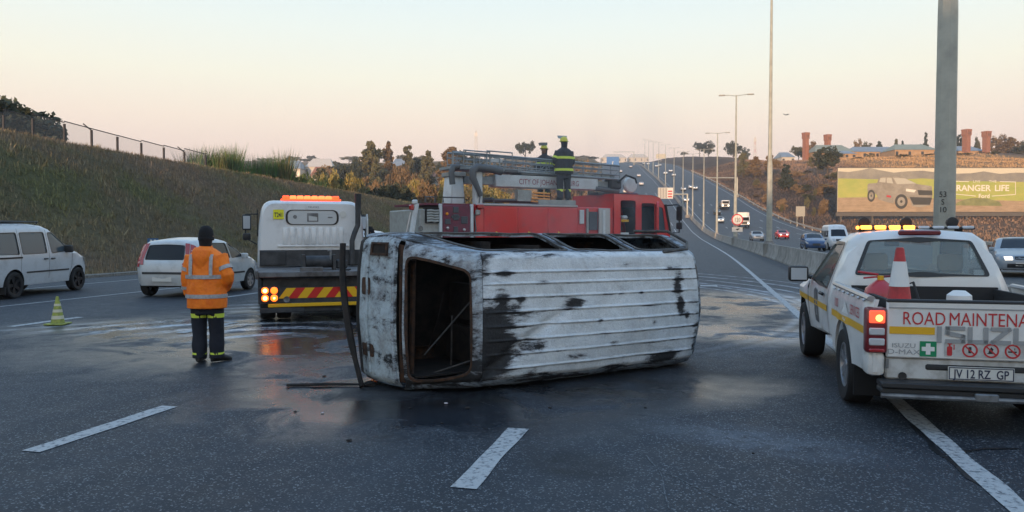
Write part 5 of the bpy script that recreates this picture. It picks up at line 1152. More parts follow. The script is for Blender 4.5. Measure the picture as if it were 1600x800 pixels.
# rear structure
rf = MB(); rf.b2(.25, 2.0, -1.2, 1.2, .7, 2.30, .03); rf.build('rear_body', 'panel_grey', FE, 40)
MB().b2(.95, 1.85, Rv-.03, Rv+.05, .75, 2.42, .02).build('pump_panel', 'maroon', FE, 40)
for i, (x0, x1, z0, z1) in enumerate(((1.28, 1.46, 2.20, 2.38), (1.28, 1.46, 1.98, 2.16), (1.02, 1.20, 1.86, 2.02), (1.55, 1.76, 1.88, 2.10), (1.30, 1.44, 1.60, 1.80), (1.22, 1.5, 2.04, 2.12))):
    MB().b2(x0, x1, Rv-.05, Rv-.02, z0, z1, .01).build('vent', 'vent_grey', FE)
for x, z in ((1.08, 2.17), (1.10, 1.75), (1.64, 1.70), (1.70, 1.55)): MB().lathe((x, Rv-.03, z), [(.045, .0), (.045, -.03), (.02, -.04), (.002, -.04)], 10, 'Y').build('gauge', 'lamp_amber' if x < 1.1 else 'alloy', FE)
for x in (.88, 1.90): MB().b2(x-.04, x+.05, Rv-.06, Rv+.05, .7, 2.46, .015).build('panel_pillar', 'boom_white', FE, 40)
MB().b2(.42, .84, Rv-.02, Rv+.2, 1.90, 2.34).build('hose_locker', 'char', FE)
for k in range(5):
    MB().tube([(.45, Rv-.03, 1.95+.075*k), (.58, Rv-.045, 1.965+.075*k), (.70, Rv-.035, 1.945+.075*k), (.82, Rv-.03, 1.96+.075*k)], .035, 7).build('folded_hose', 'panel_grey', FE)
MB().lathe((.28, Rv+.06, 1.74), [(.075, .0), (.075, -.03), (.055, -.03), (.055, -.01), (.002, -.01)], 16, 'Y').build('round_port', 'steel_grey', FE)
MB().b2(.25, .80, Rv-.12, Rv+.05, 1.42, 1.50, .01).build('rear_step', 'alloy', FE); MB().b2(.62, .86, Rv-.14, Rv+.05, 1.38, 1.54, .01).build('step_box', 'steel_grey', FE)
MB().tube([(-.10, -1.22, .9), (-.02, -1.22, 1.5), (.16, -1.22, 2.46)], .06, 8, sq=(.7, 1.3)).build('outrigger_post', 'boom_white', FE); MB().tube([(-.24, -1.15, .9), (-.16, -1.15, 1.5), (.0, -1.15, 2.2)], .02, 6).build('rear_ladder_rail', 'alloy', FE)
MB().box((.0, -1.22, 2.34), (.14, .12, .16), None, .03).build('rear_lamp', 'lamp_red', FE); MB().box((.10, -1.22, 2.50), (.14, .14, .13), None, .03).build('rear_work_lamp', 'boom_white', FE)
MB().b2(.42, 1.95, -1.2, 1.2, 2.42, 2.48).build('rear_deck', 'maroon', FE)
for x0, x1 in ((.48, .78), (1.05, 1.75), (2.4, 2.75)): MB().tube([(x0, -1.1, 2.5), (x0, -1.1, 2.66), (x1, -1.1, 2.66), (x1, -1.1, 2.5)], .025, 6).build('grab_rail', 'hose_grey', FE)
MB().box((2.16, Rv-.06, 2.40), (.22, .14, .12), None, .02).build('side_lamp', 'lamp_red', FE); MB().box((2.10, Rv-.04, 2.22), (.14, .12, .16), None, .03).build('side_work_lamp', 'panel_grey', FE)
# turntable pedestal and hoses
pd = MB(); pd.box((1.75, -.35, 2.95), (.50, .7, 1.0), None, .04, 1, taper=(.7, .8)); pd.build('pedestal', 'boom_white', FE, 40); MB().b2(1.52, 1.98, -.75, .05, 3.32, 3.46, .02).build('pedestal_cap', 'panel_grey', FE)
MB().b2(2.12, 2.36, -1.12, -.86, 2.4, 3.5, .03).build('boom_rest', 'boom_white', FE)
MB().tube([(1.40, -1.0, 3.05), (1.36, -1.0, 3.4), (1.44, -1.0, 3.58), (1.62, -1.0, 3.6)], .09, 10).build('water_pipe', 'hose_grey', FE, 60)
MB().tube([(2.25, -1.2, 2.72), (2.14, -1.2, 2.95), (1.98, -1.2, 3.25), (1.98, -1.2, 3.48), (2.12, -1.2, 3.58), (2.6, -1.15, 3.55), (3.0, -1.1, 3.50)], [.075, .08, .11, .12, .12, .12, .13], 12).build('water_pipe', 'hose_grey', FE, 60)
MB().tube([(2.20, -1.24, 2.72), (2.15, -1.26, 2.45), (2.0, -1.27, 2.1), (2.05, -1.27, 1.7), (1.98, -1.27, 1.4)], .02, 6).build('hydraulic_line', 'hose_grey', FE)
# boom
MB().b2(3.05, 7.0, -1.12, -.62, 3.05, 3.44, .025).build('boom', 'boom_white', FE, 40)
bt = MB(); text_mb('CITY OF JOHANNESBURG', .25, lambda a, b_, o_: (5.05+a, -1.126, 3.155+b_), .80).build('boom_lettering', 'letter_maroon', FE, 0, flip=False)
MB().b2(2.0, 7.9, -1.0, -.72, 3.12, 3.36).build('boom_inner', 'boom_grey', FE)
MB().tube([(6.9, -1.05, 3.12), (7.9, -1.05, 3.02)], .09, 10).build('boom_cylinder', 'hose_grey', FE); MB().b2(7.0, 8.1, -1.1, -.6, 2.90, 2.98).build('boom_foot', 'truck_dark', FE)
MB().lathe((8.35, -1.15, 3.26), [(.26, .08), (.28, .02), (.28, -.02), (.24, -.06), (.01, -.07)], 24, 'Y').build('boom_end_disc', 'boom_white', FE, 40)
MB().box((7.75, -.95, 3.28), (.5, .4, .35), None, .05).build('boom_knuckle', 'truck_dark', FE); MB().tube([(7.5, -1.1, 3.3), (7.8, -1.15, 3.55), (8.2, -1.15, 3.45), (8.3, -1.1, 3.3)], .035, 6).build('hydraulic_line', 'char', FE)
# ladder sections carried on the boom
def ladder(x0, x1, y, z0, z1, dz):
    f = lambda x: (x-x0)/(x1-x0)*dz
    for zz in (z0, z0+.14, z1, z1-.16): MB().tube([(x0, y, zz), (x1, y, zz+dz)], .036 if zz in (z0, z1) else .022, 6).build('ladder_rail', 'boom_grey', FE)
    n_ = 17
    for k in range(n_+1):
        x = x0+(x1-x0)*k/n_; MB().tube([(x, y, z0+f(x)), (x, y, z1+f(x))], .016, 5).build('ladder_stay', 'boom_grey', FE)
        if k % 2 == 0 and k < n_: xn = x0+(x1-x0)*(k+1)/n_; MB().tube([(x, y, z0+f(x)), (xn, y, z1-.16+f(xn))], .014, 5).build('ladder_brace', 'boom_grey', FE)
ladder(1.55, 7.9, -1.12, 3.60, 4.06, -.16); ladder(1.75, 7.6, -.35, 3.60, 4.1, -.13)
MB().b2(1.5, 4.0, -1.15, -.3, 3.55, 3.63).build('ladder_bed', 'boom_grey', FE); MB().b2(4.0, 7.7, -1.1, -.35, 3.47, 3.58).build('ladder_bed', 'boom_grey', FE)
for k in range(8): MB().tube([(2.0+.7*k, -1.12, 3.72-.02*k), (2.0+.7*k, -.35, 3.72-.02*k)], .018, 5).build('ladder_rung', 'boom_grey', FE)
for x, h_ in ((1.55, .22), (1.9, .32), (2.7, .34), (2.25, .24)): MB().tube([(x, -1.2, 3.66), (x, -1.2, 3.80+h_), (x+.9, -1.2, 3.78+h_), (x+.9, -1.2, 3.66)], .025, 6).build('basket_rail', 'boom_grey', FE)
MB().box((3.05, -1.16, 3.86), (.42, .04, .12), None, .01).build('name_plate', 'boom_white', FE); MB().box((3.6, -1.14, 3.55), (.5, .06, .1), None, .02).build('ladder_motor', 'hose_grey', FE)
MB().b2(3.6, 4.1, -1.1, -.9, 2.60, 2.95).build('equipment_box', 'panel_grey', FE)
for k in range(4): MB().tube([(4.05+.03*k, -1.15, 2.60+.09*k), (4.75, -1.15, 2.58+.09*k)], .028, 5).build('folded_barrier', 'orange_net', FE)
MB().b2(4.3, 5.72, -1.2, .7, 2.50, 2.655, .01).build('roof_deck', 'panel_grey', FE)
for ch in list(FE.children):
    if ch.name.split('.')[0] in ('boom', 'boom_lettering', 'boom_inner', 'boom_cylinder', 'boom_foot', 'boom_end_disc', 'boom_knuckle', 'ladder_rail', 'ladder_stay', 'ladder_brace', 'ladder_bed', 'ladder_rung', 'basket_rail', 'name_plate', 'ladder_motor'): ch.location.y += .45
# pump bay and cab
MB().b2(5.75, 7.25, -1.18, 1.18, .75, 2.45, .03).build('pump_bay', 'engine_red', FE, 40)
MB().b2(5.85, 6.02, Rv, Rv+.05, 1.9, 2.35, .01).build('bay_window', 'boom_white', FE); MB().b2(6.12, 6.18, Rv-.02, Rv+.05, 1.6, 2.4).build('bay_pillar', 'panel_grey', FE); MB().b2(6.22, 6.55, Rv, Rv+.06, 1.7, 2.3).build('bay_opening', 'vent_grey', FE)
MB().b2(6.6, 7.05, Rv-.03, Rv+.05, .9, 2.42, .01).build('shutter', 'shutter', FE); MB().b2(6.74, 6.84, Rv-.045, Rv, 1.5, 2.36).build('shutter_strip', 'boom_white', FE)
zt = 2.92
def cr_(x, top, bot=.62, hw_=1.23): return [(x, y, z) for y, z in rpoly([(hw_, bot), (hw_, top-.42), (hw_*.95, top), (-hw_*.95, top), (-hw_, top-.42), (-hw_, bot)], .12, 3)]
# cab shell: side panel with door openings, roof, front
doorR = dens(rpoly(rect(7.52, 1.05, 8.18, 2.70), .10), .15); doorF = dens(rpoly(rect(8.42, 1.05, 9.02, 2.62), .08), .15); quarter = dens(rpoly([(9.12, 1.72), (9.50, 1.68), (9.36, 2.48), (9.12, 2.52)], .05), .12)
sideo = dens([(7.25, .62), (7.25, zt), (8.9, zt-.02), (9.25, zt-.10), (9.45, 2.55), (9.70, 1.6), (9.70, .62)], .15)
for sg in (1, -1):
    mb = MB(); mb.pan(sideo, lambda a, b_, o_: (a, sg*(1.23-.10*max(0, (b_-2.4))**1.3+o_), b_), [doorR, doorF, quarter], .25, thick=.05); mb.build('cab_side', 'engine_red', FE, 40)
    mb = MB(); mb.pan(quarter, lambda a, b_, o_: (a, sg*1.20, b_)); mb.build('side_window', 'glass_blue', FE, 0)
rp = MB(); prof_ = [(7.25, .62), (7.25, zt), (8.9, zt-.02), (9.25, zt-.10), (9.45, 2.55)]
rp.add([(x, y, z) for x, z in prof_ for y in (-1.21, 1.21)], [(2*i, 2*i+1, 2*i+3, 2*i+2) for i in range(len(prof_)-1)]); rp.build('cab_roof', 'engine_red', FE, 40)
MB().add([(9.45, -1.2, 2.55), (9.45, 1.2, 2.55), (9.70, 1.2, 1.6), (9.70, -1.2, 1.6)], [(0, 1, 2, 3)]).build('windscreen', 'glass_dark', FE); MB().b2(9.62, 9.72, -1.2, 1.2, .6, 1.6, .03).build('front_panel', 'engine_red', FE)
MB().tube([(9.47, -1.23, 2.60), (9.72, -1.23, 1.55)], .055, 6).build('screen_pillar', 'trim_black', FE); MB().tube([(9.47, 1.23, 2.60), (9.72, 1.23, 1.55)], .055, 6).build('screen_pillar', 'trim_black', FE)
MB().b2(7.3, 9.6, -1.15, 1.15, .70, 1.0).build('cab_floor', 'underbody', FE)
for x, y in ((7.62, -.75), (7.62, .75), (8.5, -.7), (8.5, .7)): s_ = MB(); s_.b2(x-.15, x+.12, y-.28, y+.28, 1.35, 2.15, .06, 2); s_.b2(x-.1, x+.42, y-.28, y+.28, 1.25, 1.42, .05); s_.build('seat', 'seat', FE, 40)
MB().b2(7.6, 8.05, -1.0, -.7, 1.98, 2.06).build('stowed_gear', 'yellow_paint', FE); MB().b2(7.75, 8.0, -1.05, -.8, 2.06, 2.2, .05).build('stowed_helmet', 'boom_white', FE)
MB().b2(7.55, 7.9, -1.2, -1.1, 1.55, 1.62).build('grab_step', 'boom_white', FE)
# open front door swung out towards the camera side
dr = MB(); hx, hy = 9.05, Rv+.02; ang = R(52)
def DR(a, b_, off): return (hx-a*math.cos(ang)-off*math.sin(ang), hy-a*math.sin(ang)+off*math.cos(ang), b_)
dr.pan(dens(rpoly([(0, .95), (.72, .95), (.72, 2.50), (.60, 2.66), (0, 2.62)], .06), .2), DR, [dens(rpoly([(.10, 1.78), (.62, 1.78), (.60, 2.48), (.14, 2.50)], .05), .2)], None, thick=.07); dr = dr.build('open_door', 'engine_red', FE, 0)
mb = MB(); mb.pan(rpoly([(.08, 1.0), (.66, 1.0), (.66, 1.72), (.08, 1.70)], .05), lambda a, b_, o_: DR(a, b_, .012)); mb.build('door_lining', 'vent_grey', dr, 0); mb = MB(); mb.pan(rpoly([(.10, 1.78), (.62, 1.78), (.60, 2.48), (.14, 2.50)], .05), lambda a, b_, o_: DR(a, b_, -.03)); mb.build('door_glass', 'glass_clear', dr, 0)
MB().b2(8.4, 9.0, -.35, .35, zt-.02, zt+.10, .03).build('roof_beacon', 'maroon', FE); MB().b2(9.15, 9.28, -.9, -.75, zt-.14, zt-.02).build('roof_marker', 'char', FE)
for sg in (1, -1):
    MB().tube([(9.45, sg*1.22, 2.55), (9.75, sg*1.5, 2.58), (9.80, sg*1.58, 2.55), (9.80, sg*1.58, 1.62), (9.68, sg*1.3, 1.60)], .025, 6).build('mirror_arm', 'plastic_black', FE); mo = MB(); mo.box((9.80, sg*1.58, 2.28), (.10, .24, .50), None, .04, 2); mo.box((9.80, sg*1.58, 1.85), (.10, .24, .24), None, .04, 2); mo.build('mirror', 'plastic_black', FE, 40)
add_wheels(FE, (8.75, 3.2), 1.22, .52, .32, 'steel_grey', 8, .56); add_wheels(FE, (1.85,), 1.22, .52, .32, 'steel_grey', 8, .56)

# ================================================================== VEHICLE STOPPED BEHIND THE RECOVERY TRUCK
t = hatchback('parked_car', 'white car stopped between the recovery truck and the burnt minibus', 'car', (0, 0, 0), 0, 'paint_white', None); t.scale = (1.12, 1.1, 1.12)
p_ = at(568, 19.6); t.location = (p_[0], p_[1], .004); t.rotation_euler = (0, 0, head(20)); plate_part(t, (-1.93, -.0, .56), 'Y 22', 0)
# ================================================================== PEOPLE (local: faces +y, x to its right, z up)
mat('skin', (.20, .105, .065), .55); mat('hi_vis_orange', (1.0, .235, .010), .7, c2=(.86, .165, .01), sc_=7, bump=.7, bsc=16); mat('tape_silver', (.42, .42, .42), .4, c2=(.28, .28, .29), sc_=30); mat('navy_cloth', (.006, .008, .016), .85, c2=(.012, .014, .024), sc_=8, bump=.3, bsc=25); mat('wool_black', (.010, .010, .012), .95, bump=.5, bsc=150); mat('boot_black', (.015, .015, .015), .5); mat('lime_tape', (.62, .75, .08), .5); mat('fire_coat', (.05, .052, .058), .85, c2=(.03, .03, .034), sc_=7, bump=.3, bsc=25); mat('helmet_lime', (.62, .58, .06), .35); mat('eye_dark', (.01, .01, .01), .2); mat('visor', (.3, .33, .34), .15)
def remesh(mb, name, m, parent, vox, smooth=4):
    me = bpy.data.meshes.new(name); me.from_pydata(mb.v, [], mb.f); bm = bmesh.new(); bm.from_mesh(me); bmesh.ops.recalc_face_normals(bm, faces=bm.faces); bm.to_mesh(me); bm.free()
    o = bpy.data.objects.new(name, me); col.objects.link(o); r = o.modifiers.new('r', 'REMESH'); r.mode = 'VOXEL'; r.voxel_size = vox; s_ = o.modifiers.new('s', 'SMOOTH'); s_.iterations = smooth; s_.factor = .5
    dg = bpy.context.evaluated_depsgraph_get(); me2 = bpy.data.meshes.new_from_object(o.evaluated_get(dg)); bpy.data.objects.remove(o); bpy.data.meshes.remove(me)
    me2.name = name; me2.materials.clear(); me2.materials.append(MATS[m]); me2.shade_smooth(); o = bpy.data.objects.new(name, me2); col.objects.link(o); o.parent = parent; return o
def ring(c, a, b_, n_=24, tilt=0): return [(c[0]+a*math.cos(2*math.pi*k/n_), c[1]+b_*math.sin(2*math.pi*k/n_), c[2]+tilt*math.sin(2*math.pi*k/n_)) for k in range(n_)]
def along(P, t):
    P = [Vector(p) for p in P]; L = [(b_-a).length for a, b_ in zip(P[:-1], P[1:])]; d = t*sum(L)
    for a, b_, l in zip(P[:-1], P[1:], L):
        if d <= l: return a.lerp(b_, d/l)
        d -= l
    return P[-1]
def person(label, loc, rz, jacket, trousers, head_kind, arms, legs, tapes, hem=.74, coat_w=1.0, band='tape_silver', hood=False, head_turn=0, lean=(0, 0), leg_bands=()):
    t = thing('person', label, 'person', loc, rz)
    T = [(hem, .225, .165), (hem+.10, .23, .172), (.98, .225, .165), (1.12, .232, .16), (1.26, .235, .152), (1.36, .215, .14), (1.42, .16, .115), (1.47, .095, .095)]
    lx, ly = lean
    off = lambda z: (lx*max(0, z-.9)/.55, ly*max(0, z-.9)/.55)
    # bare body, one mesh
    b_ = MB(); hx, hy = off(1.6)
    b_.loft([ring((off(z)[0], off(z)[1], z), w_*.82, d_*.82) for z, w_, d_ in [(.86, .19, .13)]+T[2:]])
    hd = lambda z: (hx+.012*math.sin(head_turn)*0, hy, z)
    b_.loft([ring((hx, hy+.01, 1.43), .058, .062), ring((hx, hy+.012, 1.50), .056, .06), ring((hx, hy+.03, 1.535), .058, .075), ring((hx, hy+.025, 1.58), .070, .092), ring((hx, hy+.018, 1.63), .076, .098), ring((hx, hy+.012, 1.68), .072, .093), ring((hx, hy+.008, 1.72), .052, .066), ring((hx, hy+.006, 1.74), .02, .025)])
    fw = Vector((math.sin(head_turn), math.cos(head_turn), 0)); rt = Vector((fw.y, -fw.x, 0)); hc = Vector((hx, hy+.018, 1.63))
    b_.tube([hc+fw*.088+Vector((0, 0, .02)), hc+fw*.112+Vector((0, 0, -.02)), hc+fw*.10+Vector((0, 0, -.032))], [.010, .016, .012], 8)
    b_.tube([hc+fw*.085-rt*.04+Vector((0, 0, .035)), hc+fw*.094+Vector((0, 0, .037)), hc+fw*.085+rt*.04+Vector((0, 0, .035))], .011, 6)
    b_.tube([hc+fw*.088-rt*.025+Vector((0, 0, -.062)), hc+fw*.096+Vector((0, 0, -.06)), hc+fw*.088+rt*.025+Vector((0, 0, -.062))], .009, 6)
    for sg in (-1, 1): b_.tube([hc+rt*sg*.074+Vector((0, 0, .02)), hc+rt*sg*.084-fw*.008, hc+rt*sg*.074+Vector((0, 0, -.03))], [.012, .018, .012], 6)
    for P in arms:
        b_.tube(P, [.055, .045, .034] if len(P) == 3 else [.055, .05, .045, .034], 10)
        w_ = Vector(P[-1]); d = (w_-Vector(P[-2])).normalized(); side = d.cross(Vector((0, 1, 0))); side = side.normalized() if side.length > .1 else Vector((1, 0, 0)); nrm = d.cross(side).normalized()
        b_.tube([w_-d*.02, w_+d*.04, w_+d*.085], [.028, .04, .036], 10, sq=(1, .55))
        for k, (fl_, so_) in enumerate(((.075, -.030), (.085, -.010), (.08, .010), (.062, .029))):
            a = w_+d*.08+nrm*0+side*so_*.0+nrm*so_; m1 = a+d*fl_*.5+side*.008; b_.tube([a-d*.02, m1, m1+d*fl_*.4+side*.022], [.0095, .009, .0075], 7)
        a = w_+d*.03+nrm*.032; b_.tube([a, a+d*.035+nrm*.018+side*.01, a+d*.065+nrm*.015+side*.02], [.012, .011, .009], 7)
    for hip, kn, an, toe in legs: b_.tube([hip, kn, an], [.085, .06, .042], 12); b_.tube([Vector(an)-Vector((0, 0, .03)), (Vector(an)+Vector(toe))/2-Vector((0, 0, .03)), Vector(toe)], [.04, .038, .025], 8)
    remesh(b_, 'body', 'skin', t, .009, 2)
    for sg in (-1, 1):
        e = hc+fw*.090+rt*sg*.030+Vector((0, 0, .012)); MB().lathe(tuple(e), [(.003, -.008), (.009, -.003), (.009, .003), (.003, .008)], 8).build('eye', 'eye_dark', t)
    # trousers
    p = MB()
    p.loft([ring((0, 0, .62), .185, .13), ring((0, 0, .78), .195, .145), ring((0, 0, .93), .18, .14)])
    for hip, kn, an, toe in legs:
        K_, A_, H_ = Vector(kn), Vector(an), Vector(hip); p.tube([H_+Vector((0, 0, .05)), H_, H_.lerp(K_, .5), K_, K_.lerp(A_, .35), K_.lerp(A_, .7), A_+Vector((0, 0, .03)), A_+Vector((0, 0, -.05))], [.118, .118, .108, .098, .092, .099, .092, .098], 14)
    p.v = [(x+.013*mnoise.noise((x*9, y*9, z*8)), y+.013*mnoise.noise((x*9+4, y*9, z*8)), z) for x, y, z in p.v]
    remesh(p, 'trousers', trousers, t, .013, 3)
    for hip, kn, an, toe in legs:
        A_, T_ = Vector(an), Vector(toe); f_ = Vector((T_.x-A_.x, T_.y-A_.y, 0)).normalized(); q_ = MB(); q_.tube([Vector((A_.x, A_.y, .10))-f_*.02, Vector((A_.x, A_.y, .05))-f_*.045, ], [.055, .045], 12)
        q_.loft([[(Vector((A_.x, A_.y, 0))+f_*dx+Vector((-f_.y, f_.x, 0))*wv*math.cos(2*math.pi*k/14)+Vector((0, 0, hz*(.5+.5*math.sin(2*math.pi*k/14))))) for k in range(14)] for dx, wv, hz in ((-.085, .02, .05), (-.07, .042, .11), (0, .046, .13), (.07, .046, .10), (.14, .052, .075), (.185, .04, .055), (.20, .015, .03))])
        remesh(q_, 'boot', 'boot_black', t, .010, 2)
        for z0, z1 in leg_bands:
            H_, K_, A_ = Vector(hip), Vector(kn), Vector(an)
            def lp(z): return H_.lerp(K_, (H_.z-z)/(H_.z-K_.z)) if z > K_.z else K_.lerp(A_, (K_.z-z)/(K_.z-A_.z))
            rr_ = lambda z: np.interp(z, [.10, .28, .48, .68, .88], [.090, .091, .096, .111, .12])
            MB().loft([ring(tuple(lp(z)), float(rr_(z))+.003, float(rr_(z))+.003, 20) for z in (z0, (z0+z1)/2, z1)], cap=False).build('leg_band', 'lime_tape', t)
    # jacket
    j = MB(); cw_ = coat_w; j.loft([ring((off(z)[0], off(z)[1], z), w_*cw_+.012, d_*cw_+.015) for z, w_, d_ in T]); j.loft([ring((hx*.9, hy*.9, 1.43), .105, .10), ring((hx*.95, hy*.95, 1.51), .082, .088)])
    for P in arms:
        n_ = len(P); rr_ = [.092, .086, .080, .070][:n_-1]+[.062]; j.tube([along(P, q_) for q_ in np.linspace(0, .97, 9)], [float(np.interp(q_, [0, .3, .5, .97], [.098, .088, .08, .062])) for q_ in np.linspace(0, .97, 9)], 14)
    if hood: j.loft([ring((0, -.10, 1.49), .10, .05, 16), ring((0, -.135, 1.45), .125, .06, 16), ring((0, -.155, 1.36), .115, .055, 16), ring((0, -.160, 1.28), .075, .045, 16), ring((.005, -.158, 1.22), .03, .03, 16)])
    # a few folds
    v2 = []
    for (x, y, z) in j.v:
        k = .014*mnoise.noise((x*6, y*6, z*6))+.009*mnoise.noise((x*13, y*13, z*16)); r_ = math.hypot(x, y) or 1; v2.append((x+x/r_*k, y+y/r_*k, z))
    j.v = v2; remesh(j, 'jacket', jacket, t, .013, 3)
    def torso_at(z): return np.interp(z, [q_[0] for q_ in T], [q_[1] for q_ in T])*cw_+.022, np.interp(z, [q_[0] for q_ in T], [q_[2] for q_ in T])*cw_+.025
    for tp in tapes:
        if tp[0] == 'torso':
            MB().loft([ring((*off(z), z), *torso_at(z), 32) for z in (tp[1], (tp[1]+tp[2])/2, tp[2])], cap=False).build('reflective_tape', band, t, 60)
        elif tp[0] == 'arm':
            P = arms[tp[1]]; q0, q1 = tp[2], tp[3]; a, c_ = along(P, q0), along(P, q1); r0 = float(np.interp((q0+q1)/2, [0, .3, .5, .97], [.100, .090, .082, .064]))+.007; MB().tube([a, (a+c_)/2, c_], r0, 18, cap=False).build('reflective_tape', band, t, 60)
        elif tp[0] == 'strap':
            x0 = tp[1]; pts = []
            for z in np.linspace(tp[2], 1.40, 9):
                w_, d_ = torso_at(z); yy = -d_*math.sqrt(max(.05, 1-(x0/w_)**2))-.012; pts.append((x0, yy, z))
            mb = MB(); V = []
            for (x, y, z) in pts: V += [(x-.024, y+.003, z), (x+.024, y, z)]
            mb.add(V, [(2*i, 2*i+1, 2*i+3, 2*i+2) for i in range(len(pts)-1)]); mb.build('reflective_tape', band, t, 60)
    if head_kind == 'beanie':
        q_ = MB(); q_.loft([ring((hx, hy+.006, 1.595), .089, .110), ring((hx, hy+.006, 1.64), .093, .112), ring((hx, hy+.005, 1.70), .086, .103), ring((hx, hy, 1.745), .064, .075), ring((hx, hy, 1.768), .03, .035)]); q_.build('beanie', 'wool_black', t, 60)
        MB().loft([ring((hx, hy+.005, z), .092+e_, .113+e_) for z, e_ in ((1.575, 0), (1.58, .006), (1.615, .007), (1.62, .0))], cap=False).build('beanie_cuff', 'wool_black', t, 60)
        q_ = MB(); q_.loft([ring((hx, hy-.02, 1.50), .075, .075), ring((hx, hy-.025, 1.58), .084, .085)]); q_.build('scarf', 'wool_black', t, 60)
    elif head_kind == 'helmet':
        c_ = (hx, hy+.015)
        q_ = MB(); q_.loft([ring((c_[0], c_[1], 1.655), .108, .128), ring((c_[0], c_[1], 1.70), .108, .126), ring((c_[0], c_[1], 1.755), .092, .106), ring((c_[0], c_[1], 1.79), .058, .068), ring((c_[0], c_[1], 1.80), .02, .024)]); h_ = q_.build('helmet', 'helmet_lime', t, 60)
        MB().loft([ring((c_[0], c_[1]-.012, 1.650), .118, .145, tilt=.012), ring((c_[0], c_[1]-.012, 1.662), .140, .172, tilt=.014), ring((c_[0], c_[1]-.012, 1.672), .112, .135, tilt=.012)]).build('helmet_brim', 'helmet_lime', h_, 60)
        MB().loft([[(c_[0]+rad*math.sin(a), c_[1]+rad*math.cos(a)+dy, zz) for a in np.linspace(-1.1, 1.1, 10)] for rad, dy, zz in ((.15, .03, 1.76), (.17, .05, 1.84))], cap=False).build('visor', 'visor', h_, 60)
        MB().loft([ring((hx, hy-.02, 1.49), .085, .085), ring((hx, hy-.02, 1.60), .092, .10), ring((hx, hy-.02, 1.655), .095, .11)], cap=False).build('neck_guard', 'fire_coat', t, 60)
    return t
straight = lambda sx, fx=0: [(sx*.185, 0, 1.375), (sx*.262, -.015, 1.10), (sx*.27+fx, .05, .85)]
pocket = lambda sx: [(sx*.185, 0, 1.375), (sx*.315, -.05, 1.11), (sx*.205, .12, .93)]
q = gnd(322, 566)
w_ = person('worker seen from behind in orange reflective jacket, black beanie and dark trousers', (q[0], q[1], .004), head(2)-R(90), 'hi_vis_orange', 'navy_cloth', 'beanie', [straight(-1), pocket(1)],
       [((-.105, 0, .88), (-.112, .02, .48), (-.095, -.02, .10), (-.12, .17, .03)), ((.105, 0, .88), (.112, .03, .48), (.13, .0, .10), (.27, .13, .03))],
       [('torso', 1.085, 1.135), ('torso', .835, .885), ('arm', 0, .30, .385), ('arm', 0, .72, .80), ('arm', 1, .28, .37), ('strap', -.135, 1.12), ('strap', .135, 1.12)], hem=.70, hood=True, coat_w=1.10, leg_bands=((.575, .63), (.10, .125)))
w_.scale = (.95, .95, .975)
# bystander beside the white car, partly behind the minibus
q = at(577, 17.6)
person('person in dark clothes with lime reflective bands standing beside the white car', (q[0], q[1], .004), head(70)-R(90), 'navy_cloth', 'navy_cloth', 'beanie', [straight(-1), [(.185, 0, 1.375), (.27, .10, 1.12), (.16, .36, 1.10)]],
       [((-.10, 0, .88), (-.105, .02, .48), (-.11, -.02, .10), (-.13, .17, .03)), ((.10, 0, .88), (.11, .03, .48), (.12, .0, .10), (.16, .18, .03))], [('torso', .80, .86), ('arm', 1, .78, .88)], band='lime_tape', hem=.72, coat_w=1.05)
def fire_loc(x, y): v = Matrix.Rotation(head(FE_PHI), 3, 'Z') @ Vector((x, y, 0)); return (FE.location.x+v.x, FE.location.y+v.y, 2.664)
fire_legs = [((-.105, 0, .88), (-.115, .02, .48), (-.12, -.02, .10), (-.15, .17, .03)), ((.105, 0, .88), (.115, .03, .48), (.12, .0, .10), (.17, .17, .03))]
lb_ = ((.22, .27), (.30, .33))
person('taller firefighter in dark coat with wide lime bands standing on the fire engine roof', fire_loc(5.36, -1.04), head(-20)-R(90), 'fire_coat', 'fire_coat', 'helmet', [[(-.185, 0, 1.375), (-.28, .0, 1.12), (-.20, .18, .98)], [(.185, 0, 1.375), (.275, .02, 1.10), (.22, .2, .95)]], fire_legs,
       [('torso', 1.16, 1.23), ('torso', .82, .89), ('arm', 0, .30, .42), ('arm', 0, .66, .78), ('arm', 1, .30, .42)], band='lime_tape', hem=.74, coat_w=1.12, leg_bands=((.24, .31),)).scale = (1.14, 1.14, 1.14)
person('firefighter with lime helmet behind the taller one, facing the road', fire_loc(5.52, .40), head(200)-R(90), 'fire_coat', 'fire_coat', 'helmet', [straight(-1), straight(1)], fire_legs,
       [('torso', 1.16, 1.23), ('torso', .82, .89)], band='lime_tape', hem=.74, coat_w=1.12, leg_bands=((.24, .31),)).scale = (1.08, 1.08, 1.08)
# cone standing on the lane line
q = gnd(88, 508); cone('traffic_cone', 'weathered lime traffic cone with pale bands standing on the lane line', (q[0], q[1], .008), .50, .115, 'cone_lime', [(.10, .16), (.22, .27), (.33, .37)], 'cone_band', base='cone_lime', rz=.3)
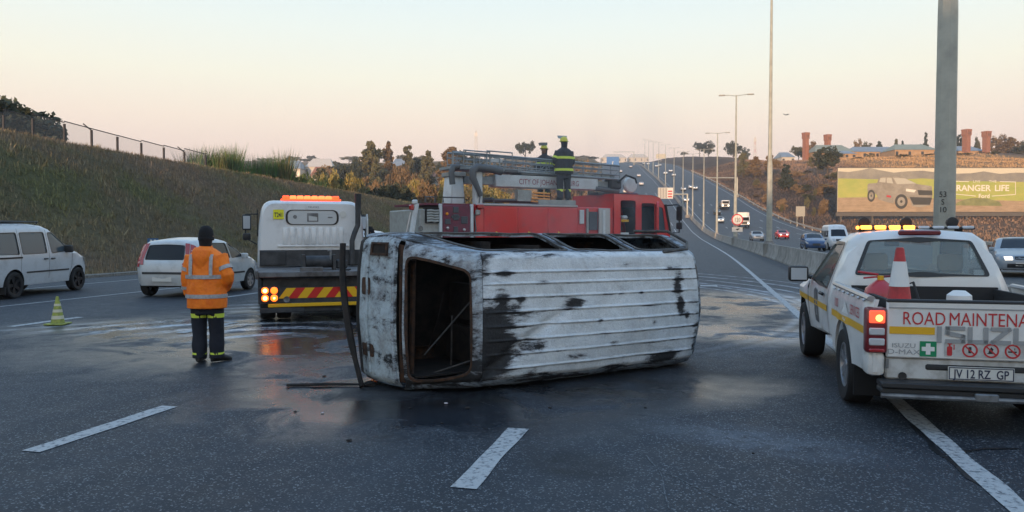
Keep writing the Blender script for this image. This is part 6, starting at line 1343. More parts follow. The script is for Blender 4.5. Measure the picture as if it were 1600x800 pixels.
# ================================================================== STREET LIGHTS, SIGNS
mat('pole_steel', (.42, .42, .36), .5, .25, c2=(.32, .32, .28), sc_=2.5); mat('sign_red', (.45, .03, .04), .5); mat('sign_face', (.62, .60, .55), .5); mat('sign_black', (.02, .02, .02), .5); mat('sign_blue', (.02, .10, .22), .5); mat('sign_blue_bright', (.03, .16, .42), .5); mat('galv', (.36, .34, .29), .5, .4)
HP = 17.0
def lamp_post(name, label, Y, group, x=4.3, h=HP, big=False, n_=8):
    X = float(xoff(Y))+x; z = float(zr(Y)); t = thing(name, label, 'street light', (X, Y, z+.004), 0, group)
    k = 1.0
    MB().lathe((0, 0, 0), [(.205, .0), (.19, .9), (.172, 5.6), (.165, 6.0), (.14, 6.3), (.13, 7.0), (.07, h)], n_, cap=True).build('pole', 'pole_steel', t, 25)
    MB().lathe((0, 0, 0), [(.38, .0), (.38, .86), (.30, .93), (.25, 1.05)], 8).build('plinth', 'concrete', t, 25)
    for sg in (1, -1):
        a = MB(); a.tube([(0, 0, h-.1), (sg*.9, 0, h+.02), (sg*1.3, 0, h+.04)], [.045, .04, .035], 6); ar = a.build('arm', 'pole_steel', t)
        MB().box((sg*1.55, 0, h+.03), (.75, .26, .13), None, .05).build('lamp_head', 'galv', ar, 40)
    return t
LG = 'lamp posts along the median'
PA = lamp_post('lamp_post', 'thick grey lamp post with stencilled 53 S 10 behind the pickup', 15.7, LG)
for i, tx in enumerate(('53', 'S', '10')):
    def PM(a, b_, off): ang_ = R(-90)-math.atan2(4.3, 15.7)+a/.186; return (.187*math.cos(ang_), .187*math.sin(ang_), b_)
    text_mb(tx, .145, lambda a, b_, o_: PM(a-.03, b_+2.28-.14*i, 0), .9).build('stencilled_mark', 'sign_black', PA, 0, flip=False)
lamp_post('lamp_post', 'tall lamp post beside the round 120 speed sign, first beyond the pickup', 53.3, LG)
for k in range(1, 12):
    lab_ = {1: 'lamp post just behind the round 120 speed sign', 2: 'lamp post with twin head, second beyond the round speed sign'}.get(k, 'distant twin headed lamp post in the row climbing the hill')
    lamp_post('lamp_post', lab_, 53.3+37.5*k, LG)
# round speed sign on the median
q = at(1154.5, 84); t = thing('speed_sign', 'round red bordered 120 speed limit sign on a pole on the median', 'sign', (float(xoff(q[1]))+4.3, q[1], float(zr(q[1]))+.86), YAW)
MB().tube([(0, 0, -.02), (0, 0, 2.6)], .045, 8).build('post', 'galv', t)
MB().lathe((0, -.03, 2.05), [(.64, .02), (.64, -.01), (.002, -.01)], 28, 'Y').build('sign_disc', 'sign_face', t, 0)
mb = MB(); mb.pan(ell(0, 2.05, .64, n=28), lambda a, b_, o_: (a, -.045, b_), [ell(0, 2.05, .51, n=28)]); mb.build('red_border', 'sign_red', t, 0, flip=False)
text_mb('120', .62, lambda a, b_, o_: (a, -.046, 1.84+b_), .72).build('speed_number', 'sign_black', t, 0, flip=False)
MB().b2(-.58, .58, -.05, -.02, .72, 1.22).build('supplementary_plate', 'sign_face', t, 0); mb = MB(); mb.pan([(-.2, 1.02), (.25, 1.12), (.22, 1.0), (.05, .92), (.02, .85), (-.04, .92)], lambda a, b_, o_: (a, -.054, b_)); mb.build('plate_symbol', 'sign_black', t, 0, flip=False)
# gantries
def gantry(name, label, px, d, base_x, reach, zarm, panel=None, ribs=False):
    X, Y = at(px, d); z = float(zr(Y)) if base_x else Hs(X, Y); t = thing(name, label, 'gantry', (X, Y, z-.02), YAW)
    s_ = 1 if reach > 0 else -1
    MB().tube([(0, 0, 0), (0, 0, zarm+.12)], .22, 10).build('post', 'pole_steel', t); MB().tube([(0, 0, zarm), (reach, 0, zarm)], .17, 8).build('arm', 'pole_steel', t); MB().b2(-.5, .5, -.5, .5, 0, .8).build('footing', 'concrete', t)
    if panel:
        x0, x1, z0, z1 = panel; pn = MB(); pn.b2(x0, x1, -.35, -.25, z0, z1); pn = pn.build('sign_panel', 'sign_face', t, 0)
        if ribs:
            for k in range(6): MB().b2(x0+.15+(x1-x0)*.62*k/6, x0+.32+(x1-x0)*.62*k/6, -.42, -.352, z0+.1, z1-.1).build('panel_rib', 'hose_grey', pn, 0)
            for k in range(3): MB().b2(x1-1.35, x1-.25, -.37, -.352, z0+.35+.7*k, z0+.72+.7*k).build('red_marking', 'sign_red', pn, 0)
    return t
gantry('sign_gantry', 'cantilever gantry carrying a ribbed white panel with red markings over the carriageway', 1073.5, 205, True, -5.5, 6.3, (-7.9, -3.9, 5.1, 8.0), True)
gantry('sign_gantry', 'cantilever gantry with an empty white arm beside the opposite carriageway', 1151, 262, False, -10.5, 6.6, None)
gantry('sign_gantry', 'far blue direction sign gantry rising behind the ladder boom', 990, 520, True, -14, 9, None)
q = at(957, 520); t = thing('direction_sign', 'blue direction sign with white arrow above the far carriageway', 'sign', (q[0], q[1], zpx(264, 520)), YAW); MB().b2(-4.2, 4.2, -.1, .1, 0, 8.0).build('sign_panel', 'sign_blue_bright', t, 0); mb = MB(); mb.pan([(-1, 2), (.4, 3.4), (-.2, 3.6), (1, 5.5), (0, 4.6), (-.6, 5.2), (-.4, 3.9)], lambda a, b_, o_: (a, -.12, b_)); mb.build('sign_symbol', 'sign_face', t, 0, flip=False)
for x_ in (-3.2, 3.2): MB().b2(x_-.2, x_+.2, -.05, .2, -14, 0).build('sign_post', 'galv', t, 0)
# distance marker at the foot of the bank
q = at(239, 29.0); zz = Hs(*q); t = thing('marker_sign', 'small blue marker sign on a thin post on the embankment', 'sign', (q[0], q[1], zz), YAW+R(28))
MB().tube([(0, 0, -.1), (0, 0, 1.45)], .022, 6).build('post', 'galv', t); MB().b2(-.19, .19, -.03, -.01, 1.18, 1.46).build('sign_panel', 'sign_blue', t, 0)
for x0, x1, z0, z1 in ((-.10, -.03, 1.36, 1.41), (.03, .10, 1.36, 1.41), (-.12, -.07, 1.22, 1.32), (-.04, .0, 1.22, 1.32), (.03, .12, 1.22, 1.32)): MB().b2(x0, x1, -.034, -.0302, z0, z1).build('sign_mark', 'sign_face', t, 0)
# small board beyond the guardrail
q = at(1250, 168); t = thing('back_of_sign', 'small square sign seen from behind, beyond the guardrail', 'sign', (q[0], q[1], Hs(*q)), YAW); MB().b2(-1.0, 1.0, -.06, .0, 2.4, 4.6).build('sign_panel', 'galv', t, 0)
for x_ in (-.7, .7): MB().b2(x_-.06, x_+.06, .0, .1, -.2, 4.3).build('sign_post', 'galv', t, 0)

# ================================================================== BILLBOARD
mat('bb_sky', (.55, .50, .38), .6); mat('bb_hill', (.20, .19, .17), .6, c2=(.28, .26, .21), sc_=.25); mat('bb_field', (.30, .34, .08), .6, c2=(.40, .38, .10), sc_=.2, mapping=(1, 1, 3)); mat('bb_ground', (.36, .26, .17), .6, c2=(.26, .19, .12), sc_=.4, mapping=(1, 1, 4)); mat('bb_truck', (.30, .27, .22), .5, c2=(.20, .175, .14), sc_=.35); mat('bb_dark', (.05, .048, .042), .6); mat('bb_glass', (.42, .40, .33), .5); mat('bb_white', (.66, .62, .52), .6); mat('bb_bush', (.16, .17, .07), .6, c2=(.24, .24, .10), sc_=.6); mat('bb_frame', (.10, .09, .08), .8)
S_ = .1625; q = at(1307, 195); zb0 = zpx(331.5, 195)
BB = thing('billboard', 'huge roadside billboard showing a pickup in a green field', 'billboard', (q[0], q[1], zb0), YAW)
def bbp(px, py): return ((px-1307)*S_, (331.5-py)*S_)
W_, Hh = 52.0, 69.5*S_
MB().b2(0, W_, .02, .35, 0, Hh).build('panel', 'bb_frame', BB, 0)
def bb(nm, pts, m, lay, holes=()):
    mb = MB(); mb.pan([bbp(*p_) for p_ in pts], lambda a, b_, o_: (a, .02-.012*lay, b_), [[bbp(*p_) for p_ in h] for h in holes]); return mb.build(nm, m, BB, 0, flip=False)
R_ = 1307+W_/S_
bb('printed_sky', [(1307.6, 331), (R_-.6, 331), (R_-.6, 263), (1307.6, 263)], 'bb_sky', 1)
bb('printed_hills', [(1308, 300), (R_-1, 300), (R_-1, 271), (1585, 270), (1560, 272), (1535, 268), (1515, 271), (1480, 272), (1440, 267), (1415, 268), (1395, 270), (1372, 266), (1358, 262.8), (1345, 266), (1325, 269), (1308, 268)], 'bb_hill', 2)
bb('printed_field', [(1308, 316), (R_-1, 316), (R_-1, 285), (1500, 283), (1440, 279), (1400, 281), (1308, 279)], 'bb_field', 3)
bb('printed_ground', [(1308, 331), (R_-1, 331), (R_-1, 315), (1560, 313), (1480, 311), (1430, 309), (1360, 308), (1308, 309)], 'bb_ground', 4)
bb('printed_bush', [(1490, 321), (1565, 322), (1560, 315), (1540, 310), (1520, 309), (1505, 312), (1495, 316)], 'bb_bush', 5)
bb('printed_pickup_body', [(1354, 289), (1356, 287), (1369, 286), (1371, 280), (1376, 276.5), (1398, 276), (1410, 278), (1420, 282), (1432, 288), (1444, 289.5), (1454, 291), (1456, 304), (1452, 321), (1436, 324), (1424, 322), (1421, 312), (1410, 304), (1398, 309), (1395, 318), (1385, 316), (1372, 312), (1368, 304), (1360, 300), (1355, 304), (1354, 296)], 'bb_truck', 5)
bb('printed_windows', [(1372, 284.5), (1374, 278.5), (1382, 278), (1382, 285.5)], 'bb_glass', 6); bb('printed_windows', [(1384, 278), (1391, 278), (1394, 287), (1384, 286)], 'bb_glass', 6); bb('printed_windows', [(1394, 278), (1412, 279), (1430, 287), (1400, 288)], 'bb_glass', 6)
for cx_, cy_, rx, ry_ in ((1360, 306, 6, 9.5), (1407, 315, 10, 11.5)):
    bb('printed_wheel', ell(cx_, cy_, rx, ry_, 22), 'bb_dark', 7); bb('printed_wheel_rim', ell(cx_, cy_, rx*.62, ry_*.62, 18), 'bb_truck', 8); bb('printed_wheel_hub', ell(cx_, cy_, rx*.2, ry_*.2, 10), 'bb_dark', 9)
bb('printed_grille', [(1432, 297), (1455, 298), (1455, 305), (1434, 305)], 'bb_dark', 6); bb('printed_bumper', [(1420, 308), (1455, 309), (1452, 320), (1426, 320)], 'bb_dark', 6); bb('printed_headlamp', [(1414, 295), (1430, 297), (1427, 301), (1414, 299)], 'bb_white', 6); bb('printed_stripe', [(1384, 305), (1391, 306), (1391, 309), (1384, 308)], 'sign_red', 6)
for k, (x0, y0, x1, y1) in enumerate(((1487, 283.4, 1512, 284), (1560, 284, 1585, 284.6), (1584.4, 284, 1585, 304), (1487, 303, 1523, 306.5), (1548, 306.5, 1585, 304))):
    mb = MB(); [mb.pan([bbp(*p_) for p_ in pp], lambda a, b_, o_: (a, .02-.07, b_)) for pp in seam([(x0, y0), (x1, y1)], 1.0)]; mb.build('printed_border', 'bb_white', BB, 0, flip=False)
def bbt(tx, px, py, size, sx, bold=0): 
    a0_, b0_ = bbp(px, py); return text_mb(tx, size, lambda a, b_, o_: (a0_+a, .02-.075, b0_+b_), sx, bold=bold).build('printed_lettering', 'bb_white', BB, 0, flip=False)
bbt('LIVE', 1524, 285.5, .85, 1.2); bbt('THE', 1549, 285.5, .85, 1.3); bbt('RANGER', 1519, 298.5, 2.15, 1.05, .05); bbt('LIFE', 1563.5, 298.5, 2.15, 1.02, .05); bbt('Ford', 1536, 309.5, 1.5, 1.0, .03)
MB().b2(-.2, W_+.2, -.05, .5, -1.0, -.05).build('lower_frame', 'bb_frame', BB, 0)
for k in range(7): MB().b2(1+8*k, 1.4+8*k, .36, .8, -6.0, Hh-.5).build('support_post', 'bb_frame', BB, 0)

# ================================================================== TREES AND BUSHES
def leafmat(name, c, c2, rh=.22): 
    m = mat(name, c, .85, spec=.15, c2=c2, sc_=.9, rnd_h=rh); return m
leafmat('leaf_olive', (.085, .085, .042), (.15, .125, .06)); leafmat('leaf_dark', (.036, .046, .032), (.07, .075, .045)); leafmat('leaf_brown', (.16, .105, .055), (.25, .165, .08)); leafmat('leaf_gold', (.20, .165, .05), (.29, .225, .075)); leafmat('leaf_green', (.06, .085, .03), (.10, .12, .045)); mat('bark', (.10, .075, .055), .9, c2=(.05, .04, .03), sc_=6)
def crown_mesh(name, kind, seed, n_=1300, leaf=.045):
    """crown of a tree of height 1: leaf faces gathered into clumps"""
    rg_ = np.random.default_rng(seed); P = []
    if kind == 'cone':
        for _ in range(46):
            z = .16+.80*rg_.random()**1.15; r = .27*(1.05-z)**.75*(.35+.75*rg_.random()); a = rg_.uniform(0, 6.283); P.append((r*math.cos(a), r*math.sin(a), z, .045+.075*(1-z)))
    elif kind == 'round':
        for _ in range(40):
            v = rg_.normal(0, 1, 3); v /= np.linalg.norm(v); k = rg_.random()**.4; P.append((v[0]*.36*k, v[1]*.36*k, .62+v[2]*.30*k, .05+.07*rg_.random()))
    elif kind == 'flat':
        for _ in range(40):
            a = rg_.uniform(0, 6.283); k = rg_.random()**.5; P.append((math.cos(a)*.48*k, math.sin(a)*.48*k, .72+.20*(1-k)*rg_.random()+.06*rg_.normal(), .05+.06*rg_.random()))
    else:
        for _ in range(36):
            v = rg_.normal(0, 1, 3); v /= np.linalg.norm(v); k = rg_.random()**.45; P.append((v[0]*.62*k, v[1]*.62*k, max(.06, .44+v[2]*.44*k), .07+.09*rg_.random()))
    P = np.array(P); idx = rg_.integers(0, len(P), n_); C_ = P[idx]; d_ = rg_.normal(0, 1, (n_, 3)); d_ /= np.linalg.norm(d_, axis=1)[:, None]
    c = C_[:, :3]+d_*C_[:, 3:4]*rg_.random((n_, 1))**.4*np.array([1.15, 1.15, .8]); c[:, 2] = np.maximum(c[:, 2], .03)
    u = rg_.normal(0, 1, (n_, 3)); u /= np.linalg.norm(u, axis=1)[:, None]; v = np.cross(u, rg_.normal(0, 1, (n_, 3))); v /= np.linalg.norm(v, axis=1)[:, None]; s_ = leaf*rg_.uniform(.5, 1.25, (n_, 1))
    V = np.stack([c-u*s_, c-v*s_*.55, c+u*s_, c+v*s_*.55], 1).reshape(-1, 3); me = bpy.data.meshes.new(name); me.from_pydata(V.tolist(), [], (np.arange(n_)[:, None]*4+np.arange(4)[None, :]).tolist()); return me, P
CR = {}
def tree_mesh(kind, var):
    if (kind, var) in CR: return CR[(kind, var)]
    me, P = crown_mesh('crown', kind, hash_(kind)+var*17, 2600 if kind != 'bush' else 1900, .036 if kind != 'bush' else .056)
    tm = MB(); top = {'cone': .92, 'round': .72, 'flat': .76, 'bush': .3}[kind]; tm.tube([(0, 0, -.04), (.008, .004, top*.35), (-.006, .006, top*.7), (0, 0, top)], [.030, .022, .014, .006], 7)
    rk = random.Random(var*5+3)
    for k in range(7 if kind != 'bush' else 4):
        p_ = P[rk.randrange(len(P))]; z0 = max(.05, p_[2]*.62); tm.tube([(0, 0, z0), (p_[0]*.5, p_[1]*.5, z0+(p_[2]-z0)*.4), (p_[0], p_[1], p_[2])], [.011, .007, .003], 5)
    m2 = bpy.data.meshes.new('trunk'); m2.from_pydata(tm.v, [], tm.f); m2.materials.append(MATS['bark']); m2.shade_smooth(); CR[(kind, var)] = (me, m2); return CR[(kind, var)]
def hash_(s_): return sum(ord(c) for c in s_)
LEAFED = {}; LEAFW = {'leaf_olive': 'olive', 'leaf_dark': 'dark green', 'leaf_brown': 'rusty brown', 'leaf_gold': 'golden', 'leaf_green': 'green'}
def tree(kind, leaf, loc, h, label, group, name='tree', wide=1.0, cat='tree', var=None):
    var = rnd.randrange(4) if var is None else var; cm, tm = tree_mesh(kind, var)
    if (kind, var, leaf) not in LEAFED:
        c2 = cm.copy(); c2.materials.clear(); c2.materials.append(MATS[leaf]); LEAFED[(kind, var, leaf)] = c2
    t = thing(name, label, cat, loc, rnd.random()*6.28, group); t.scale = (h*wide, h*wide, h)
    for nm, me in (('crown', LEAFED[(kind, var, leaf)]), ('trunk', tm)):
        o = bpy.data.objects.new(nm, me); col.objects.link(o); o.parent = t
    return t
def tree_px(kind, leaf, px, ytop, d, wpx, label, group, **k):
    for _ in range(60):
        X, Y = at(px, d); xl = X-float(xoff(Y))
        if -24 < xl < 31: d += 8
        else: break
    label = label.replace('{c}', LEAFW[leaf])
    z = Hs(X, Y); h = max(1.0, zpx(ytop, d)-z); h = min(h, (3.2 if kind == 'bush' else 11.0)*(.75+.5*rnd.random())) if px > 1100 and d < 345 else h; w0 = {'cone': .46, 'round': .86, 'flat': 1.06, 'bush': 1.35}[kind]; wide = (wpx/F*d)/(h*w0); return tree(kind, leaf, (X, Y, z-.05), h, label, group, wide=max(.35, min(4.0, wide)), **k)
TG_ = 'trees beyond the embankment'
for px, yt, d, wp, kd, lf in ((583, 221, 285, 46, 'cone', 'leaf_olive'), (606, 221, 290, 24, 'cone', 'leaf_brown'), (572, 236, 300, 30, 'round', 'leaf_olive'), (545, 246, 270, 36, 'round', 'leaf_dark'), (556, 243, 265, 26, 'round', 'leaf_dark'), (637, 226, 295, 26, 'cone', 'leaf_olive'), (654, 234, 320, 30, 'round', 'leaf_dark'), (668, 236, 280, 28, 'cone', 'leaf_olive'), (690, 244, 300, 30, 'round', 'leaf_dark'), (705, 227, 275, 44, 'cone', 'leaf_brown'), (722, 236, 300, 34, 'cone', 'leaf_olive'), (740, 240, 320, 34, 'round', 'leaf_dark')):
    tree_px(kd, lf, px, yt, d, wp, {'cone': 'tall {c} conical pine standing behind the embankment and fire engine', 'round': '{c} round crowned tree standing among the pines behind the embankment'}[kd], TG_)
tree_px('flat', 'leaf_dark', 821, 219, 420, 36, 'spreading dark tree on the skyline behind the firefighters', TG_)
r8 = random.Random(21)
for k in range(90):
    px = r8.uniform(500, 950); d = r8.uniform(200, 460); yt = r8.uniform(244, 276)
    tree_px(r8.choice(['round', 'bush', 'round', 'cone']), r8.choice(['leaf_olive', 'leaf_brown', 'leaf_dark', 'leaf_brown', 'leaf_olive']), px, yt, d, r8.uniform(20, 42), 'small {c} tree in the wooded slope beyond the embankment', 'wooded slope trees')
for k in range(26):
    px = r8.uniform(500, 780); d = r8.uniform(140, 200); tree_px('bush', r8.choice(['leaf_gold', 'leaf_brown', 'leaf_olive', 'leaf_gold']), px, r8.uniform(268, 296), d, r8.uniform(24, 46), 'sunlit {c} scrub bush on the slope behind the embankment', 'sunlit scrub bushes', name='bush', cat='bush')
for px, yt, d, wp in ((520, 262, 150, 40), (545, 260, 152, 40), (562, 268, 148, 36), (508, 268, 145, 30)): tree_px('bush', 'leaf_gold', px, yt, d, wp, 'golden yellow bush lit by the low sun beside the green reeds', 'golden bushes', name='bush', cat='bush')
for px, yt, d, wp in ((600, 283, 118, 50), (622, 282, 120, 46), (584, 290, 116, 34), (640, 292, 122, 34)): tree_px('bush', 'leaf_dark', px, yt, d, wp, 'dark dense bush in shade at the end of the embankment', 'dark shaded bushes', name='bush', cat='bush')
for k in range(16): px = r8.uniform(430, 580); tree_px('bush', r8.choice(['leaf_green', 'leaf_olive', 'leaf_green']), px, np.interp(px, [430, 500, 580], [256, 262, 276])+r8.uniform(-2, 12), r8.uniform(118, 175), r8.uniform(24, 44), 'rounded {c} bush in the band behind the end of the embankment', 'bushes behind the embankment', name='bush', cat='bush')
# far skyline left
for k in range(46):
    px = r8.uniform(390, 960); d = r8.uniform(620, 950); tree_px(r8.choice(['round', 'flat', 'bush']), r8.choice(['leaf_dark', 'leaf_olive']), px, r8.uniform(242, 251), d, r8.uniform(14, 34), 'hazy distant {c} tree on the far skyline', 'trees on the far skyline')
# dark scrub on the mound at the top of the bank
for k in range(34):
    px = r8.uniform(-90, 62); d = r8.uniform(54, 66); X, Y = at(px, d); z = Hs(X, Y); yt = np.interp(px, [-90, 0, 30, 62, 80], [128, 150, 160, 186, 200])+r8.uniform(-3, 12); h = zpx(yt, d)-z
    if h < .5: h = r8.uniform(.6, 1.1)
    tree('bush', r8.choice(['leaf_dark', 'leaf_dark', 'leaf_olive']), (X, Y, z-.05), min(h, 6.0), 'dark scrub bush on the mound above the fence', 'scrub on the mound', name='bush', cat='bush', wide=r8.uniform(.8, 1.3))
# reeds on the bank
def reeds(name, label, pxs, dr_, hh, n_, seed):
    rg_ = np.random.default_rng(seed); px = rg_.uniform(*pxs, n_); d = rg_.uniform(*dr_, n_); xc = (px-800)/F*d; X = xc*CY-d*SY; Y = xc*SY+d*CY
    keep = rg_.random(n_) < .25+.75*npn(X, Y, 1.1, 2); sink = 1.5*npn(X, Y, .8, 4)[keep]; X, Y = X[keep], Y[keep]
    return tufts(name, np.stack([X, Y, H(X, Y)-sink], 1), hh[0], hh[1], .055, lambda a, b_: np.stack([.10+.04*np.sin(a*3), .145+.04*np.sin(b_*3), .055+0*a], 1), lean=.45, blades=3, label=label, cat='reeds', seed=seed)
reeds('reed_bed', 'tall green reeds growing at the end of the fence', (296, 372), (68, 76), (2.0, 4.0), 2600, 11); reeds('reed_bed', 'tall green reeds rising above the recovery truck', (384, 452), (78, 90), (2.4, 4.6), 3200, 12); reeds('reed_bed', 'tall green reeds sloping down beside the golden bushes', (446, 505), (90, 105), (1.6, 3.8), 2400, 13)
for k in range(16):
    px = r8.uniform(300, 500); tree_px('bush', 'leaf_green', px, np.interp(px, [300, 360, 372, 384, 440, 500], [242, 244, 258, 246, 252, 284])+r8.uniform(0, 8), np.interp(px, [300, 500], [74, 106]), r8.uniform(22, 40), '{c} leafy bush among the tall reeds on the bank', 'bushes among the reeds', name='bush', cat='bush')
# right side trees
RG = 'trees on the brown slope'
for px, yt, d, wp, kd, lf in ((1292, 227, 262, 50, 'round', 'leaf_dark'), (1304, 236, 255, 34, 'bush', 'leaf_olive'), (1276, 236, 270, 30, 'round', 'leaf_olive'), (1228, 242, 262, 22, 'cone', 'leaf_dark'), (1256, 252, 250, 26, 'bush', 'leaf_dark'), (1264, 262, 235, 22, 'bush', 'leaf_dark'), (1205, 241, 300, 34, 'round', 'leaf_brown'), (1178, 245, 320, 26, 'cone', 'leaf_brown'), (1160, 238, 330, 22, 'cone', 'leaf_olive'), (1222, 250, 280, 30, 'bush', 'leaf_brown'), (1240, 246, 290, 30, 'bush', 'leaf_brown'), (1245, 262, 250, 26, 'bush', 'leaf_brown'), (1290, 262, 240, 30, 'bush', 'leaf_brown'), (1190, 258, 280, 26, 'bush', 'leaf_brown')):
    tree_px(kd, lf, px, yt, d, wp, {'cone': 'narrow {c} conical tree on the brown slope across the highway', 'round': 'leafy {c} tree on the brown slope left of the billboard', 'bush': '{c} bush on the brown slope left of the billboard'}[kd], RG)
for px, yt, d, wp, kd in ((1092, 217, 640, 20, 'round'), (1106, 219, 650, 22, 'round'), (1145, 214, 560, 30, 'round'), (1163, 228, 560, 18, 'round'), (1068, 237, 700, 16, 'round')): tree_px(kd, 'leaf_dark', px, yt, d, wp, 'dark tree cluster on the skyline beside the far carriageway', 'skyline trees')
for px, yt, d, wp in ((1246, 222, 440, 26), (1266, 220, 450, 24), (1338, 214, 430, 18), (1352, 219, 430, 22), (1372, 221, 430, 14), (1398, 216, 430, 8), (1407, 219, 430, 8), (1444, 206, 440, 8), (1440, 216, 430, 16), (1498, 208, 430, 20), (1524, 213, 430, 10), (1556, 207, 430, 34), (1578, 214, 420, 28), (1596, 216, 420, 20), (1566, 222, 400, 34), (1590, 226, 390, 26), (1614, 212, 420, 26)): tree_px(r8.choice(['round', 'cone', 'round']), r8.choice(['leaf_dark', 'leaf_olive', 'leaf_brown']), px, yt, d, wp, '{c} tree on the ridge among the chimneys and sheds', 'ridge trees')
for k in range(22): px = r8.uniform(1330, 1605); tree_px('bush', r8.choice(['leaf_olive', 'leaf_brown']), px, r8.uniform(238, 250), r8.uniform(318, 345), r8.uniform(10, 26), '{c} scrub bush on the golden bank below the ridge', 'bushes on the golden bank', name='bush', cat='bush')
for k in range(26): px = r8.uniform(1180, 1310); tree_px('bush', r8.choice(['leaf_brown', 'leaf_olive', 'leaf_brown']), px, r8.uniform(262, 310), r8.uniform(205, 300), r8.uniform(8, 20), 'low {c} scrub on the burnt brown slope', 'scrub on the brown slope', name='bush', cat='bush')

# ================================================================== FENCE ON THE BANK
mat('fence_post', (.05, .045, .045), .8); fm = mat('fence_mesh', (.40, .38, .36), .8, alpha=.22)
FN = thing('boundary_fence', 'stepped wire mesh boundary fence with dark posts along the top of the embankment', 'fence', (*at(146, 52), Hs(*at(146, 52))))
fo = Vector(FN.location); tops = [(-40, 172), (10, 181), (55, 187), (104, 194.5), (146, 204), (186, 214.5), (223, 224), (258, 231), (290, 238), (323, 243)]
pts = []
for px, py in tops:
    d = -41.2/((px-800)/F*CY-SY); X, Y = at(px, d); pts.append((X, Y, Hs(X, Y), zpx(py, d)))
for i, (X, Y, zb, zt_) in enumerate(pts):
    b_ = MB().box((X-fo.x, Y-fo.y, (zt_+zb-.3)/2-fo.z), (.12, .12, zt_-zb+.3)).build('post', 'fence_post', FN, 0)
    if i in (4, 8): MB().tube([(X-fo.x, Y-fo.y, zt_-fo.z-.02), (X-fo.x-.45, Y-fo.y-.25, zt_-fo.z+.42)], .05, 6).build('post_arm', 'fence_post', FN)
    if i:
        X0, Y0, zb0_, zt0 = pts[i-1]; top = zt_+.10; lo0, lo1 = zb0_-.1, zb-.1
        mb = MB(); mb.add([(X0-fo.x, Y0-fo.y, lo0-fo.z), (X-fo.x, Y-fo.y, lo1-fo.z), (X-fo.x, Y-fo.y, top-fo.z), (X0-fo.x, Y0-fo.y, top+.18-fo.z)], [(0, 1, 2, 3)]); mb.build('mesh_panel', 'fence_mesh', FN, 0)
        MB().tube([(X0-fo.x, Y0-fo.y, top+.18-fo.z), (X-fo.x, Y-fo.y, top-fo.z)], .035, 5).build('top_rail', 'fence_post', FN)

# ================================================================== BUILDINGS AND MASTS ON THE SKYLINE
mat('brick', (.33, .15, .09), .85, c2=(.26, .09, .055), sc_=1.4); mat('roof_green', (.22, .25, .19), .7, c2=(.28, .28, .22), sc_=.3); mat('roof_blue', (.20, .24, .27), .6, .2, c2=(.28, .31, .33), sc_=.4); mat('wall_tan', (.42, .27, .15), .85, c2=(.33, .20, .11), sc_=.6); mat('wall_pale', (.52, .47, .40), .8); mat('tower_white', (.62, .58, .54), .6); mat('dark_pane', (.03, .035, .04), .3)
def chimney(px, yt, yb, wpx, d, label):
    X, Y = at(px, d); z = zpx(yb, d); z = min(z, Hs(X, Y)); h = zpx(yt, d)-z; r = wpx/F*d/2*.78; t = thing('brick_chimney', label, 'chimney', (X, Y, z-.3), YAW+R(20), 'brick chimneys on the ridge')
    MB().b2(-r*.92, r*.92, -r*.92, r*.92, 0, h*.80).build('shaft', 'brick', t, 0); MB().b2(-r*1.12, r*1.12, -r*1.12, r*1.12, h*.80, h*.97).build('crown', 'brick', t, 0); MB().b2(-r*1.2, r*1.2, -r*1.2, r*1.2, h*.97, h+.3).build('cap', 'brick', t, 0)
    for s_ in (-.4, .25): MB().b2(r*s_, r*(s_+.25), -r*1.16, -r*1.10, h*.83, h*.93).build('vent_slot', 'bb_dark', t, 0)
    return t
chimney(1257, 208, 240, 9.5, 380, 'square brick chimney rising beside dark trees at the left of the ridge'); chimney(1291, 211, 240, 9.5, 400, 'short brick chimney at the end of the long shed roofs'); chimney(1507, 203, 245, 11.5, 370, 'tallest brick chimney, nearest the thick lamp post'); chimney(1538, 206, 245, 11, 385, 'brick chimney beside the wooded end of the ridge')
def shed(px0, px1, yt, yb, d, roof, label, wall='wall_tan', ridge=.5, name='shed'):
    X, Y = at((px0+px1)/2, d); z = zpx(yb, d); g = Hs(X, Y); z0 = min(z, g); w_ = (px1-px0)/F*d; h = zpx(yt, d)-z0; t = thing(name, label, 'building', (X, Y, z0-.2), YAW, 'buildings on the ridge')
    eh = h*.55; dp = 14.0; MB().b2(-w_/2, w_/2, 0, dp, 0, eh).build('wall', wall, t, 0)
    rf_ = MB(); a = -w_/2-.4; b_ = w_/2+.4; k0 = a+(b_-a)*(ridge-.32); k1 = a+(b_-a)*(ridge+.32); rf_.add([(a, -.5, eh), (b_, -.5, eh), (k1, dp/2, h), (k0, dp/2, h), (a, dp+.5, eh), (b_, dp+.5, eh)], [(0, 1, 2, 3), (5, 4, 3, 2), (4, 0, 3), (1, 5, 2), (0, 4, 5, 1)]); rf_.build('roof', roof, t, 0)
    for k in range(max(2, int(w_/5))): x = -w_/2+1+k*(w_-2)/max(1, int(w_/5)-1); MB().b2(x-.6, x+.6, -.06, .1, eh*.35, eh*.8).build('window', 'dark_pane', t, 0)
    return t
shed(1272, 1332, 224, 244, 372, 'roof_green', 'long shed with pale green roof beside the short chimney'); shed(1326, 1412, 227, 245, 382, 'roof_blue', 'long low shed with ribbed blue grey roof'); shed(1396, 1462, 223, 246, 366, 'roof_green', 'broad shed with sloping green roof left of the thick lamp post'); shed(1478, 1536, 226, 246, 392, 'roof_blue', 'shed with grey roof between the two right chimneys')
shed(1318, 1336, 233, 246, 350, 'roof_blue', 'small tan outbuilding below the blue grey shed')
shed(1050, 1118, 258, 277, 560, 'wall_tan', 'long tan boundary building beside the far carriageway', ridge=.5); shed(1220, 1240, 236, 246, 430, 'roof_blue', 'small house at the left end of the ridge', wall='wall_pale')
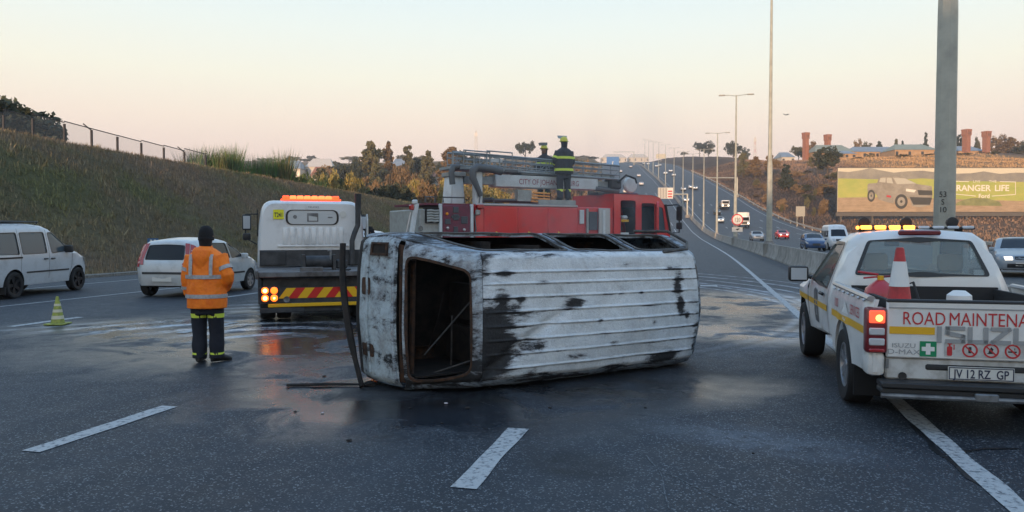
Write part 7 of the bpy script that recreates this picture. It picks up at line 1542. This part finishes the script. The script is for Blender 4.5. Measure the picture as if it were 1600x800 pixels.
for px0, px1, yt, yb, d, rf_, lb_ in ((438, 470, 249, 262, 420, 'roof_blue', 'pale house among trees beyond the bank'), (478, 520, 246, 262, 430, 'wall_pale', 'white walled house with low roof beyond the bank'), (612, 634, 246, 262, 400, 'roof_blue', 'house glimpsed between the two tall pines'), (486, 498, 258, 270, 330, 'brick', 'small red roofed house above the golden bushes'), (660, 700, 262, 276, 330, 'brick', 'red roofed house behind the pines'), (940, 978, 240, 252, 880, 'wall_pale', 'long white building on the far skyline'), (982, 1012, 240, 250, 900, 'wall_pale', 'bright low building beyond the far gantry')): shed(px0, px1, yt, yb, d, rf_, lb_, wall='wall_pale', name='house')
q = at(1032, 760); t = thing('hoarding', 'pale yellow hoarding high beside the far carriageway', 'billboard', (q[0], q[1], Hs(*q)), YAW); zt_ = zpx(241, 760)-Hs(*q); MB().b2(-5, 5, 0, .4, zt_-4.6, zt_).build('panel', 'bb_sky', t, 0); MB().b2(-.3, .3, .1, .6, -1, zt_-4.6).build('post', 'galv', t, 0)
def mast(px, yt, d, label, red=False):
    X, Y = at(px, d); z = Hs(X, Y); h = zpx(yt, d)-z; t = thing('radio_mast', label, 'mast', (X, Y, z), YAW); w0 = h*.045
    for sx, sy in ((-1, -1), (1, -1), (1, 1), (-1, 1)): MB().tube([(sx*w0, sy*w0, -.2), (sx*w0*.35, sy*w0*.35, h*.92)], .13 if d > 300 else .1, 4).build('leg', 'tower_white', t, 0)
    for k in range(9):
        f0, f1 = k/9, (k+1)/9; a = w0*(1-.65*f0); b_ = w0*(1-.65*f1)
        MB().tube([(-a, -a, h*.92*f0), (b_, -b_, h*.92*f1)], .08, 4).build('brace', 'sign_red' if red and k % 2 else 'tower_white', t, 0); MB().tube([(a, -a, h*.92*f0), (-b_, -b_, h*.92*f1)], .08, 4).build('brace', 'sign_red' if red and k % 2 else 'tower_white', t, 0)
    MB().tube([(0, 0, h*.9), (0, 0, h)], .1, 5).build('antenna', 'tower_white', t)
    for s_ in (-1, 1): MB().b2(s_*w0*.4-.35, s_*w0*.4+.35, -w0*.6, -w0*.35, h*.80, h*.88).build('antenna_panel', 'tower_white', t, 0)
mast(744, 200, 430, 'slender lattice radio mast rising behind the fire engine boom'); mast(1178, 211, 600, 'red and white lattice mast on the skyline beside the tall lamp post', True)
# bird
bmb = MB(); bmb.add([(-.5, 0, .14), (-.2, .08, .16), (0, .1, 0), (.2, .08, .16), (.5, 0, .14), (0, -.25, -.02), (0, .3, .02), (0, .05, .07)], [(0, 1, 2), (2, 3, 4), (5, 2, 6), (0, 2, 5), (4, 5, 2), (2, 6, 7), (5, 7, 6)]); o = bmb.build('bird', 'sign_black', smooth=0); X, Y = at(1226, 90); o.location = (X, Y, zpx(181, 90)); o.rotation_euler = (0, 0, .6); tag(o, 'small dark bird flying against the sky', 'bird')
# ================================================================== AIR
def volume(name, lo, hi, dens_, colr, an=.2, kind='stuff', nodes=None):
    mb = MB(); mb.b2(lo[0], hi[0], lo[1], hi[1], lo[2], hi[2]); m = bpy.data.materials.new(name); m.use_nodes = True; n = m.node_tree; n.nodes.clear(); o_ = n.nodes.new('ShaderNodeOutputMaterial'); v = n.nodes.new('ShaderNodeVolumePrincipled')
    v.inputs['Color'].default_value = (*colr, 1); v.inputs['Density'].default_value = dens_; v.inputs['Anisotropy'].default_value = an; n.links.new(v.outputs[0], o_.inputs['Volume'])
    if nodes: nodes(n, v)
    o = mb.build(name, m, smooth=0); o['kind'] = kind; return o
volume('haze', (-1700, -760, -9), (1750, 2300, 150), .00032, (.97, .94, .93), .25)

def smoke_nodes(n, v):
    tcn = n.nodes.new('ShaderNodeTexCoord'); src = tcn.outputs['Object']; mp = n.nodes.new('ShaderNodeMapping'); mp.inputs['Scale'].default_value = (1, 1, .55); n.links.new(src, mp.inputs[0])
    f = nse(n, mp.outputs[0], .9, 4, .6, .44, .80, .8); sp_ = n.nodes.new('ShaderNodeSeparateXYZ'); n.links.new(src, sp_.inputs[0])
    r = ell_mask(n, src, 0, 0, 3.6, 1.4, 0, .9); zt = n.nodes.new('ShaderNodeMapRange'); zt.inputs[1].default_value = 2.2; zt.inputs[2].default_value = -.5; n.links.new(sp_.outputs['Z'], zt.inputs[0])
    n.links.new(mth(n, 'MULTIPLY', mth(n, 'MULTIPLY', mth(n, 'MULTIPLY', f, r), zt.outputs[0]), .32), v.inputs['Density'])
sm_ = volume('smoke', (-3.6, -1.4, -1.6), (3.6, 1.4, 3.2), 0, (.75, .77, .80), .1, nodes=smoke_nodes)
q = at(925, 17.0); sm_.location = (q[0], q[1], 3.2); sm_.rotation_euler = (0, 0, YAW+R(31))
